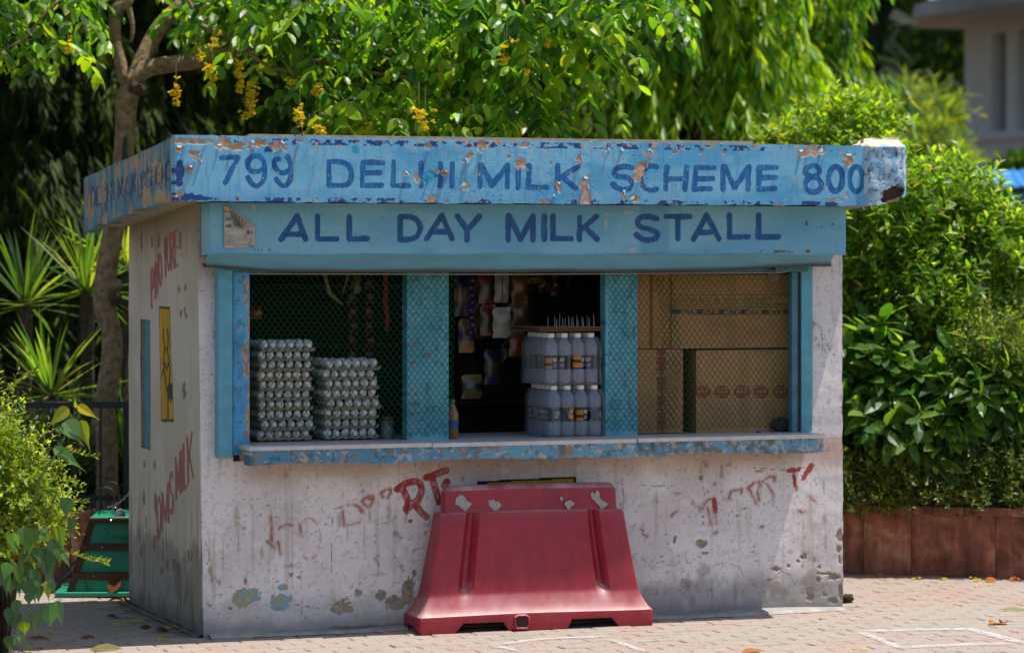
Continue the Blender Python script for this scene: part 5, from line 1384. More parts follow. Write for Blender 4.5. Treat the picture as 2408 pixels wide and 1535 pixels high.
def mk_band(c, a, b, u, v, W, H):
    t = 5 * (u - 1578) / 280
    for vv, h_ in ((693, 0.8), (716, 0.8), (722 , 0.8)):
        c = mixc(c, lin('#39402f'), 0.8 * sstep(h_ + .6, h_, np.abs(v - vv)))
    txt = strokes(u, v, text_lines('COOKIES BISCUITS NET', (1590, 711), (5.0, 0), (0, -10), 2.0, .55), 1.0)
    c = mixc(c, lin('#39402f'), 0.75 * sstep(1.6, .7, txt))
    band = sstep(6.5, 5.8, np.abs(v - 733)); c = mixc(c, lin('#222e2a'), 0.9 * band)
    for k in range(5):
        t_ = strokes(u, v, text_lines('ACTIK', (1602 + k * 51, 737), (4.2, 0), (0, -8), 1.5, .5), 1.0)
        c = mixc(c, lin(('#a87c50')), band * sstep(1.8, .9, t_))
    return c
def mk_ovals(c, a, b, u, v, W, H):
    for k in range(5):
        uc = 1652 + k * 46; d = ((u - uc) / 18.5) ** 2 + ((v - 921) / 15) ** 2
        o = sstep(1.06, 0.98, d)
        t_ = strokes(u, v, text_lines('MILK', (uc - 11, 924), (3.1, -.2), (0, -7), 1.7, .6), .9)
        c = mixc(c, lin('#8a2a28'), 0.9 * o); c = mixc(c, lin('#b08a62'), o * np.maximum(sstep(1.7, .8, t_), sstep(1.2, .5, np.abs(np.abs(v - 921) - 9))))
    return c
yb = 0.10
carton(1497, 1606, 821, 1019, yb, 0.42, 'lower carton with a red printed strip beside the blue post', mk_red_strip(1555, 11), seed=2)
carton(1637, 1862, 821, 1019, yb - 0.005, 0.40, 'lower carton printed with a row of red ovals', mk_ovals, '#b98e60', seed=3)
carton(1497, 1577, 645, 820, yb + 0.002, 0.42, 'upper carton with a faded red strip beside the blue post', mk_red_strip(1531, 5), '#b88650', seed=4)
carton(1579, 1858, 645, 820, yb - 0.008, 0.40, 'wide upper carton with a dark printed band, at the right', mk_band, '#ae8354', seed=5)

# ---- small things on the counter
M['jar'] = m_clear('jar_plastic', (0.82, 0.86, 0.86), 0.3, 0.15, (0.4, 0.42, 0.42))
x = at_y(916, 1000, 0.16)[0]
j = empty('plastic_jar', (x, 0.2, Z_C)); tag(j, 'clear plastic jar with a brown lid beside the shorter egg stack', 'jar')
MB().lathe([(0.03, 0), (0.033, .006), (0.033, .075), (0.028, .088)], 16).build('jar_body', M['jar'], j, True)
MB().lathe([(0.03, .088), (0.031, .09), (0.031, .104), (0.028, .107)], 16).build('lid', m_plain('brown_lid', '#6d3a24', 0.5, bump=0), j)
MB().lathe([(0.027, .004), (0.028, .05), (0.02, .055)], 12).build('sweets', m_plain('white_sweets', '#b9b6b0', 0.6, scale=120, bump=0.5), j, True)
x = at_y(1070, 960, 0.06)[0]
s = empty('drink_bottle', (x, 0.10, Z_C)); tag(s, 'small drink bottle with a blue label behind the net edge', 'drink bottle')
MB().lathe([(0.026, 0), (0.03, .005), (0.03, .12), (0.02, .145), (0.011, .165), (0.011, .172)], 14).build('bottle_body', m_plain('orange_drink', '#8d6a3a', 0.3, bump=0), s, True)
MB().lathe([(0.0306, .052), (0.0306, .088)], 14, cap=False).build('label', m_plain('blue_label', '#1e4d86', 0.5, scale=80, bump=0), s, True)
MB().lathe([(0.0135, .168), (0.0135, .184), (0.011, .186)], 12).build('cap', m_plain('green_cap', '#2f7a35', 0.5, bump=0), s)
def lumpy(name, c, r, mat, label, cat, seed, n=24):
    bm = bmesh.new(); bmesh.ops.create_icosphere(bm, subdivisions=3, radius=1.0); rs = random.Random(seed)
    ph = [rs.uniform(0, 6) for _ in range(6)]
    for v_ in bm.verts:
        d = v_.co.normalized(); k = 1 + .12 * math.sin(d.x * 5 + ph[0]) * math.sin(d.y * 4 + ph[1]) + .1 * math.sin(d.z * 7 + d.x * 6 + ph[2]) + .05 * math.sin(d.y * 17 + d.z * 13)
        v_.co = Vector((d.x * r[0] * k, d.y * r[1] * k, max(-r[2] * .96, d.z * r[2] * k)))
    me = bpy.data.meshes.new(name); bm.to_mesh(me); bm.free(); me.materials.append(mat)
    me.polygons.foreach_set('use_smooth', [True] * len(me.polygons))
    o = link(name, me, None, c); tag(o, label, cat); return o
x = at_y(1066, 930, 0.16)[0]
lumpy('plastic_bag', (x, 0.22, Z_C + 0.075), (0.04, 0.05, 0.078), m_plain('green_bag', '#2f9a4a', 0.35, scale=40, bump=0.6), 'bright green plastic bag behind the net edge', 'plastic bag', 4)
x = at_y(1842, 1000, 0.03)[0]
lumpy('cloth_bundle', (x, 0.055, Z_C + 0.034), (0.055, 0.03, 0.036), m_plain('dark_patterned_cloth', '#4a3538', 0.9, scale=160, var=0.6, bump=0.6), 'dark crumpled cloth in the right corner of the counter', 'cloth', 9)
x = at_y(1785, 1017, 0.0)[0]
o = MB().lathe([(0.012, 0), (0.0135, .002), (0.0135, .008), (0.011, .010)], 12).build('loose_cap', m_plain('blue_cap', '#1f4fa0', 0.45, bump=0), None, False, (x, 0.005, Z_C)); tag(o, 'small blue bottle cap lying below the red-oval carton', 'bottle cap')
x = at_y(1258, 1018, 0.05)[0]
rp = MB(); rs = random.Random(3); a = 0
pts = [(x + .03 * math.cos(t * .9) + rs.uniform(-.008, .008), 0.06 + .035 * math.sin(t * .9), Z_C + 0.006 + 0.004 * (t % 3) + (0.03 if t % 7 == 3 else 0)) for t in range(22)]
o = rp.tube(pts, 0.003, 5).build('rope_coil', m_plain('blue_rope', '#28627e', 0.8, scale=200, bump=0.3), None, True); tag(o, 'tangle of thin blue rope beside the lower bottle pack', 'rope')
o = MB().box((at_y(1405, 980, .2)[0], .30, Z_C), (at_y(1405, 980, .2)[0] + .05, .5, Z_C + .16), .003).build('carton', M['card']); tag(o, 'plain brown carton standing behind the lower bottle pack', 'carton')

# ---- what hangs inside
M['packet'] = m_paint('shiny_packet', 0.28, 60, 0.1, 0.1, 0.6)
def packet(parent, x, y, z, w_, h_, cols, seed, name='packet'):
    n, m = 9, 11; V = []; c = []; rs = np.random.default_rng(seed)
    for side in (-1, 1):
        for j in range(m):
            for i in range(n):
                s, t = i / (n - 1), j / (m - 1)
                puff = 0.016 * max(0, math.sin(math.pi * s)) ** .6 * max(0, math.sin(math.pi * min(1, max(0, (t - .08) / .84)))) ** .6
                V.append((x + (s - .5) * w_ + .003 * math.sin(t * 14 + seed), y + side * puff, z + (t - .5) * h_))
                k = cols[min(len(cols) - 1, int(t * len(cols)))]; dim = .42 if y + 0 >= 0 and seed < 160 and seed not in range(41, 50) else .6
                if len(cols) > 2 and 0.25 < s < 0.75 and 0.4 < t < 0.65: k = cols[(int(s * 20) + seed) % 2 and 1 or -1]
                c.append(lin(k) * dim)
    q = [[b * n * m + j * n + i, b * n * m + j * n + i + 1, b * n * m + (j + 1) * n + i + 1, b * n * m + (j + 1) * n + i] for b in (0, 1) for j in range(m - 1) for i in range(n - 1)]
    return link(name, np_mesh(name, V, np.array(q), M['packet'], col=np.array(c), smooth=True), parent)
def strip(u, v0, v1, n, wpx, y, cols, label, seed):
    A = at_y(u, v0, y); B = at_y(u, v1, y); h_ = (A[2] - B[2]) / n; k = 1 / 494 * (1 + (y) / 14)
    root = empty('packet_strip', (A[0], y, A[2])); tag(root, label, 'packet strip', 'snack packets hanging inside the stall')
    for i in range(n):
        o = packet(root, 0.006 * math.sin(i * 2.1 + seed), 0.004 * math.sin(i * 3), -h_ * (i + .5), wpx * k, h_ * .98, cols, seed + i)
    MB().tube([(0, 0, 0), (0, 0, 1.93 - A[2])], 0.0015, 4).build('string', M['iron'], root)
    return root
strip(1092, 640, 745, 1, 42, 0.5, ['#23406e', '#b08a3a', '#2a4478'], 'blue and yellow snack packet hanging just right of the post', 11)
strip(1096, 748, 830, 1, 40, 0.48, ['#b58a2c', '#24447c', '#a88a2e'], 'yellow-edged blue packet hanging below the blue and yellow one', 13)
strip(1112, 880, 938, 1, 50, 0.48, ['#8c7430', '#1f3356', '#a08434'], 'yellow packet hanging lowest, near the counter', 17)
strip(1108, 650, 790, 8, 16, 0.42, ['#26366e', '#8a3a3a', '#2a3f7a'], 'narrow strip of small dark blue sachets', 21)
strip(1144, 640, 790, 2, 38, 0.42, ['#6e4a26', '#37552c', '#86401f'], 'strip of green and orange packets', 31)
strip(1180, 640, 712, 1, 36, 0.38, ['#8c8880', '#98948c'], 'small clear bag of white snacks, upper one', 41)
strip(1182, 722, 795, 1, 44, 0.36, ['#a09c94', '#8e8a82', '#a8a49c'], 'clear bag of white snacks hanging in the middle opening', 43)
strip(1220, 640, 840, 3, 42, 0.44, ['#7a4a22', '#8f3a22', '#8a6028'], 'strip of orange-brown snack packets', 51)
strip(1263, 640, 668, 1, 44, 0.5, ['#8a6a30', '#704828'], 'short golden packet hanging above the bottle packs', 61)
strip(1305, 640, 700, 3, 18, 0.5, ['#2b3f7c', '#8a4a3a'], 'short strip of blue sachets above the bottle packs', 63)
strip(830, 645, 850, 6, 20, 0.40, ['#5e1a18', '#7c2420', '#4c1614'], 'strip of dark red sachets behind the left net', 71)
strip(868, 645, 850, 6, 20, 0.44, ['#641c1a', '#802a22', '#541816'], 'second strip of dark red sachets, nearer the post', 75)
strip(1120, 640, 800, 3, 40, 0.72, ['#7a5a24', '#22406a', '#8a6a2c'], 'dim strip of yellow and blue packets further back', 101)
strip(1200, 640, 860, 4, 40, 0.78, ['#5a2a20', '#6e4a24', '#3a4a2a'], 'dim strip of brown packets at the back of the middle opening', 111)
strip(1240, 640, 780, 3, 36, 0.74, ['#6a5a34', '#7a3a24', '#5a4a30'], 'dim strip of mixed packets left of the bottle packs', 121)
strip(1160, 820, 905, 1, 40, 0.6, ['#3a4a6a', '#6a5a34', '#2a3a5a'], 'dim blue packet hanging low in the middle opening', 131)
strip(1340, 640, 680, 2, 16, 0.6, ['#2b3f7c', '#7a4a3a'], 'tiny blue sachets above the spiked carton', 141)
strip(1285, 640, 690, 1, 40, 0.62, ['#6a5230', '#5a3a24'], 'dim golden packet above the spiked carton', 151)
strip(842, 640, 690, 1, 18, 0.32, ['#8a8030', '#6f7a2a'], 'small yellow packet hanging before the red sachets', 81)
M['redstring'] = m_plain('red_string', '#8e3430', 0.8, scale=150, bump=0.3)
A = at_y(905, 645, 0.25); sr = MB(); rs = random.Random(6)
for k in range(7):
    sr.tube([(A[0] + rs.uniform(-.012, .012), .25 + rs.uniform(-.01, .01), 1.9)] + [(A[0] + rs.uniform(-.014, .014) + .012 * (t / 6), .25, A[2] - t * 0.045) for t in range(1, 7)], 0.003, 4)
tag(sr.build('string_bunch', M['redstring']), 'bunch of red and white strings hanging behind the left net', 'strings')
st_ = MB(); P1, P2, P3 = at_y(762, 640, .3), at_y(775, 690, .3), at_y(806, 716, .3)
st_.tube([P1 + [0, 0, .15], P1, P2, P3], [.009, .009, .011, .006], 7)
tag(st_.build('dry_stalk', m_plain('dry_stalk', '#8a7a50', 0.85, scale=40, bump=0.4)), 'bent dry stalk hanging at the top behind the left net', 'stalk')
st_ = MB(); P1, P2 = at_y(825 - 25, 640, .34), at_y(806, 690, .34)
st_.tube([at_y(822, 640, .34) + [0, 0, .12], at_y(820, 642, .34), P2], [.008, .008, .005], 7)
tag(st_.build('dry_stalk', m_plain('dry_stalk_dark', '#75683f', 0.85, scale=40, bump=0.4)), 'short straight dry stalk hanging beside the bent one', 'stalk')
st_ = MB(); st_.tube([at_y(950, 640, .3) + [0, 0, .15], at_y(951, 650, .3), at_y(958, 720, .3)], [.006, .006, .005], 6)
tag(st_.build('thin_stick', bpy.data.materials['dry_stalk']), 'thin pale stick hanging beside the blue post', 'stick')
pk = empty('snack_packet', tuple(at_y(603, 735, .25))); tag(pk, 'small orange packet behind the left net, above the eggs', 'packet')
packet(pk, 0, 0, 0, .055, .06, ['#a8561e', '#b98a22', '#93301e'], 91)
M['shelf'] = m_plain('dark_wood_shelf', '#3a3028', 0.8, var=0.4, scale=20, bump=0.2)
sh = MB(); 
for z in (1.0, 1.3, 1.6): sh.box((0.2, 1.05, z), (2.6, 1.33, z + .02))
for x in (0.2, 1.4, 2.58): sh.box((x, 1.06, 0.02), (x + .03, 1.32, 1.8))
tag(sh.build('back_shelf', M['shelf']), 'dark wooden shelf along the back of the stall', 'shelf')

# ---- bulb and paper notice
p = at_y(1818, 650, -0.06)
lb = empty('light_bulb', (p[0], p[1], p[2])); tag(lb, 'unlit clear light bulb hanging in front of the right net', 'light bulb')
MB().lathe([(0.011, 0.034), (0.013, 0.024), (0.024, 0.012), (0.0285, 0.0), (0.026, -0.013), (0.017, -0.024), (0.006, -0.0285), (0.001, -0.029)], 18, cap=False).build('glass_bulb', m_clear('bulb_glass', (0.9, 0.9, 0.92), 0.1, 0.05, (0.2, 0.2, 0.21)), lb, True)
MB().lathe([(0.013, 0.03), (0.0145, 0.034), (0.0145, 0.055), (0.011, 0.062), (0.006, .066)], 14).build('holder', M['iron'], lb)
MB().tube([(-0.016, 0, 0.005), (-0.017, 0, 0.06), (-.015, 0, .07)], 0.0015, 5).tube([(0.016, 0, 0.005), (0.017, 0, 0.06), (.015, 0, .07)], 0.0015, 5).build('wire', M['steel'], lb)
MB().tube([(0, 0, 0.008), (0.004, 0, -0.004), (-.004, 0, -.004), (0, 0, .008), (0, 0, .03)], 0.001, 4).build('filament', M['steel'], lb)
def paint_note(a, b, u, v):
    c = mixc(np.tile(lin('#c9c2b6'), (len(u), 1)), lin('#b3a995'), sstep(0.4, 0.7, fbm(a * 30, b * 30, 601, 4)))
    for r in range(8):
        y = 0.012 + r * 0.0065
        c = mixc(c, lin('#5b6068'), 0.55 * (np.abs(b - y) < 0.0016) * (vnoise(a * 400, b * 0 + r, 3) > 0.3) * (a > 0.01) * (a < 0.13))
    for x0, x1, y0, y1, k in ((0.006, 0.034, .092, .106, '#2d5f7c'), (0.006, 0.034, .126, .142, '#3d7f95'), (0.105, 0.122, .062, .080, '#1d4066'), (0.126, 0.134, .062, .080, '#3c6d8a'), (0, .03, .162, .168, '#3b3f48'), (0.118, 0.14, 0.002, .012, '#3f86b0')):
        c = mixc(c, lin(k), 0.85 * ((a > x0) & (a < x1) & (b > y0) & (b < y1)))
    for r in range(5):
        c = mixc(c, lin('#6a6258'), 0.5 * (np.abs(b - 0.112 - r * .012) < 0.0015) * (a < .05))
    c = mixc(c, lin('#454038'), 0.8 * (np.hypot(a - 0.010, b - 0.196) < 0.007))
    return c
nA = at_y(527, 583, -BY - 0.006)
W_, H_ = at_y(598, 583, -BY)[0] - nA[0], at_y(527, 485, -BY)[2] - nA[2]
def keep_note(a, b):
    s, t = a / W_, b / H_
    return (t < 0.52 + 0.0 * s) | (s < 0.14 + (0.95 - t) * 0.5) & (t < 0.995)
note = panel('paper_notice', None, (nA[0], nA[1], nA[2]), (1, 0, 0), (0, 0, 1), W_, H_, 0.0022, M['print'], paint_note,
   lambda a, b, u, v: 0.003 * np.sin(a * 60) * (b / H_) + 0.004 * (fbm(a * 20, b * 20, 603, 2) - .5) + 0.004, 0.0, None, keep_note)
tag(note, 'torn printed paper notice stuck at the left end of the lower sign', 'paper notice')
fo = [(0.14, .99), (0.98, .525), (.52, .43), (.40, .47)]
mb = MB(); mb.add([(nA[0] + s * W_, nA[1] - o_, nA[2] + t * H_) for (s, t), o_ in zip(fo, (.007, .007, .03, .034))], [(0, 1, 2, 3)])
cc = lambda V: np.array([lin('#b9ab95')] * len(V))
f = mb.build('folded_corner', M['print'], note, col=cc)
ln = MB()
for k in range(5):
    t = (k + .5) / 6; a_ = np.array(fo[0]) + (np.array(fo[3]) - np.array(fo[0])) * .12; 
    p0 = np.array(fo[0]) * (1 - t * .9) + np.array(fo[1]) * t * .9; p1 = np.array(fo[3]) * (1 - t) + np.array(fo[2]) * t
    q0 = p0 + (p1 - p0) * .18; q1 = p0 + (p1 - p0) * .9
    o0, o1 = .007 + .026 * .18 + .001, .007 + .026 * .9 + .001
    ln.add([(nA[0] + q0[0] * W_, nA[1] - o0, nA[2] + q0[1] * H_), (nA[0] + q1[0] * W_, nA[1] - o1, nA[2] + q1[1] * H_), (nA[0] + q1[0] * W_ + .004, nA[1] - o1, nA[2] + q1[1] * H_ + .002), (nA[0] + q0[0] * W_ + .004, nA[1] - o0, nA[2] + q0[1] * H_ + .002)], [(0, 1, 2, 3)])
ln.build('print_lines', m_plain('grey_ink', '#5a5552', 0.8, bump=0), note)
# ================================================================== plants
def unit(a):
    a = np.asarray(a, float); return a / (np.linalg.norm(a, axis=-1, keepdims=True) + 1e-9)
OVAL = [(0, .06), (.28, .82), (.58, 1), (.84, .6), (1, .03)]
OVAL3 = [(0, .08), (.48, 1), (1, .03)]
LANCE = [(0, .15), (.35, 1), (.75, .6), (1, .03)]
BLADE = [(0, .7), (.3, 1), (.65, .75), (1, .03)]
HEART = [(0, .35), (.10, .9), (.26, 1), (.48, .72), (.66, .30), (.8, .10), (1, .015)]
def leaf_geo(B, D, N, L, W, prof, fold=0.25, curl=0.2):
    B, D, N = np.asarray(B, float), unit(D), np.asarray(N, float)
    S = unit(np.cross(D, N)); N = unit(np.cross(S, D))
    L = np.broadcast_to(np.asarray(L, float), (len(B),))[:, None]; W = np.broadcast_to(np.asarray(W, float), (len(B),))[:, None]
    curl = np.broadcast_to(np.asarray(curl, float), (len(B),))[:, None]
    rows = []
    for t, w_ in prof:
        c = B + D * L * t - N * curl * L * t * t
        e = S * W * 0.5 * w_; f = N * W * 0.5 * w_ * fold
        rows += [c - e + f, c, c + e + f]
    V = np.stack(rows, 1)                           # n, 3*ns, 3
    n, k = V.shape[:2]; ns = len(prof)
    q = []
    for i in range(ns - 1):
        a = i * 3
        q += [(a, a + 1, a + 4, a + 3), (a + 1, a + 2, a + 5, a + 4)]
    q = np.array(q)
    F = (q[None] + (np.arange(n) * k)[:, None, None]).reshape(-1, 4)
    return V.reshape(-1, 3), F, k
class Leaves:
    def __init__(s): s.V = []; s.F = []; s.C = []; s.n = 0
    def add(s, B, D, N, L, W, prof, col, fold=0.25, curl=0.2):
        if len(B) == 0: return
        V, F, k = leaf_geo(B, D, N, L, W, prof, fold, curl)
        s.V.append(V); s.F.append(F + s.n); s.C.append(np.repeat(col, k, 0)); s.n += len(V)
    def build(s, name, mat, parent=None):
        return link(name, np_mesh(name, np.concatenate(s.V), np.concatenate(s.F), mat, col=np.clip(np.concatenate(s.C), 0.002, 0.9)), parent)
def greens(n, rs, dark, mid, lite, p=(0.3, 0.5, 0.2)):
    k = rs.choice(3, n, p=p); base = np.array([dark, mid, lite])[k]
    j = rs.uniform(0.75, 1.25, (n, 1)); h = rs.normal(0, 0.06, (n, 3))
    return np.clip(base * j * (1 + h), 0.002, 0.8)
def local(P):
    return np.asarray(P)
def rootat(name, label, cat, P, group=None):
    r = empty(name, tuple(P)); tag(r, label, cat, group); return r
def keepw(o, root):
    o.parent = root; o.matrix_parent_inverse = Matrix.Translation(-root.location); return o

# ---- flowering tree behind the stall
rs = np.random.default_rng(21)
D0 = 17.4
def Q(u, v, d=D0): return at_d(u, v, d)
tree = rootat('flowering_tree', 'flowering tree with forked trunk and hanging yellow blossom behind the stall', 'tree', Q(252, 1290) * [1, 1, 0] + [0, 0, .35])
tk = MB()
px_m = FPX / D0
def limb(mb, pts, d=D0, n=9):
    P = [Q(u, v, d + (dd if True else 0)) for u, v, w_, *r in pts for dd in [(r[0] if r else 0)]]
    R = [w_ / 2 / px_m * (.86 if mb is tk else 1) for u, v, w_, *r in pts]
    # smooth the run of points
    out, rad = [], []
    for i in range(len(P) - 1):
        p0, p1, p2, p3 = P[max(i - 1, 0)], P[i], P[i + 1], P[min(i + 2, len(P) - 1)]
        for k in range(4):
            t = k / 4; out.append(0.5 * (2 * p1 + (p2 - p0) * t + (2 * p0 - 5 * p1 + 4 * p2 - p3) * t * t + (3 * p1 - p0 - 3 * p2 + p3) * t ** 3)); rad.append(lerp(R[i], R[i + 1], t))
    out.append(P[-1]); rad.append(R[-1])
    mb.tube(out, rad, n)
limb(tk, [(250, 1310, 66), (252, 1100, 60), (248, 950, 58), (262, 850, 60), (262, 780, 56), (246, 720, 62), (248, 660, 60), (262, 570, 58), (280, 470, 58), (290, 380, 56), (295, 300, 58), (298, 240, 62), (312, 195, 56)], n=12)
limb(tk, [(246, 690, 60), (262, 672, 50), (285, 668, 22)], n=8)
tkb = MB(); limb(tkb, [(306, 200, 50), (340, 165, 44), (400, 152, 40), (470, 142, 40), (540, 118, 36), (610, 100, 34), (660, 92, 30), (720, 70, 24, .2), (800, 20, 18, .4), (860, -60, 14, .5)])
limb(tkb, [(640, 100, 26), (665, 128, 26), (700, 142, 22), (770, 150, 14, .2), (860, 170, 10, .3), (1000, 190, 7, .3)])
tkc = MB(); limb(tkc, [(330, 212, 44), (295, 188, 36), (282, 140, 30), (270, 80, 28), (276, 20, 34), (300, 2, 30), (292, -60, 24), (270, -160, 18)])
limb(tkc, [(300, 10, 18), (312, 60, 12), (308, 100, 9)], n=7)
tkd = MB(); limb(tkd, [(318, 190, 46, .15), (345, 120, 40, .2), (380, 60, 40, .25), (430, 10, 36, .3), (500, -60, 30, .4), (620, -160, 22, .4)])
def twig(mb, pts, d=0.0, n=5):
    limb(mb, [(u, v, w_, d) for u, v, w_ in pts], n=n)
tw = MB()
twig(tw, [(470, 60, 12), (540, 90, 10), (620, 150, 9), (690, 170, 8), (760, 190, 5)], -.4)
twig(tw, [(140, 0, 8), (90, 50, 7), (60, 90, 6), (0, 120, 4)], -.6)
twig(tw, [(1218, -10, 10), (1250, 35, 9), (1300, 62, 5)], -.8)
twig(tw, [(810, 270, 8), (790, 320, 8), (770, 420, 9)], .3)
twig(tw, [(430, -20, 10), (470, 40, 8), (520, 40, 7), (640, 20, 6)], -.3)
twig(tw, [(560, 110, 10), (640, 30, 8), (720, -20, 6)], -.5)
for k in range(16):
    u0 = rs.uniform(450, 900); v0 = rs.uniform(-60, 110); a = rs.uniform(-.4, .5); l_ = rs.uniform(150, 420)
    twig(tw, [(u0, v0, 6), (u0 + l_ * .5 * math.cos(a), v0 + l_ * .5 * math.sin(a) - 16, 6), (u0 + l_ * math.cos(a), v0 + l_ * math.sin(a) + 20, 3)], rs.uniform(.1, .8), 4)
for nm, mb in (('trunk', tk), ('limb', tkb), ('limb', tkc), ('limb', tkd), ('twigs', tw)):
    o_ = keepw(mb.build(nm, M['bark'], None, True), tree)
    if nm == 'twigs': tag(o_, kind='stuff')
hm = MB(); limb(hm, [(297, 318, 3, -.068), (293, 345, 11, -.066), (294, 375, 14, -.066), (288, 410, 11, -.066), (286, 440, 3, -.068)], n=7)
keepw(hm.build('hollow', M['iron'], None, True), tree)
km = MB(); limb(km, [(262, 690, 20, -.06), (272, 700, 34, -.05), (282, 712, 16, -.03)], n=8)
keepw(km.build('knot', M['bark_dark'], None, True), tree)
km = MB(); limb(km, [(312, 205, 40, -.03), (332, 212, 30, -.04), (345, 216, 14, -.04)], n=8)
keepw(km.build('knot', M['bark_dark'], None, True), tree)
# crown of feather leaves
env_u = [-300, 0, 120, 200, 300, 420, 520, 620, 700, 760, 850, 1000, 1150, 1300, 1380, 1450, 1540, 1620]
env_v = [120, 150, 170, 120, 30, 50, 70, 110, 200, 260, 322, 345, 350, 330, 250, 130, 60, -20]
env_p = [.5, .40, .30, .26, .5, .6, .6, .75, .75, .85, 1, 1, 1, 1, .9, .8, .7, .3]
cas = Leaves(); n_tw = 0
while n_tw < 1050:
    u, v = rs.uniform(-280, 1600), rs.uniform(-330, 345)
    vm = np.interp(u, env_u, env_v)
    if v > vm - 34: continue
    p = np.interp(u, env_u, env_p)
    if 235 < u < 430 and v > -40: p *= .12
    if 430 <= u < 760 and v > 70 and rs.random() < .88: continue
    cl = float(fbm(np.array([u / 92.0]), np.array([v / 66.0]), 71, 3)[0])
    if rs.random() > p * (0.05 + 1.5 * sstep(0.40, 0.57, np.array(cl))): continue
    if v < -50 and rs.random() < .72: continue
    d = D0 + rs.uniform(-1.0, .8) + (0.6 if rs.random() < .25 else 0)
    p0 = at_d(u, v, d); n_tw += 1
    az = rs.uniform(0, 2 * math.pi)
    h = RIGHT * math.cos(az) + FWD * math.sin(az) * 0.9
    d0 = unit(h + np.array([0, 0, rs.uniform(-.5, .25)])); ln = rs.uniform(.20, .36); m = rs.integers(4, 7)
    tt = np.repeat(np.linspace(.18, .95, m), 2)
    side = np.tile([1.0, -1.0], m)
    pos = p0 + d0 * (tt * ln)[:, None] + np.array([0, 0, -1.0]) * (tt ** 2 * ln * .55)[:, None]
    tang = unit(d0 + np.array([0, 0, -1.1]) * tt[:, None]); sd = unit(np.cross(tang, [0, 0, 1.0]))
    ld = unit(sd * side[:, None] * .85 + tang * .5 + np.array([0, 0, -.30]) + rs.normal(0, .16, (len(tt), 3)))
    nn = np.array([0, 0, 1.0]) + rs.normal(0, .35, (len(tt), 3)) + RIGHT * .15
    sz = rs.uniform(.8, 1.2) * (1 - .25 * np.abs(tt - .5)); tone = rs.random()
    colr = greens(len(tt), rs, (.022, .075, .012), (.07, .18, .018), (.17, .28, .022), (.34, .46, .2) if tone < .65 else (.05, .33, .62))
    cas.add(pos, ld, nn, 0.108 * sz, .050 * sz, OVAL, colr, .22, rs.uniform(.05, .35, len(tt)))
keepw(cas.build('crown', M['leaf_gloss']), tree)
# yellow hanging blossom
def blossom(u, v, L, n, d, seed):
    r = np.random.default_rng(seed); P = at_d(u, v, d); lf = Leaves()
    t = r.uniform(0, 1, n); off = r.normal(0, .018, (n, 3)) * (1.2 - t)[:, None] + 0
    c = P + np.array([0, 0, -1.0]) * (t * L)[:, None] + off
    for k in range(4):
        a = r.uniform(0, 6.28, n); dr = unit(np.stack([np.cos(a), np.sin(a), r.uniform(-.8, .5, n)], 1))
        lf.add(c, dr, r.normal(0, 1, (n, 3)), .023, .018, OVAL3, np.array([.86, .66, .03]) * r.uniform(.8, 1.1, (n, 1)), .3, .2)
    o = lf.build('flower_cluster', M['petal']); keepw(o, tree)
    mb = MB(); mb.tube([P + [0, 0, .12], P, P - [0, 0, L]], [.002, .002, .001], 4); st = keepw(mb.build('stem', M['bark']), tree)
for i, (u, v, L, n, dd) in enumerate([(414, 186, .13, 26, -.6), (500, 150, .13, 30, -.3), (562, 140, .17, 40, -.2), (590, 205, .16, 34, -.2), (578, 258, .05, 10, -.2), (705, 250, .10, 20, -.7), (752, 296, .07, 18, -.7), (160, 92, .07, 10, -.5),
     (505, 90, .05, 10, -.4), (470, 118, .06, 8, -.3), (740, 190, .08, 12, -.2), (685, 180, .07, 10, -.2), (1192, 96, .03, 6, -.6), (1186, 130, .03, 9, -.5), (1240, 160, .03, 6, -.5), (1288, 92, .05, 9, -.3), (985, 248, .06, 12, -.9), (1000, 265, .10, 16, -.8), (860, 280, .08, 8, -.3)]):
    blossom(u, v, L, int(n * .95), D0 + dd - .5, 100 + i)

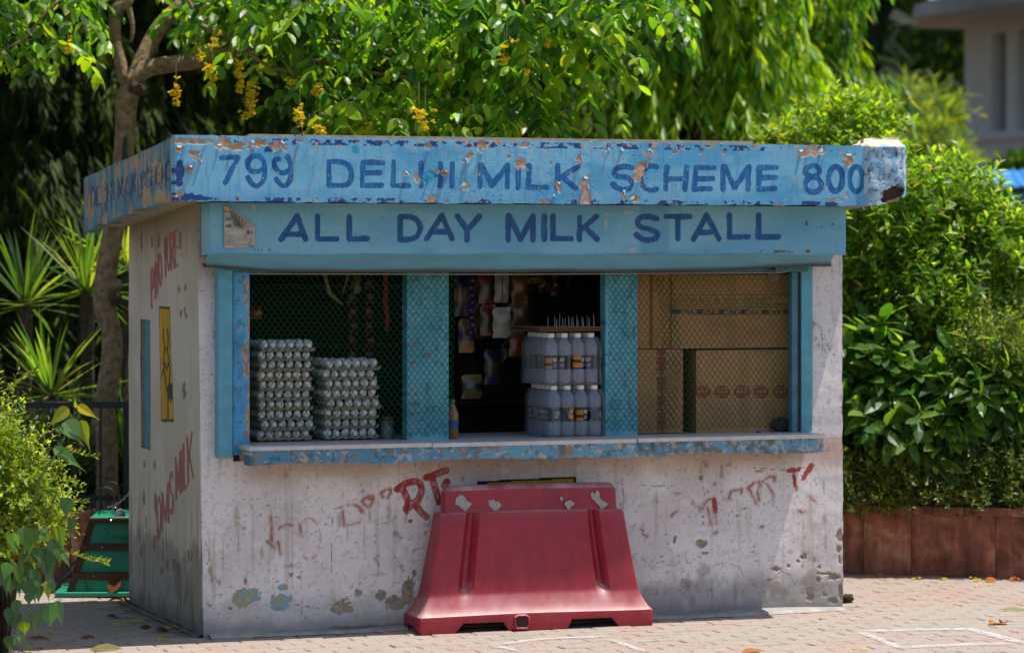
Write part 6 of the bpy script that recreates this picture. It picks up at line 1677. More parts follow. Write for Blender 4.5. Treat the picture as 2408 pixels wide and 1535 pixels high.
# ---- drooping mast trees in a row behind
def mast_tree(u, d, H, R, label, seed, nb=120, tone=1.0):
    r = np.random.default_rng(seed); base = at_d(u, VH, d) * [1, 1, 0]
    root = rootat('mast_tree', label, 'tree', base, 'drooping mast trees in a row behind the stall')
    mb = MB(); mb.tube([base + [0, 0, 0], base + [.03, 0, H * .3], base + [-.02, .02, H * .65], base + [0, 0, H]], [.06, .05, .035, .01], 8)
    keepw(mb.build('trunk', M['bark_dark'], None, True), root)
    lf = Leaves(); bw = MB()
    for k in range(nb):
        z0 = 0.6 + (H - .8) * r.random() ** 0.9; rad = R * (1.05 - .75 * (z0 / H) ** 1.6) * r.uniform(.5, 1.12)
        az = r.uniform(0, 2 * math.pi); h = np.array([math.cos(az), math.sin(az), 0]); sd = np.array([-h[1], h[0], 0])
        bright = r.random()
        nt_ = int(5 + 7 * rad / R)
        for t_ in range(nt_):
            s = r.uniform(.25, 1.05) ** .8; q0 = base + h * (s * rad) + sd * r.normal(0, .15) * (s + .2) + np.array([0, 0, z0 + .30 * s - .55 * s ** 2.2])
            ln = r.uniform(.22, .46); m = int(10 + ln * 26); t = np.sort(r.uniform(0, 1, m))
            o_ = unit(h * r.uniform(.4, 1.2) + sd * r.normal(0, .5))
            pos = q0 + o_ * (.14 * (1 - (1 - t) ** 2))[:, None] + np.array([0, 0, -1.0]) * (ln * t ** 1.6)[:, None]
            fl_ = r.uniform(0, 6.28, m); spread = np.stack([np.cos(fl_), np.sin(fl_), 0 * fl_], 1)
            dr = np.array([0, 0, -1.0]) + o_ * (.55 * (1 - t))[:, None] + spread * .38 + r.normal(0, .08, (m, 3))
            nn = spread * .7 + o_ * .5 + np.array([0, 0, .45])
            L = r.uniform(.11, .19, m)
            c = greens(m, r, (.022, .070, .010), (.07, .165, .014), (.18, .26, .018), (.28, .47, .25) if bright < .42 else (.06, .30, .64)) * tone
            lf.add(pos, dr, nn, L, L * r.uniform(.15, .21, m), LANCE, c, .2, r.uniform(-.25, .15, m))
        if k % 3 == 0:
            bw.tube([base + [0, 0, z0], base + h * rad * .5 + [0, 0, z0 + .12], base + h * rad * .95 + [0, 0, z0 - .25]], [.012, .008, .003], 4)
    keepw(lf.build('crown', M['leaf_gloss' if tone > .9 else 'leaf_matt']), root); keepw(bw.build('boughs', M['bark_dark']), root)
    return root
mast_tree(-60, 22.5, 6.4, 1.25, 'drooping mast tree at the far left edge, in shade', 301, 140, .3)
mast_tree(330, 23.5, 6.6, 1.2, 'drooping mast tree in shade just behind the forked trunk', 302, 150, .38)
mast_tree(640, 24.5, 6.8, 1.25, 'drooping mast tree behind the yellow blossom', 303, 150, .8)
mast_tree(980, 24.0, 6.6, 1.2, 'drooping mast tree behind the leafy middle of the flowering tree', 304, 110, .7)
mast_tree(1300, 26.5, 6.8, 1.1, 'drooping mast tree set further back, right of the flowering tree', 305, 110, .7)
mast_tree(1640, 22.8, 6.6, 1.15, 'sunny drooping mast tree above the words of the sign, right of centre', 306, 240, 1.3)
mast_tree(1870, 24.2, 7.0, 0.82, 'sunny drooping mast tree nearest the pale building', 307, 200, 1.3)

# ---- feathery pale tree in front of the building and the dark wood behind everything
def mound_tree(name, label, u, d, zc_, rx, rz, n, L, W, prof, cols, p, seed, mat='leaf', trunk=True, hang=0.0, cat='tree', clump=1.0, rd=None, off=0.0):
    r = np.random.default_rng(seed); c = at_d(u, VH, d) * [1, 1, 0]; root = rootat(name, label, cat, c)
    if trunk:
        mb = MB(); mb.tube([c, c + [.05, 0, zc_ * .6], c + [0, .05, zc_]], [.09 * rx, .07 * rx, .03 * rx], 8); keepw(mb.build('trunk', M['bark_dark'], None, True), root)
    k = 60; cp = r.normal(0, 1, (k, 3)); cp = unit(cp) * r.uniform(.35, 1, (k, 1)) ** .6
    w_ = r.integers(0, k, n); q = cp[w_] + r.normal(0, .16 * clump, (n, 3))
    pos = c + off + np.array([0, 0, zc_]) + RIGHT * q[:, :1] * rx + FWD * q[:, 1:2] * (rd or rx) + np.array([0, 0, 1.0]) * q[:, 2:] * rz
    dr = unit(q) * .7 + r.normal(0, .6, (n, 3)) + np.array([0, 0, .25 - hang])
    nn = unit(q) + np.array([0, 0, .8]) + r.normal(0, .5, (n, 3))
    sz = r.uniform(.7, 1.25, n)
    lf = Leaves(); lf.add(pos, dr, nn, L * sz, W * sz, prof, greens(n, r, *cols, p), .2, .2)
    keepw(lf.build('crown', M[mat]), root); return root
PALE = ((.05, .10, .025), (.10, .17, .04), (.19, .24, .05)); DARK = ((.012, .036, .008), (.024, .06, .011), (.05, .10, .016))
LIME = ((.04, .10, .012), (.10, .20, .016), (.20, .28, .022))
mound_tree('feathery_tree', 'blurred feathery pale green tree left of the pale building', 2120, 33, 3.05, .62, .62, 5000, .16, .022, LANCE, PALE, (.3, .45, .25), 401)
mound_tree('feathery_tree', 'low feathery bush at the foot of the pale building', 2205, 31, 2.75, .30, .34, 2200, .14, .022, LANCE, PALE, (.2, .4, .4), 402)
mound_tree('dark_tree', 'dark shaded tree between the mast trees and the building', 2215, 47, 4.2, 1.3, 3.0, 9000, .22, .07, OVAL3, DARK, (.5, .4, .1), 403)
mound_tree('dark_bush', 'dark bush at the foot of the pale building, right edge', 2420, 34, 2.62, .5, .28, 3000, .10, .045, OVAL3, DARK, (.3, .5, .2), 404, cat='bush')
# dense wood far behind, one mass
r = np.random.default_rng(55); n = 52000
X = r.uniform(-17, 16, n); dd = 36 + r.uniform(0, 5, n); dd = np.where(X > .125 * dd, dd + 17, dd); zz = r.uniform(.1, 11.5, n) + .6 * np.sin(X * 2)
pos = CAM + FWD * dd[:, None] + RIGHT * X[:, None]; pos[:, 2] = zz
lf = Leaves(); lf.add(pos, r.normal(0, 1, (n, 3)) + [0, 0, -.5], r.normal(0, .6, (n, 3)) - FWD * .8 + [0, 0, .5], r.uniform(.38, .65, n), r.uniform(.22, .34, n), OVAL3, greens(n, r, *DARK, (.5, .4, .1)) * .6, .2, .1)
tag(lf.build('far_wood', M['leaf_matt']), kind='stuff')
# tall tree; its unseen crown above the frame is added to shade the left
shade = mound_tree('shade_crown_tree', 'dark trunk of a tall tree behind the left spiky plants, unseen crown added for shade', 178, 26.5, 6.9, 2.7, 1.0, 22000, .24, .12, OVAL3, DARK, (.3, .5, .2), 405, trunk=False, rd=5.2, off=RIGHT * -.8 - FWD * 7.5)
mb = MB(); P0 = at_d(178, VH, 26.5) * [1, 1, 0]; mb.tube([P0, P0 + [.06, 0, 1.2], P0 + [-.12, .1, 3], P0 + [.1, .2, 6.6]], [.045, .032, .035, .04], 10); keepw(mb.build('trunk', M['bark_dark'], None, True), shade)

# ---- spiky rosettes
def rosette(u, v, d, n, L, label, seed, lean=0.0, cols=LIME):
    r = np.random.default_rng(seed); c = at_d(u, v, d); root = rootat('spiky_plant', label, 'plant', c * [1, 1, 0] + [0, 0, .3], 'spiky rosette plants left of the stall')
    mb = MB(); mb.tube([c * [1, 1, 0] + [0, 0, .3], c], [.04, .045], 7); keepw(mb.build('stem', M['bark_dark']), root)
    az = r.uniform(0, 6.283, n); el = r.uniform(-.25, 1.45, n) ** 1.0
    dr = np.stack([np.cos(az) * np.cos(el) + lean, np.sin(az) * np.cos(el), np.sin(el)], 1)
    nn = np.array([0, 0, 1.0]) + r.normal(0, .12, (n, 3)) - dr * dr[:, 2:3]
    cl = greens(n, r, (.045, .10, .025), (.085, .155, .035), (.17, .22, .07), (.35, .45, .2))
    lf = Leaves(); lf.add(c + dr * .03, dr, nn, r.uniform(.75, 1.1, n) * L, r.uniform(.022, .036, n), BLADE, cl, .35, r.uniform(.0, .22, n))
    keepw(lf.build('blades', M['leaf']), root)
rosette(205, 690, 18.6, 48, .56, 'spiky plant with upright pale blades just left of the trunk', 501)
rosette(60, 720, 19.2, 34, .58, 'spiky plant at the left edge, with long drooping blades', 502)
rosette(120, 930, 18.3, 36, .52, 'lower spiky plant with dark blades above the railing', 503)
rosette(300, 640, 19.4, 30, .55, 'spiky plant half hidden behind the forked trunk', 504)
rosette(300, 1100, 17.6, 34, .5, 'strappy dark plant behind the railing beside the stall', 505)

# ---- bushes made of leafy sprigs
def bush(name, label, ells, nspr, per, L, W, cols, p, seed, up=.5, prof=OVAL3, mat='leaf_gloss', cat='bush', spr=(.10, .2), droop=0.0, core=True, stemz=None):
    """ells: (u, v, d, rx, rd, rz) ellipsoids that the sprigs stand out of"""
    r = np.random.default_rng(seed); E_ = [(at_d(u, v, d), np.array([rx, rd, rz])) for u, v, d, rx, rd, rz in ells]
    area = np.array([e[1][0] * e[1][2] for e in E_]); pr = area / area.sum()
    c0 = E_[0][0]; root = rootat(name, label, cat, c0 * [1, 1, 0] + [0, 0, .34 if stemz is None else stemz])
    lf = Leaves(); tw = MB(); B_ = []; D_ = []; N_ = []; S_ = []; C_ = []
    for k in range(nspr):
        i = r.choice(len(E_), p=pr); c, R = E_[i]
        q = unit(r.normal(0, 1, 3)); 
        if q @ (-FWD) < -.45: q = -q * [1, 1, -1] if abs(q[2]) < .5 else q
        k3 = r.uniform(.55, 1.02) ** .7
        loc = RIGHT * q[0] * R[0] + FWD * q[1] * R[1] + np.array([0, 0, q[2] * R[2]])
        base = c + loc * k3 - unit(loc) * .06
        dr = unit(unit(loc) * .75 + np.array([0, 0, up]) + r.normal(0, .35, 3)); ln = r.uniform(*spr)
        t = np.linspace(.15, 1, per); ph = np.arange(per) * 2.4 + r.uniform(0, 6)
        a = unit(np.cross(dr, [.3, .2, 1.0])); b = np.cross(dr, a)
        pos = base + dr * (t * ln)[:, None] + np.array([0, 0, -1.0]) * (droop * t ** 2 * ln)[:, None]
        ld = unit((a * np.cos(ph)[:, None] + b * np.sin(ph)[:, None]) * .9 + dr * (.5 + .5 * t)[:, None] + np.array([0, 0, -droop]) + r.normal(0, .15, (per, 3)))
        B_.append(pos); D_.append(ld); N_.append(dr + np.array([0, 0, .7]) + r.normal(0, .2, (per, 3))); S_.append(r.uniform(.7, 1.2, per) * (1 - .35 * (t > .9)))
        cc_ = greens(per, r, *cols, p); cc_[r.random(per) < .012] = (.24, .15, .04); tip = sstep(.5, 1, t)[:, None]; C_.append(cc_ * (1 - .25 * tip) + np.array(cols[2]) * .25 * tip * 1.2)
        if k % 2 == 0: tw.tube([base - dr * .05, base + dr * ln], [.003, .0012], 3, cap=False)
    S = np.concatenate(S_)
    lf.add(np.concatenate(B_), np.concatenate(D_), np.concatenate(N_), L * S, W * S, prof, np.concatenate(C_), .25, .2)
    keepw(lf.build('leaves', M[mat]), root); tag(keepw(tw.build('twigs', M['bark']), root), kind='stuff')
    st = MB(); g = root.location
    for c, R in E_[:4]: st.tube([Vector(g) + Vector((0, 0, -.3)), (np.array(g) + c) / 2, c], [.02, .016, .008], 5)
    keepw(st.build('stems', M['bark_dark']), root)
    return root
bush('hedge_bush', 'tall lime green bush rising beside and above the right end of the stall', [(2090, 560, 18.0, .40, .45, .50), (2230, 520, 18.2, .38, .4, .38), (2010, 470, 18.6, .34, .4, .62), (2150, 730, 17.9, .50, .4, .45), (2330, 640, 18.1, .30, .35, .42), (1985, 700, 18.3, .3, .4, .5), (1960, 350, 18.9, .28, .3, .26), (2060, 300, 19.0, .16, .3, .12), (2420, 790, 18.2, .3, .35, .4), (2390, 600, 18.3, .12, .2, .2)],
     2500, 9, .072, .027, ((.028, .085, .010), (.085, .19, .014), (.20, .295, .02)), (.25, .45, .3), 601, up=.7, prof=LANCE)
bush('hedge_bush', 'low lime sprigs showing over the roof edge at the right', [(1930, 335, 19.2, .24, .3, .15), (2010, 305, 19.3, .2, .3, .18), (1850, 352, 19.4, .16, .3, .08)], 300, 9, .075, .028, LIME, (.1, .4, .5), 602, up=.8, prof=LANCE)
bush('broadleaf_shrub', 'broad-leaved shrub with drooping whorls of leaves in front of the hedge', [(2160, 1000, 17.35, .52, .25, .36), (2300, 950, 17.3, .36, .25, .38), (2050, 900, 17.5, .30, .25, .38), (2410, 1010, 17.35, .26, .25, .32)],
     380, 6, .17, .062, ((.03, .09, .02), (.075, .165, .03), (.15, .24, .045)), (.35, .45, .2), 603, up=.15, prof=OVAL, droop=.5, spr=(.06, .14), cat='shrub')
bush('clipped_hedge', 'dark small-leaved hedge along the top of the red planter wall', [(2010, 1120, 17.3, .30, .22, .18), (2150, 1130, 17.25, .42, .22, .17), (2300, 1130, 17.2, .40, .22, .17), (2430, 1110, 17.15, .35, .22, .2), (2060, 1178, 17.2, .40, .16, .09), (2200, 1180, 17.15, .40, .16, .08), (2340, 1178, 17.1, .40, .16, .09), (2450, 1175, 17.05, .3, .16, .09), (2350, 850, 17.3, .28, .2, .3), (2010, 960, 17.6, .3, .2, .3), (2230, 830, 17.7, .4, .2, .3), (2120, 900, 17.75, .4, .2, .4), (2400, 980, 17.6, .4, .2, .4)],
     3300, 9, .034, .017, ((.03, .075, .010), (.07, .13, .014), (.16, .20, .02)), (.35, .42, .23), 604, up=.4, cat='hedge')
bush('clipped_hedge', 'dark undergrowth behind the railing left of the stall', [(40, 1080, 17.7, .5, .3, .28), (200, 1120, 17.8, .45, .3, .25), (330, 1130, 17.9, .3, .3, .25), (-120, 1060, 17.7, .4, .3, .3)], 700, 8, .06, .024, DARK, (.3, .5, .2), 605, up=.5, cat='hedge')
bush('small_leaf_shrub', 'small-leaved yellow-green shrub spilling over its planter at the left edge', [(10, 1120, 13.75, .17, .18, .25), (85, 1170, 13.7, .13, .16, .20), (-60, 1050, 13.8, .2, .2, .3), (40, 1280, 13.72, .15, .16, .15), (-40, 1250, 13.75, .2, .2, .22), (125, 1240, 13.65, .09, .1, .10)],
     950, 11, .034, .014, ((.05, .12, .012), (.13, .23, .018), (.28, .34, .03)), (.25, .4, .35), 606, up=.55, spr=(.10, .24), cat='shrub', stemz=.28)
# long single sprigs and the heart-leaved fig sapling growing through it
fig = rootat('fig_sapling', 'heart-leaved fig sapling with a yellow-green shoot growing out of the left shrub', 'sapling', at_d(70, 1390, 13.4) * [1, 1, 0] + [0, 0, .28])
fs = MB()
def tube_px(mb, pts, r, d):
    mb.tube([at_d(u, v, d) for u, v in pts], r, 6)
Sf = zc(0, 900, 3.839); Sg = zc(0, 1300, 4.623)
tube_px(fs, [Sg(200, 600), Sf(380, 1130), Sf(520, 930), Sf(640, 700), Sf(700, 580), Sf(728, 440)], [.007, .006, .005, .004, .003, .002], 13.3)
tube_px(fs, [Sf(640, 690), Sf(560, 660)], [.002, .0015], 13.3); tube_px(fs, [Sf(700, 560), Sf(660, 490)], [.002, .0015], 13.3); tube_px(fs, [Sf(725, 510), Sf(765, 470)], [.002, .0015], 13.3)
tube_px(fs, [Sg(250, 500), Sg(340, 420), Sg(420, 300)], [.006, .005, .003], 13.3)
tube_px(fs, [Sg(120, 450), Sg(250, 600), Sg(300, 800), Sg(330, 1000)], [.006, .005, .004, .002], 13.35)
keepw(fs.build('stem', m_plain('green_stem', '#5d6b2a', 0.6, bump=0)), fig)
GRN, YEL, BLU = (.10, .20, .06), (.32, .34, .03), (.075, .15, .08)
FIG = [(Sf(655, 460), Sf(440, 655), YEL, .7, .1), (Sf(745, 440), Sf(968, 572), (.42, .33, .01), .6, .2), (Sf(728, 455), Sf(715, 360), YEL, .5, 0), (Sf(620, 590), Sf(818, 825), (.09, .17, .06), 1.15, .5), (Sf(770, 580), Sf(862, 880), (.26, .31, .03), .75, -.2), (Sf(520, 840), Sf(840, 1070), GRN, .5, .3), (Sf(610, 665), Sf(490, 650), GRN, .8, 0),
       (Sf(640, 1315), Sf(640, 1560), BLU, .9, .2), (Sg(450, 100), Sg(520, 270), GRN, 1.5, .4), (Sg(380, 120), Sg(420, 330), GRN, 1.1, .6), (Sg(600, 60), Sg(690, 300), (.24, .30, .03), .6, -.3), (Sg(560, 150), Sg(610, 400), YEL, .5, .3), (Sg(270, 390), Sg(300, 560), BLU, 1.5, .5), (Sg(350, 290), Sg(340, 480), BLU, 1.0, .2), (Sg(420, 310), Sg(470, 520), BLU, 1.0, -.3), (Sg(530, 330), Sg(600, 850), BLU, .55, .1), (Sg(500, 380), Sg(540, 700), BLU, .8, .4),
       (Sg(100, 490), Sg(40, 720), (.10, .2, .05), 1.1, .2), (Sg(215, 520), Sg(220, 790), (.12, .19, .04), .8, 0), (Sg(300, 480), Sg(330, 700), BLU, .9, .5), (Sg(110, 680), Sg(130, 900), BLU, 1.1, .3), (Sg(200, 640), Sg(230, 900), BLU, .9, 0), (Sg(290, 700), Sg(300, 900), BLU, 1.0, .2), (Sg(400, 600), Sg(480, 820), BLU, .9, -.2), (Sg(370, 560), Sg(440, 880), BLU, .6, .5), (Sg(560, 620), Sg(590, 820), BLU, .8, .3), (Sg(540, 700), Sg(570, 960), (.20, .26, .04), .7, .1),
       (Sg(560, 960), Sg(583, 1300), (.07, .14, .07), 1.0, .1), (Sg(650, 930), Sg(740, 1270), (.07, .14, .07), .6, .3), (Sg(360, 1050), Sg(395, 1350), (.10, .15, .10), .95, 0), (Sg(160, 1060), Sg(190, 1330), BLU, 1.0, .2), (Sg(420, 1060), Sg(440, 1330), BLU, .6, .2), (Sg(270, 1170), Sg(290, 1340), (.20, .30, .02), 1.4, 0), (Sg(180, 920), Sg(190, 1180), BLU, .9, .6), (Sg(110, 1010), Sg(90, 1240), BLU, .9, .3), (Sg(110, 1330), Sg(120, 1560), BLU, 1.0, 0), (Sg(230, 1330), Sg(260, 1480), GRN, 1.0, .4), (Sg(300, 1440), Sg(370, 1530), GRN, .8, .1), (Sg(330, 850), Sg(340, 1000), BLU, 1.2, .1), (Sg(60, 560), Sg(70, 900), BLU, .8, -.3), (Sg(720, 380), Sg(830, 570), BLU, .5, .2), (Sg(640, 330), Sg(700, 500), GRN, .7, .2)]
r = np.random.default_rng(77)
for k in range(14):
    a_ = (r.uniform(15, 175), r.uniform(1170, 1390)); l_ = r.uniform(38, 62); FIG.append((a_, (a_[0] + r.uniform(-8, 18), a_[1] + l_), [BLU, GRN, BLU, (.12, .2, .04)][r.integers(0, 4)], r.uniform(.6, 1.1), r.uniform(-.3, .6)))
for i, (a, b, c, wk, tw_) in enumerate(FIG):
    d = 13.22 + .12 * r.random(); A, B = at_d(*a, d), at_d(*b, d + r.uniform(-.03, .03)); L = np.linalg.norm(B - A)
    dr = B - A; n0 = -FWD + RIGHT * (tw_ * 1.4) + np.array([0, 0, .35]); lf = Leaves()
    lf.add(A[None], dr[None], n0[None], [L], [min(L * .62, .12) * wk], HEART, np.array([c]) * r.uniform(.85, 1.15), .22, .08)
    keepw(lf.build('leaf', M['leaf_matt']), fig)
sg_ = MB(); tube_px(sg_, [Sg(700, 330), Sg(840, 390), Sg(1000, 440), Sg(1225, 488)], [.003, .003, .002, .001], 13.3); tube_px(sg_, [Sf(560, 840), Sf(720, 880), Sf(820, 905), Sf(930, 935)], [.002, .002, .001, .001], 13.3); tube_px(sg_, [Sf(20, 300), Sf(140, 240), Sf(230, 160), Sf(345, 95)], [.003, .002, .002, .001], 13.4)
lf = Leaves(); P_ = []; DD = []
for pts, n_, dp in (([Sg(800, 370), Sg(1000, 440), Sg(1235, 488)], 30, 13.3), ([Sf(600, 850), Sf(760, 890), Sf(930, 930)], 16, 13.3), ([Sf(60, 290), Sf(200, 190), Sf(345, 95)], 30, 13.4), ([Sf(620, 1140), Sf(720, 1170)], 10, 13.3), ([Sf(700, 1360), Sf(820, 1360)], 12, 13.3)):
    A = np.array([at_d(u, v, dp) for u, v in pts]); t = np.linspace(0, len(A) - 1.001, n_); i = t.astype(int); f = (t - i)[:, None]
    P_.append(A[i] * (1 - f) + A[i + 1] * f); s = np.where(np.arange(n_) % 2, 1, -1)[:, None]
    DD.append(unit(A[-1] - A[0]) * .5 + np.array([0, 0, 1.0]) * (s * .5 + .35) + RIGHT * .2 + r.normal(0, .2, (n_, 3)))
P_, DD = np.concatenate(P_), np.concatenate(DD); n_ = len(P_)
lf.add(P_, DD, r.normal(0, .4, (n_, 3)) - FWD, r.uniform(.018, .03, n_), r.uniform(.008, .013, n_), OVAL3, greens(n_, r, (.07, .14, .01), (.15, .23, .02), (.26, .31, .03), (.2, .4, .4)), .2, .1)
spg = rootat('long_sprigs', 'long thin sprigs of small leaves reaching right out of the left shrub', 'sprigs', at_d(100, 1300, 13.4) * [1, 1, 0] + [0, 0, .3])
keepw(lf.build('leaves', M['leaf']), spg); keepw(sg_.build('twigs', M['bark']), spg)

# ---- dry leaves and petals on the ground
def dry_leaf(u, v, L, W, col_, label, seed, rz=0, z=0.004, up=.25, curl=.7, d=None):
    r = np.random.default_rng(seed); P = at_z(u, v, 0) if d is None else at_d(u, v, d); lf = Leaves()
    dr = np.array([math.cos(rz), math.sin(rz), up]); lf.add((P + [0, 0, z])[None] - dr * L * .5 * [1, 1, 0], dr[None], (np.array([0.1, -.35, 1]) + r.normal(0, .15, 3))[None], [L], [W], OVAL, np.array([col_]), .5, curl)
    o = lf.build('fallen_leaf', M['dryleaf']); tag(o, label, 'fallen leaf', 'fallen leaves on the paving'); return o
M['dryleaf'] = m_leaf('dry_leaf', .75, .25, (1.0, .8, .5), .2)
ORG, BRN = (.42, .17, .035), (.13, .065, .03)
dry_leaf(*W4(2095, 775), .085, .05, ORG, 'curled orange leaf lying near the chalk outline at the right', 1, .3, .006, .3)
dry_leaf(*W4(2190, 775), .06, .05, (.30, .10, .03), 'rusty curled leaf tip beside the curled orange leaf', 2, 1.2, .008, .5)
dry_leaf(*W4(2070, 318), .11, .05, ORG, 'flat orange leaf at the foot of the right planter', 3, .1, .004, .1, .3)
dry_leaf(*W4(2350, 310), .12, .06, (.35, .13, .03), 'brown-orange leaf at the right edge by the planter', 4, -.3, .006, .2)
dry_leaf(*W4(2300, 630), .16, .028, (.30, .34, .15), 'long green fallen leaf at the right edge of the paving', 5, -.35, .004, .05, .1)
dry_leaf(*Sg(1350, 960), .075, .05, (.50, .20, .03), 'bright orange leaf lying in the sun by the cart', 6, 2.4, .012, .6)
dry_leaf(*Sg(1410, 975), .06, .04, ORG, 'small orange leaf beside the bright orange one', 7, .2, .006, .2)
dry_leaf(*Sg(1490, 970), .07, .06, (.45, .16, .03), 'orange leaf against the rear corner of the side wall', 8, 1.0, .012, .7)
o = dry_leaf(*Sg(1375, 890), .10, .075, (.20, .075, .025), 'large brown leaf standing against the green cart', 9, .3, .02, 1.6, .1)
dry_leaf(*Sg(1740, 1255), .11, .05, BRN, 'dark brown leaf at the foot of the side wall', 10, .2, .006, .15)
dry_leaf(*Sg(1900, 1270), .09, .05, (.16, .08, .035), 'second brown leaf closer to the front corner', 11, -.2, .006, .15)
dry_leaf(*Sg(1315, 1130), .07, .035, (.06, .035, .02), 'small dark curled leaf in the middle of the shaded paving', 12, .1, .008, .3)
dry_leaf(*Sg(1080, 1360), .13, .035, (.20, .10, .05), 'long brown leaf nearest the camera in the left shade', 13, .15, .006, .1)
dry_leaf(*Sg(1230, 1500), .16, .05, (.24, .19, .08), 'long dull yellow leaf at the bottom edge', 14, .1, .004, .05, .1)
dry_leaf(*Sg(440, 1375), .11, .03, (.18, .10, .05), 'brown leaf under the hanging fig leaves', 15, .05, .004, .05, .1)
dry_leaf(*W4(240, 722), .05, .02, BRN, 'tiny brown leaf below the right corner of the wall', 16, .1, .003, .05)
dry_leaf(*zc(1500, 1480, 4.013)(1530, 605), .12, .04, ORG, 'orange leaf at the bottom edge right of the barrier', 17, .1, .004, .1, .2)
def petal(u, v, seed, n=5, col_=(.75, .55, .02)):
    r = np.random.default_rng(seed); P = at_z(u, v, 0) + [0, 0, .006]; lf = Leaves(); a = r.uniform(0, 6.28, n)
    lf.add(P + r.normal(0, .012, (n, 3)) * [1.6, 1, .1], np.stack([np.cos(a), np.sin(a), r.uniform(.1, .5, n)], 1), np.array([[0, -.3, 1.0]] * n), .026, .018, OVAL3, np.array([col_] * n) * r.uniform(.8, 1.1, (n, 1)), .3, .3)
    o = lf.build('fallen_petals', M['petal']); tag(o, PETL[seed - 700], 'petals', 'fallen yellow petals')
PETL = ['largest heap of yellow petals on the shaded left paving', 'small yellow petals left of the pair by the side wall', 'small yellow petals nearer the side wall, left of a wider heap', 'wide heap of yellow petals close to the side wall', 'yellow petals under the tip of the hanging fig leaf', 'few yellow petals at the shadow edge near the front corner', 'yellow petals beside the two brown leaves at the side wall', 'tiny yellow petals on the sunlit strip before the cart',
  'yellow petals at the planter foot nearest the stall', 'yellow petals along the middle of the right planter foot', 'bright yellow petals below the wide planter slab', 'yellow petals left of the flat orange leaf by the planter', 'yellow petals on the open paving below the flat orange leaf', 'tiny yellow petals right against the planter slab', 'yellow petals at the bottom edge below the chalk outline']
for k, p in enumerate([Sg(920, 1215), Sg(1320, 1225), Sg(1510, 1215), Sg(1600, 1185), Sg(570, 1310), Sg(1870, 1385), Sg(2010, 1250), Sg(1035, 960), W4(775, 265), W4(1270, 290), W4(1555, 290), W4(1870, 310), W4(1935, 365), W4(1850, 285), W4(620, 1050)]): petal(*p, 700 + k)
p = at_z(1990, 1416, 0); o = lumpy('dry_dung', (p[0] + .01, p[1], .022), (.03, .03, .024), m_plain('dry_brown', '#4a3a26', 0.95, var=.6, scale=90, bump=1), 'small dry brown clump on the paving at the right corner of the stall', 'clump', 13)
# ================================================================== green cart behind the stall
s_ = FPX / 15.95
cb = at_z(165, 1404, 0)
cart = empty('green_cart', (cb[0], cb[1], 0), -TH + 0.02); tag(cart, 'green metal cart with rusty straps standing half behind the stall', 'cart')
M['green'] = m_plain('sea_green_paint', '#12946c', 0.45, var=0.2, scale=6, bump=0.08, dark='#0d7556')
def cu(u): return (u - 165) / s_
def cz(v): return (1404 - v) / s_ 
Wc = 0.62; dp = 0.45; xt = cu(218); zt_ = cz(1222); zb_ = cz(1396)
MB().add([(0, 0, zb_), (Wc, 0, zb_), (Wc - xt, 0.02, zt_), (xt, 0.02, zt_), (0, dp, zb_), (Wc, dp, zb_), (Wc - xt, dp, zt_), (xt, dp, zt_)], [(0, 1, 2, 3), (5, 4, 7, 6), (4, 0, 3, 7), (1, 5, 6, 2), (3, 2, 6, 7), (0, 4, 5, 1)]).build('tub', M['green'], cart)
MB().box((cu(130), -0.03, 0.006), (Wc + .07, dp + .05, 0.030), .004).build('base_plate', M['green'], cart)
MB().box((cu(212), -0.012, cz(1222)), (Wc - cu(212), dp, cz(1214)), .003).build('lid', M['green'], cart)
def xl(z): return xt * (z - zb_) / (zt_ - zb_)
for va, vb in ((1217, 1229), (1277, 1293), (1344, 1362)):
    z0, z1 = cz(vb), cz(va)
    MB().box((xl(z0) - .012, -0.014, z0), (Wc - xl(z0) + .012, 0.004 + .0, z1), .002).build('strap', M['rust'], cart)
    MB().lathe([(.007, 0), (.007, .004), (.004, .007)], 8).build('rivet', M['steel'], cart, False, (xl(z0) + .10, -.014, (z0 + z1) / 2)).rotation_euler = (math.pi / 2, 0, 0)
def bar_(x0, z0, x1, z1, w_):
    return MB().add([(x0 - w_, -.010, z0), (x0 + w_, -.010, z0), (x1 + w_, .012, z1), (x1 - w_, .012, z1), (x0 - w_, .012, z0), (x0 + w_, .012, z0), (x1 + w_, .03, z1), (x1 - w_, .03, z1)], [(0, 1, 2, 3), (5, 4, 7, 6), (4, 0, 3, 7), (1, 5, 6, 2), (3, 2, 6, 7), (0, 4, 5, 1)])
bar_(-.004, zb_, xt - .004, zt_, .018).build('corner_strap', M['rust'], cart); bar_(Wc + .004, zb_, Wc - xt + .004, zt_, .018).build('corner_strap', M['rust'], cart)
for (a0, a1, b0, b1) in ((cu(200), Wc - cu(200) , cz(1390), cz(1368)), (cu(246), Wc - cu(246), cz(1262), cz(1240))):
    MB().tube([(a0, -.002, b1), (a0 + .004, -.002, b0 + .02), (a0 + .02, -.002, b0), (a1 - .02, -.002, b0), (a1, -.002, b0 + .02), (a1, -.002, b1)], .004, 5).build('pressed_edge', M['green'], cart, True)
def loop(u0, u1, vt, off, lean):
    z0 = cz(1222); h = cz(vt) - z0; x0, x1 = cu(u0), cu(u1)
    pts = [(x0, off, z0 - .01), (x0 + lean * .6, off, z0 + h * .7)] + [(x0 + lean + (x1 - x0 - 1.5 * lean) * (.5 - .5 * math.cos(R_(t))), off, z0 + h * .86 + h * .14 * math.sin(R_(t))) for t in range(0, 181, 30)] + [(x1 - lean * .2, off, z0 + h * .5), (x1, off, z0 - .01)]
    return MB().tube(pts, .0042, 6).build('carrying_loop', M['iron'], cart, True)
loop(226, 277, 1136, .12, .02); loop(214, 271, 1146, .02, .02)
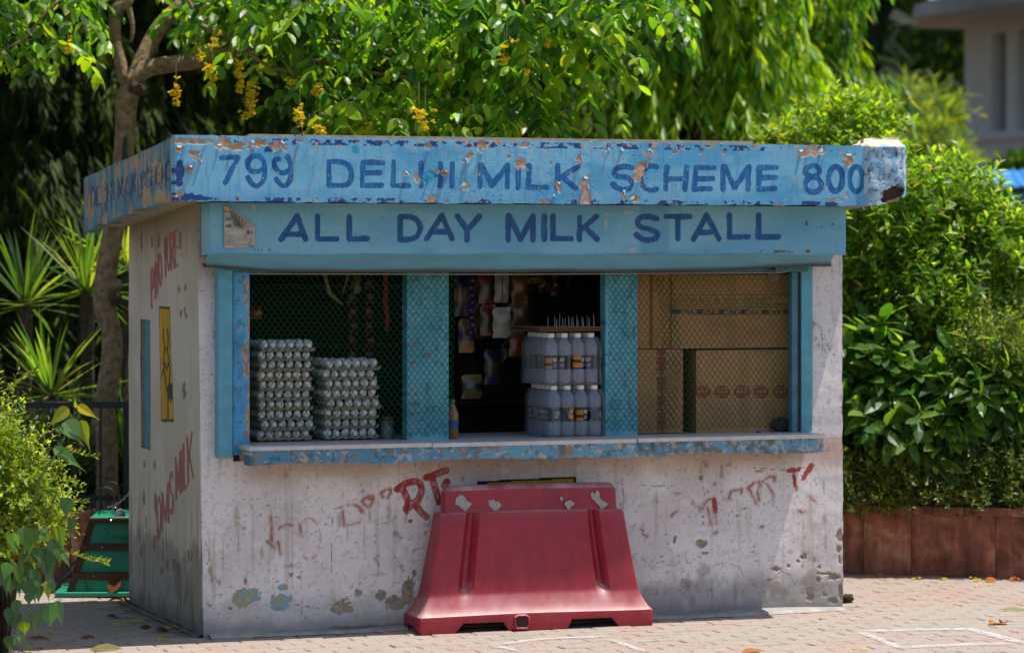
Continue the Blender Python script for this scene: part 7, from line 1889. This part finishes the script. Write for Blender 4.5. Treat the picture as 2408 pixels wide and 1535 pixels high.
hs = MB(); hs.tube([at_d(118, 1400, 16.2), at_d(150, 1360, 16.2), at_d(195, 1325, 16.15), at_d(222, 1285, 16.1)], .011, 7); hs.tube([at_d(128, 1370, 16.3), at_d(170, 1325, 16.3), at_d(218, 1292, 16.2)], .007, 6)
tag(hs.build('rubber_hose', M['iron'], None, True), 'black rubber hose leaning on the left flank of the green cart', 'hose')
p = at_d(283, 1208, 15.85)
pd = empty('padlock', tuple(p)); tag(pd, 'white covered padlock lying on top of the green cart', 'padlock')
MB().lathe([(.0, -.012), (.022, -.012), (.027, -.004), (.026, .008), (.018, .020), (.006, .026), (.0005, .026)], 14).build('cover', m_plain('white_padlock', '#b9b4aa', 0.35, var=.3, scale=60, bump=.2), pd, True)
MB().tube([(-.024 + .016 * math.cos(R_(t)) - .004, 0, .014 + .02 * math.sin(R_(t))) for t in range(-60, 230, 24)], .003, 6).build('shackle', M['steel'], pd, True)
ch = MB(); A, B = at_d(254, 1192, 15.9), at_d(312, 1148, 16.3)
for k in range(13):
    t = k / 12; c = A + (B - A) * t - np.array([0, 0, .02 * math.sin(math.pi * t)]); e = unit(B - A); n1 = unit(np.cross(e, [0, 0, 1])) if k % 2 else np.array([0, 0, 1.0]); n2 = n1
    ch.tube([c + e * .011 * math.cos(R_(a)) + n2 * .006 * math.sin(R_(a)) for a in range(0, 361, 45)], .0018, 4, cap=False)
tag(ch.build('chain', M['steel']), 'steel chain running from the green cart up behind the stall', 'chain')

# ================================================================== pale building far behind, right
M['render'] = m_plain('pale_grey_render', '#e6eaec', 0.9, var=0.12, scale=2.5, bump=0.15)
M['render_dark'] = m_plain('grey_louvre', '#aeb0b6', 0.8, var=0.15, scale=4, bump=0.1)  # darker grey of the louvre windows
M['slab'] = m_plain('grey_roof_slab', '#dcdbde', 0.9, var=0.2, scale=3, bump=0.2)
M['glass'] = m_plain('dark_window_glass', '#3b3f46', 0.15, var=0.2, scale=2, bump=0)
E0 = at_d(2268, VH, 42.5) * [1, 1, 0]
ex = RIGHT * .40 - FWD * .92; ang = math.atan2(ex[1], ex[0])
bd = empty('pale_building', tuple(E0), ang); tag(bd, 'pale grey building with a jutting flat eave at the top right', 'building')
# local x runs along the facade towards the camera, local y away from it to the right
zE = 1.75 + (VH - 60) / FPX * 42.5
wins = [(.68, 1.04), (1.30, 1.66), (1.92, 2.28), (2.54, 2.9)]
zs0, zs1 = 1.75 + (VH - 308) / FPX * 41.5, 1.75 + (VH - 75) / FPX * 41.5
wl = MB(); xs_ = [0] + [q for w_ in wins for q in w_] + [6.0]
for i in range(0, len(xs_), 2): wl.box((xs_[i], 0, 0), (xs_[i + 1], .3, zE + .02))
for a, b in wins: wl.box((a, 0, 0), (b, .3, zs0)).box((a, 0, zs1), (b, .3, zE + .02))
wl.box((0, .3, 0), (.3, 7, zE)).box((5.7, .3, 0), (6, 7, zE)).box((0, 6.8, 0), (6, 7, zE))
wl.build('wall', M['render'], bd)
for a, b in wins:
    f = MB().box((a, .20, zs0), (b, .24, zs1)).build('window', M['render_dark'], bd)
    MB().box((a + (b - a) * .62, .16, zs0 + .04), (a + (b - a) * .72, .2, zs1 - .04)).build('frame', M['glass'], f)
    MB().box((a + (b - a) * .05, .185, zs0 + .05), (a + (b - a) * .6, .199, zs1 - .05)).build('pane', M['render_dark'], f)
MB().box((-.02, -.06, zs0 - .12), (6.02, -.002, zs0 - .02)).build('sill_band', M['render'], bd)
MB().box((-.95, -1.15, zE + .02), (7, 7.4, zE + .26), .02).build('eave', M['slab'], bd)
MB().box((.1, .05, zE + .26), (6, 7, zE + 2.6)).build('upper_wall', M['render'], bd)

# ---- brown wall with a blue sheet roof at the right edge
S0 = at_d(2318, 560, 27) * [1, 1, 0]
hut = empty('blue_roofed_shed', tuple(S0), -TH - .12); tag(hut, 'brown walled shed under a bright blue sheet roof at the right edge', 'shed')
zr = 1.75 + (VH - 430) / FPX * 27
MB().box((.05, 0, 0), (2.2, 1.6, zr - .06)).build('wall', m_plain('brown_render', '#94816d', 0.9, var=.2, scale=3, bump=.2), hut)
M['bluesheet'] = m_plain('blue_sheet', '#3f8fd0', 0.35, var=0.2, scale=8, bump=0.1)
nx_ = 60; V = []
for i in range(nx_):
    x = -.12 + 2.5 * i / (nx_ - 1); h_ = .014 * math.sin(x * 2 * math.pi / .09)
    V += [(x, -.22, zr - .035 + h_), (x, 1.8, zr + .16 + h_), (x, -.22, zr - .055 + h_)]
F = np.array([[i * 3, (i + 1) * 3, (i + 1) * 3 + 1, i * 3 + 1] for i in range(nx_ - 1)] + [[i * 3 + 2, (i + 1) * 3 + 2, (i + 1) * 3, i * 3] for i in range(nx_ - 1)])
link('roof_sheet', np_mesh('roof_sheet', V, F, M['bluesheet']), hut)
MB().box((.05, -.06, zr - .16), (2.2, -.005, zr - .09)).build('fascia_board', M['bluesheet'], hut)
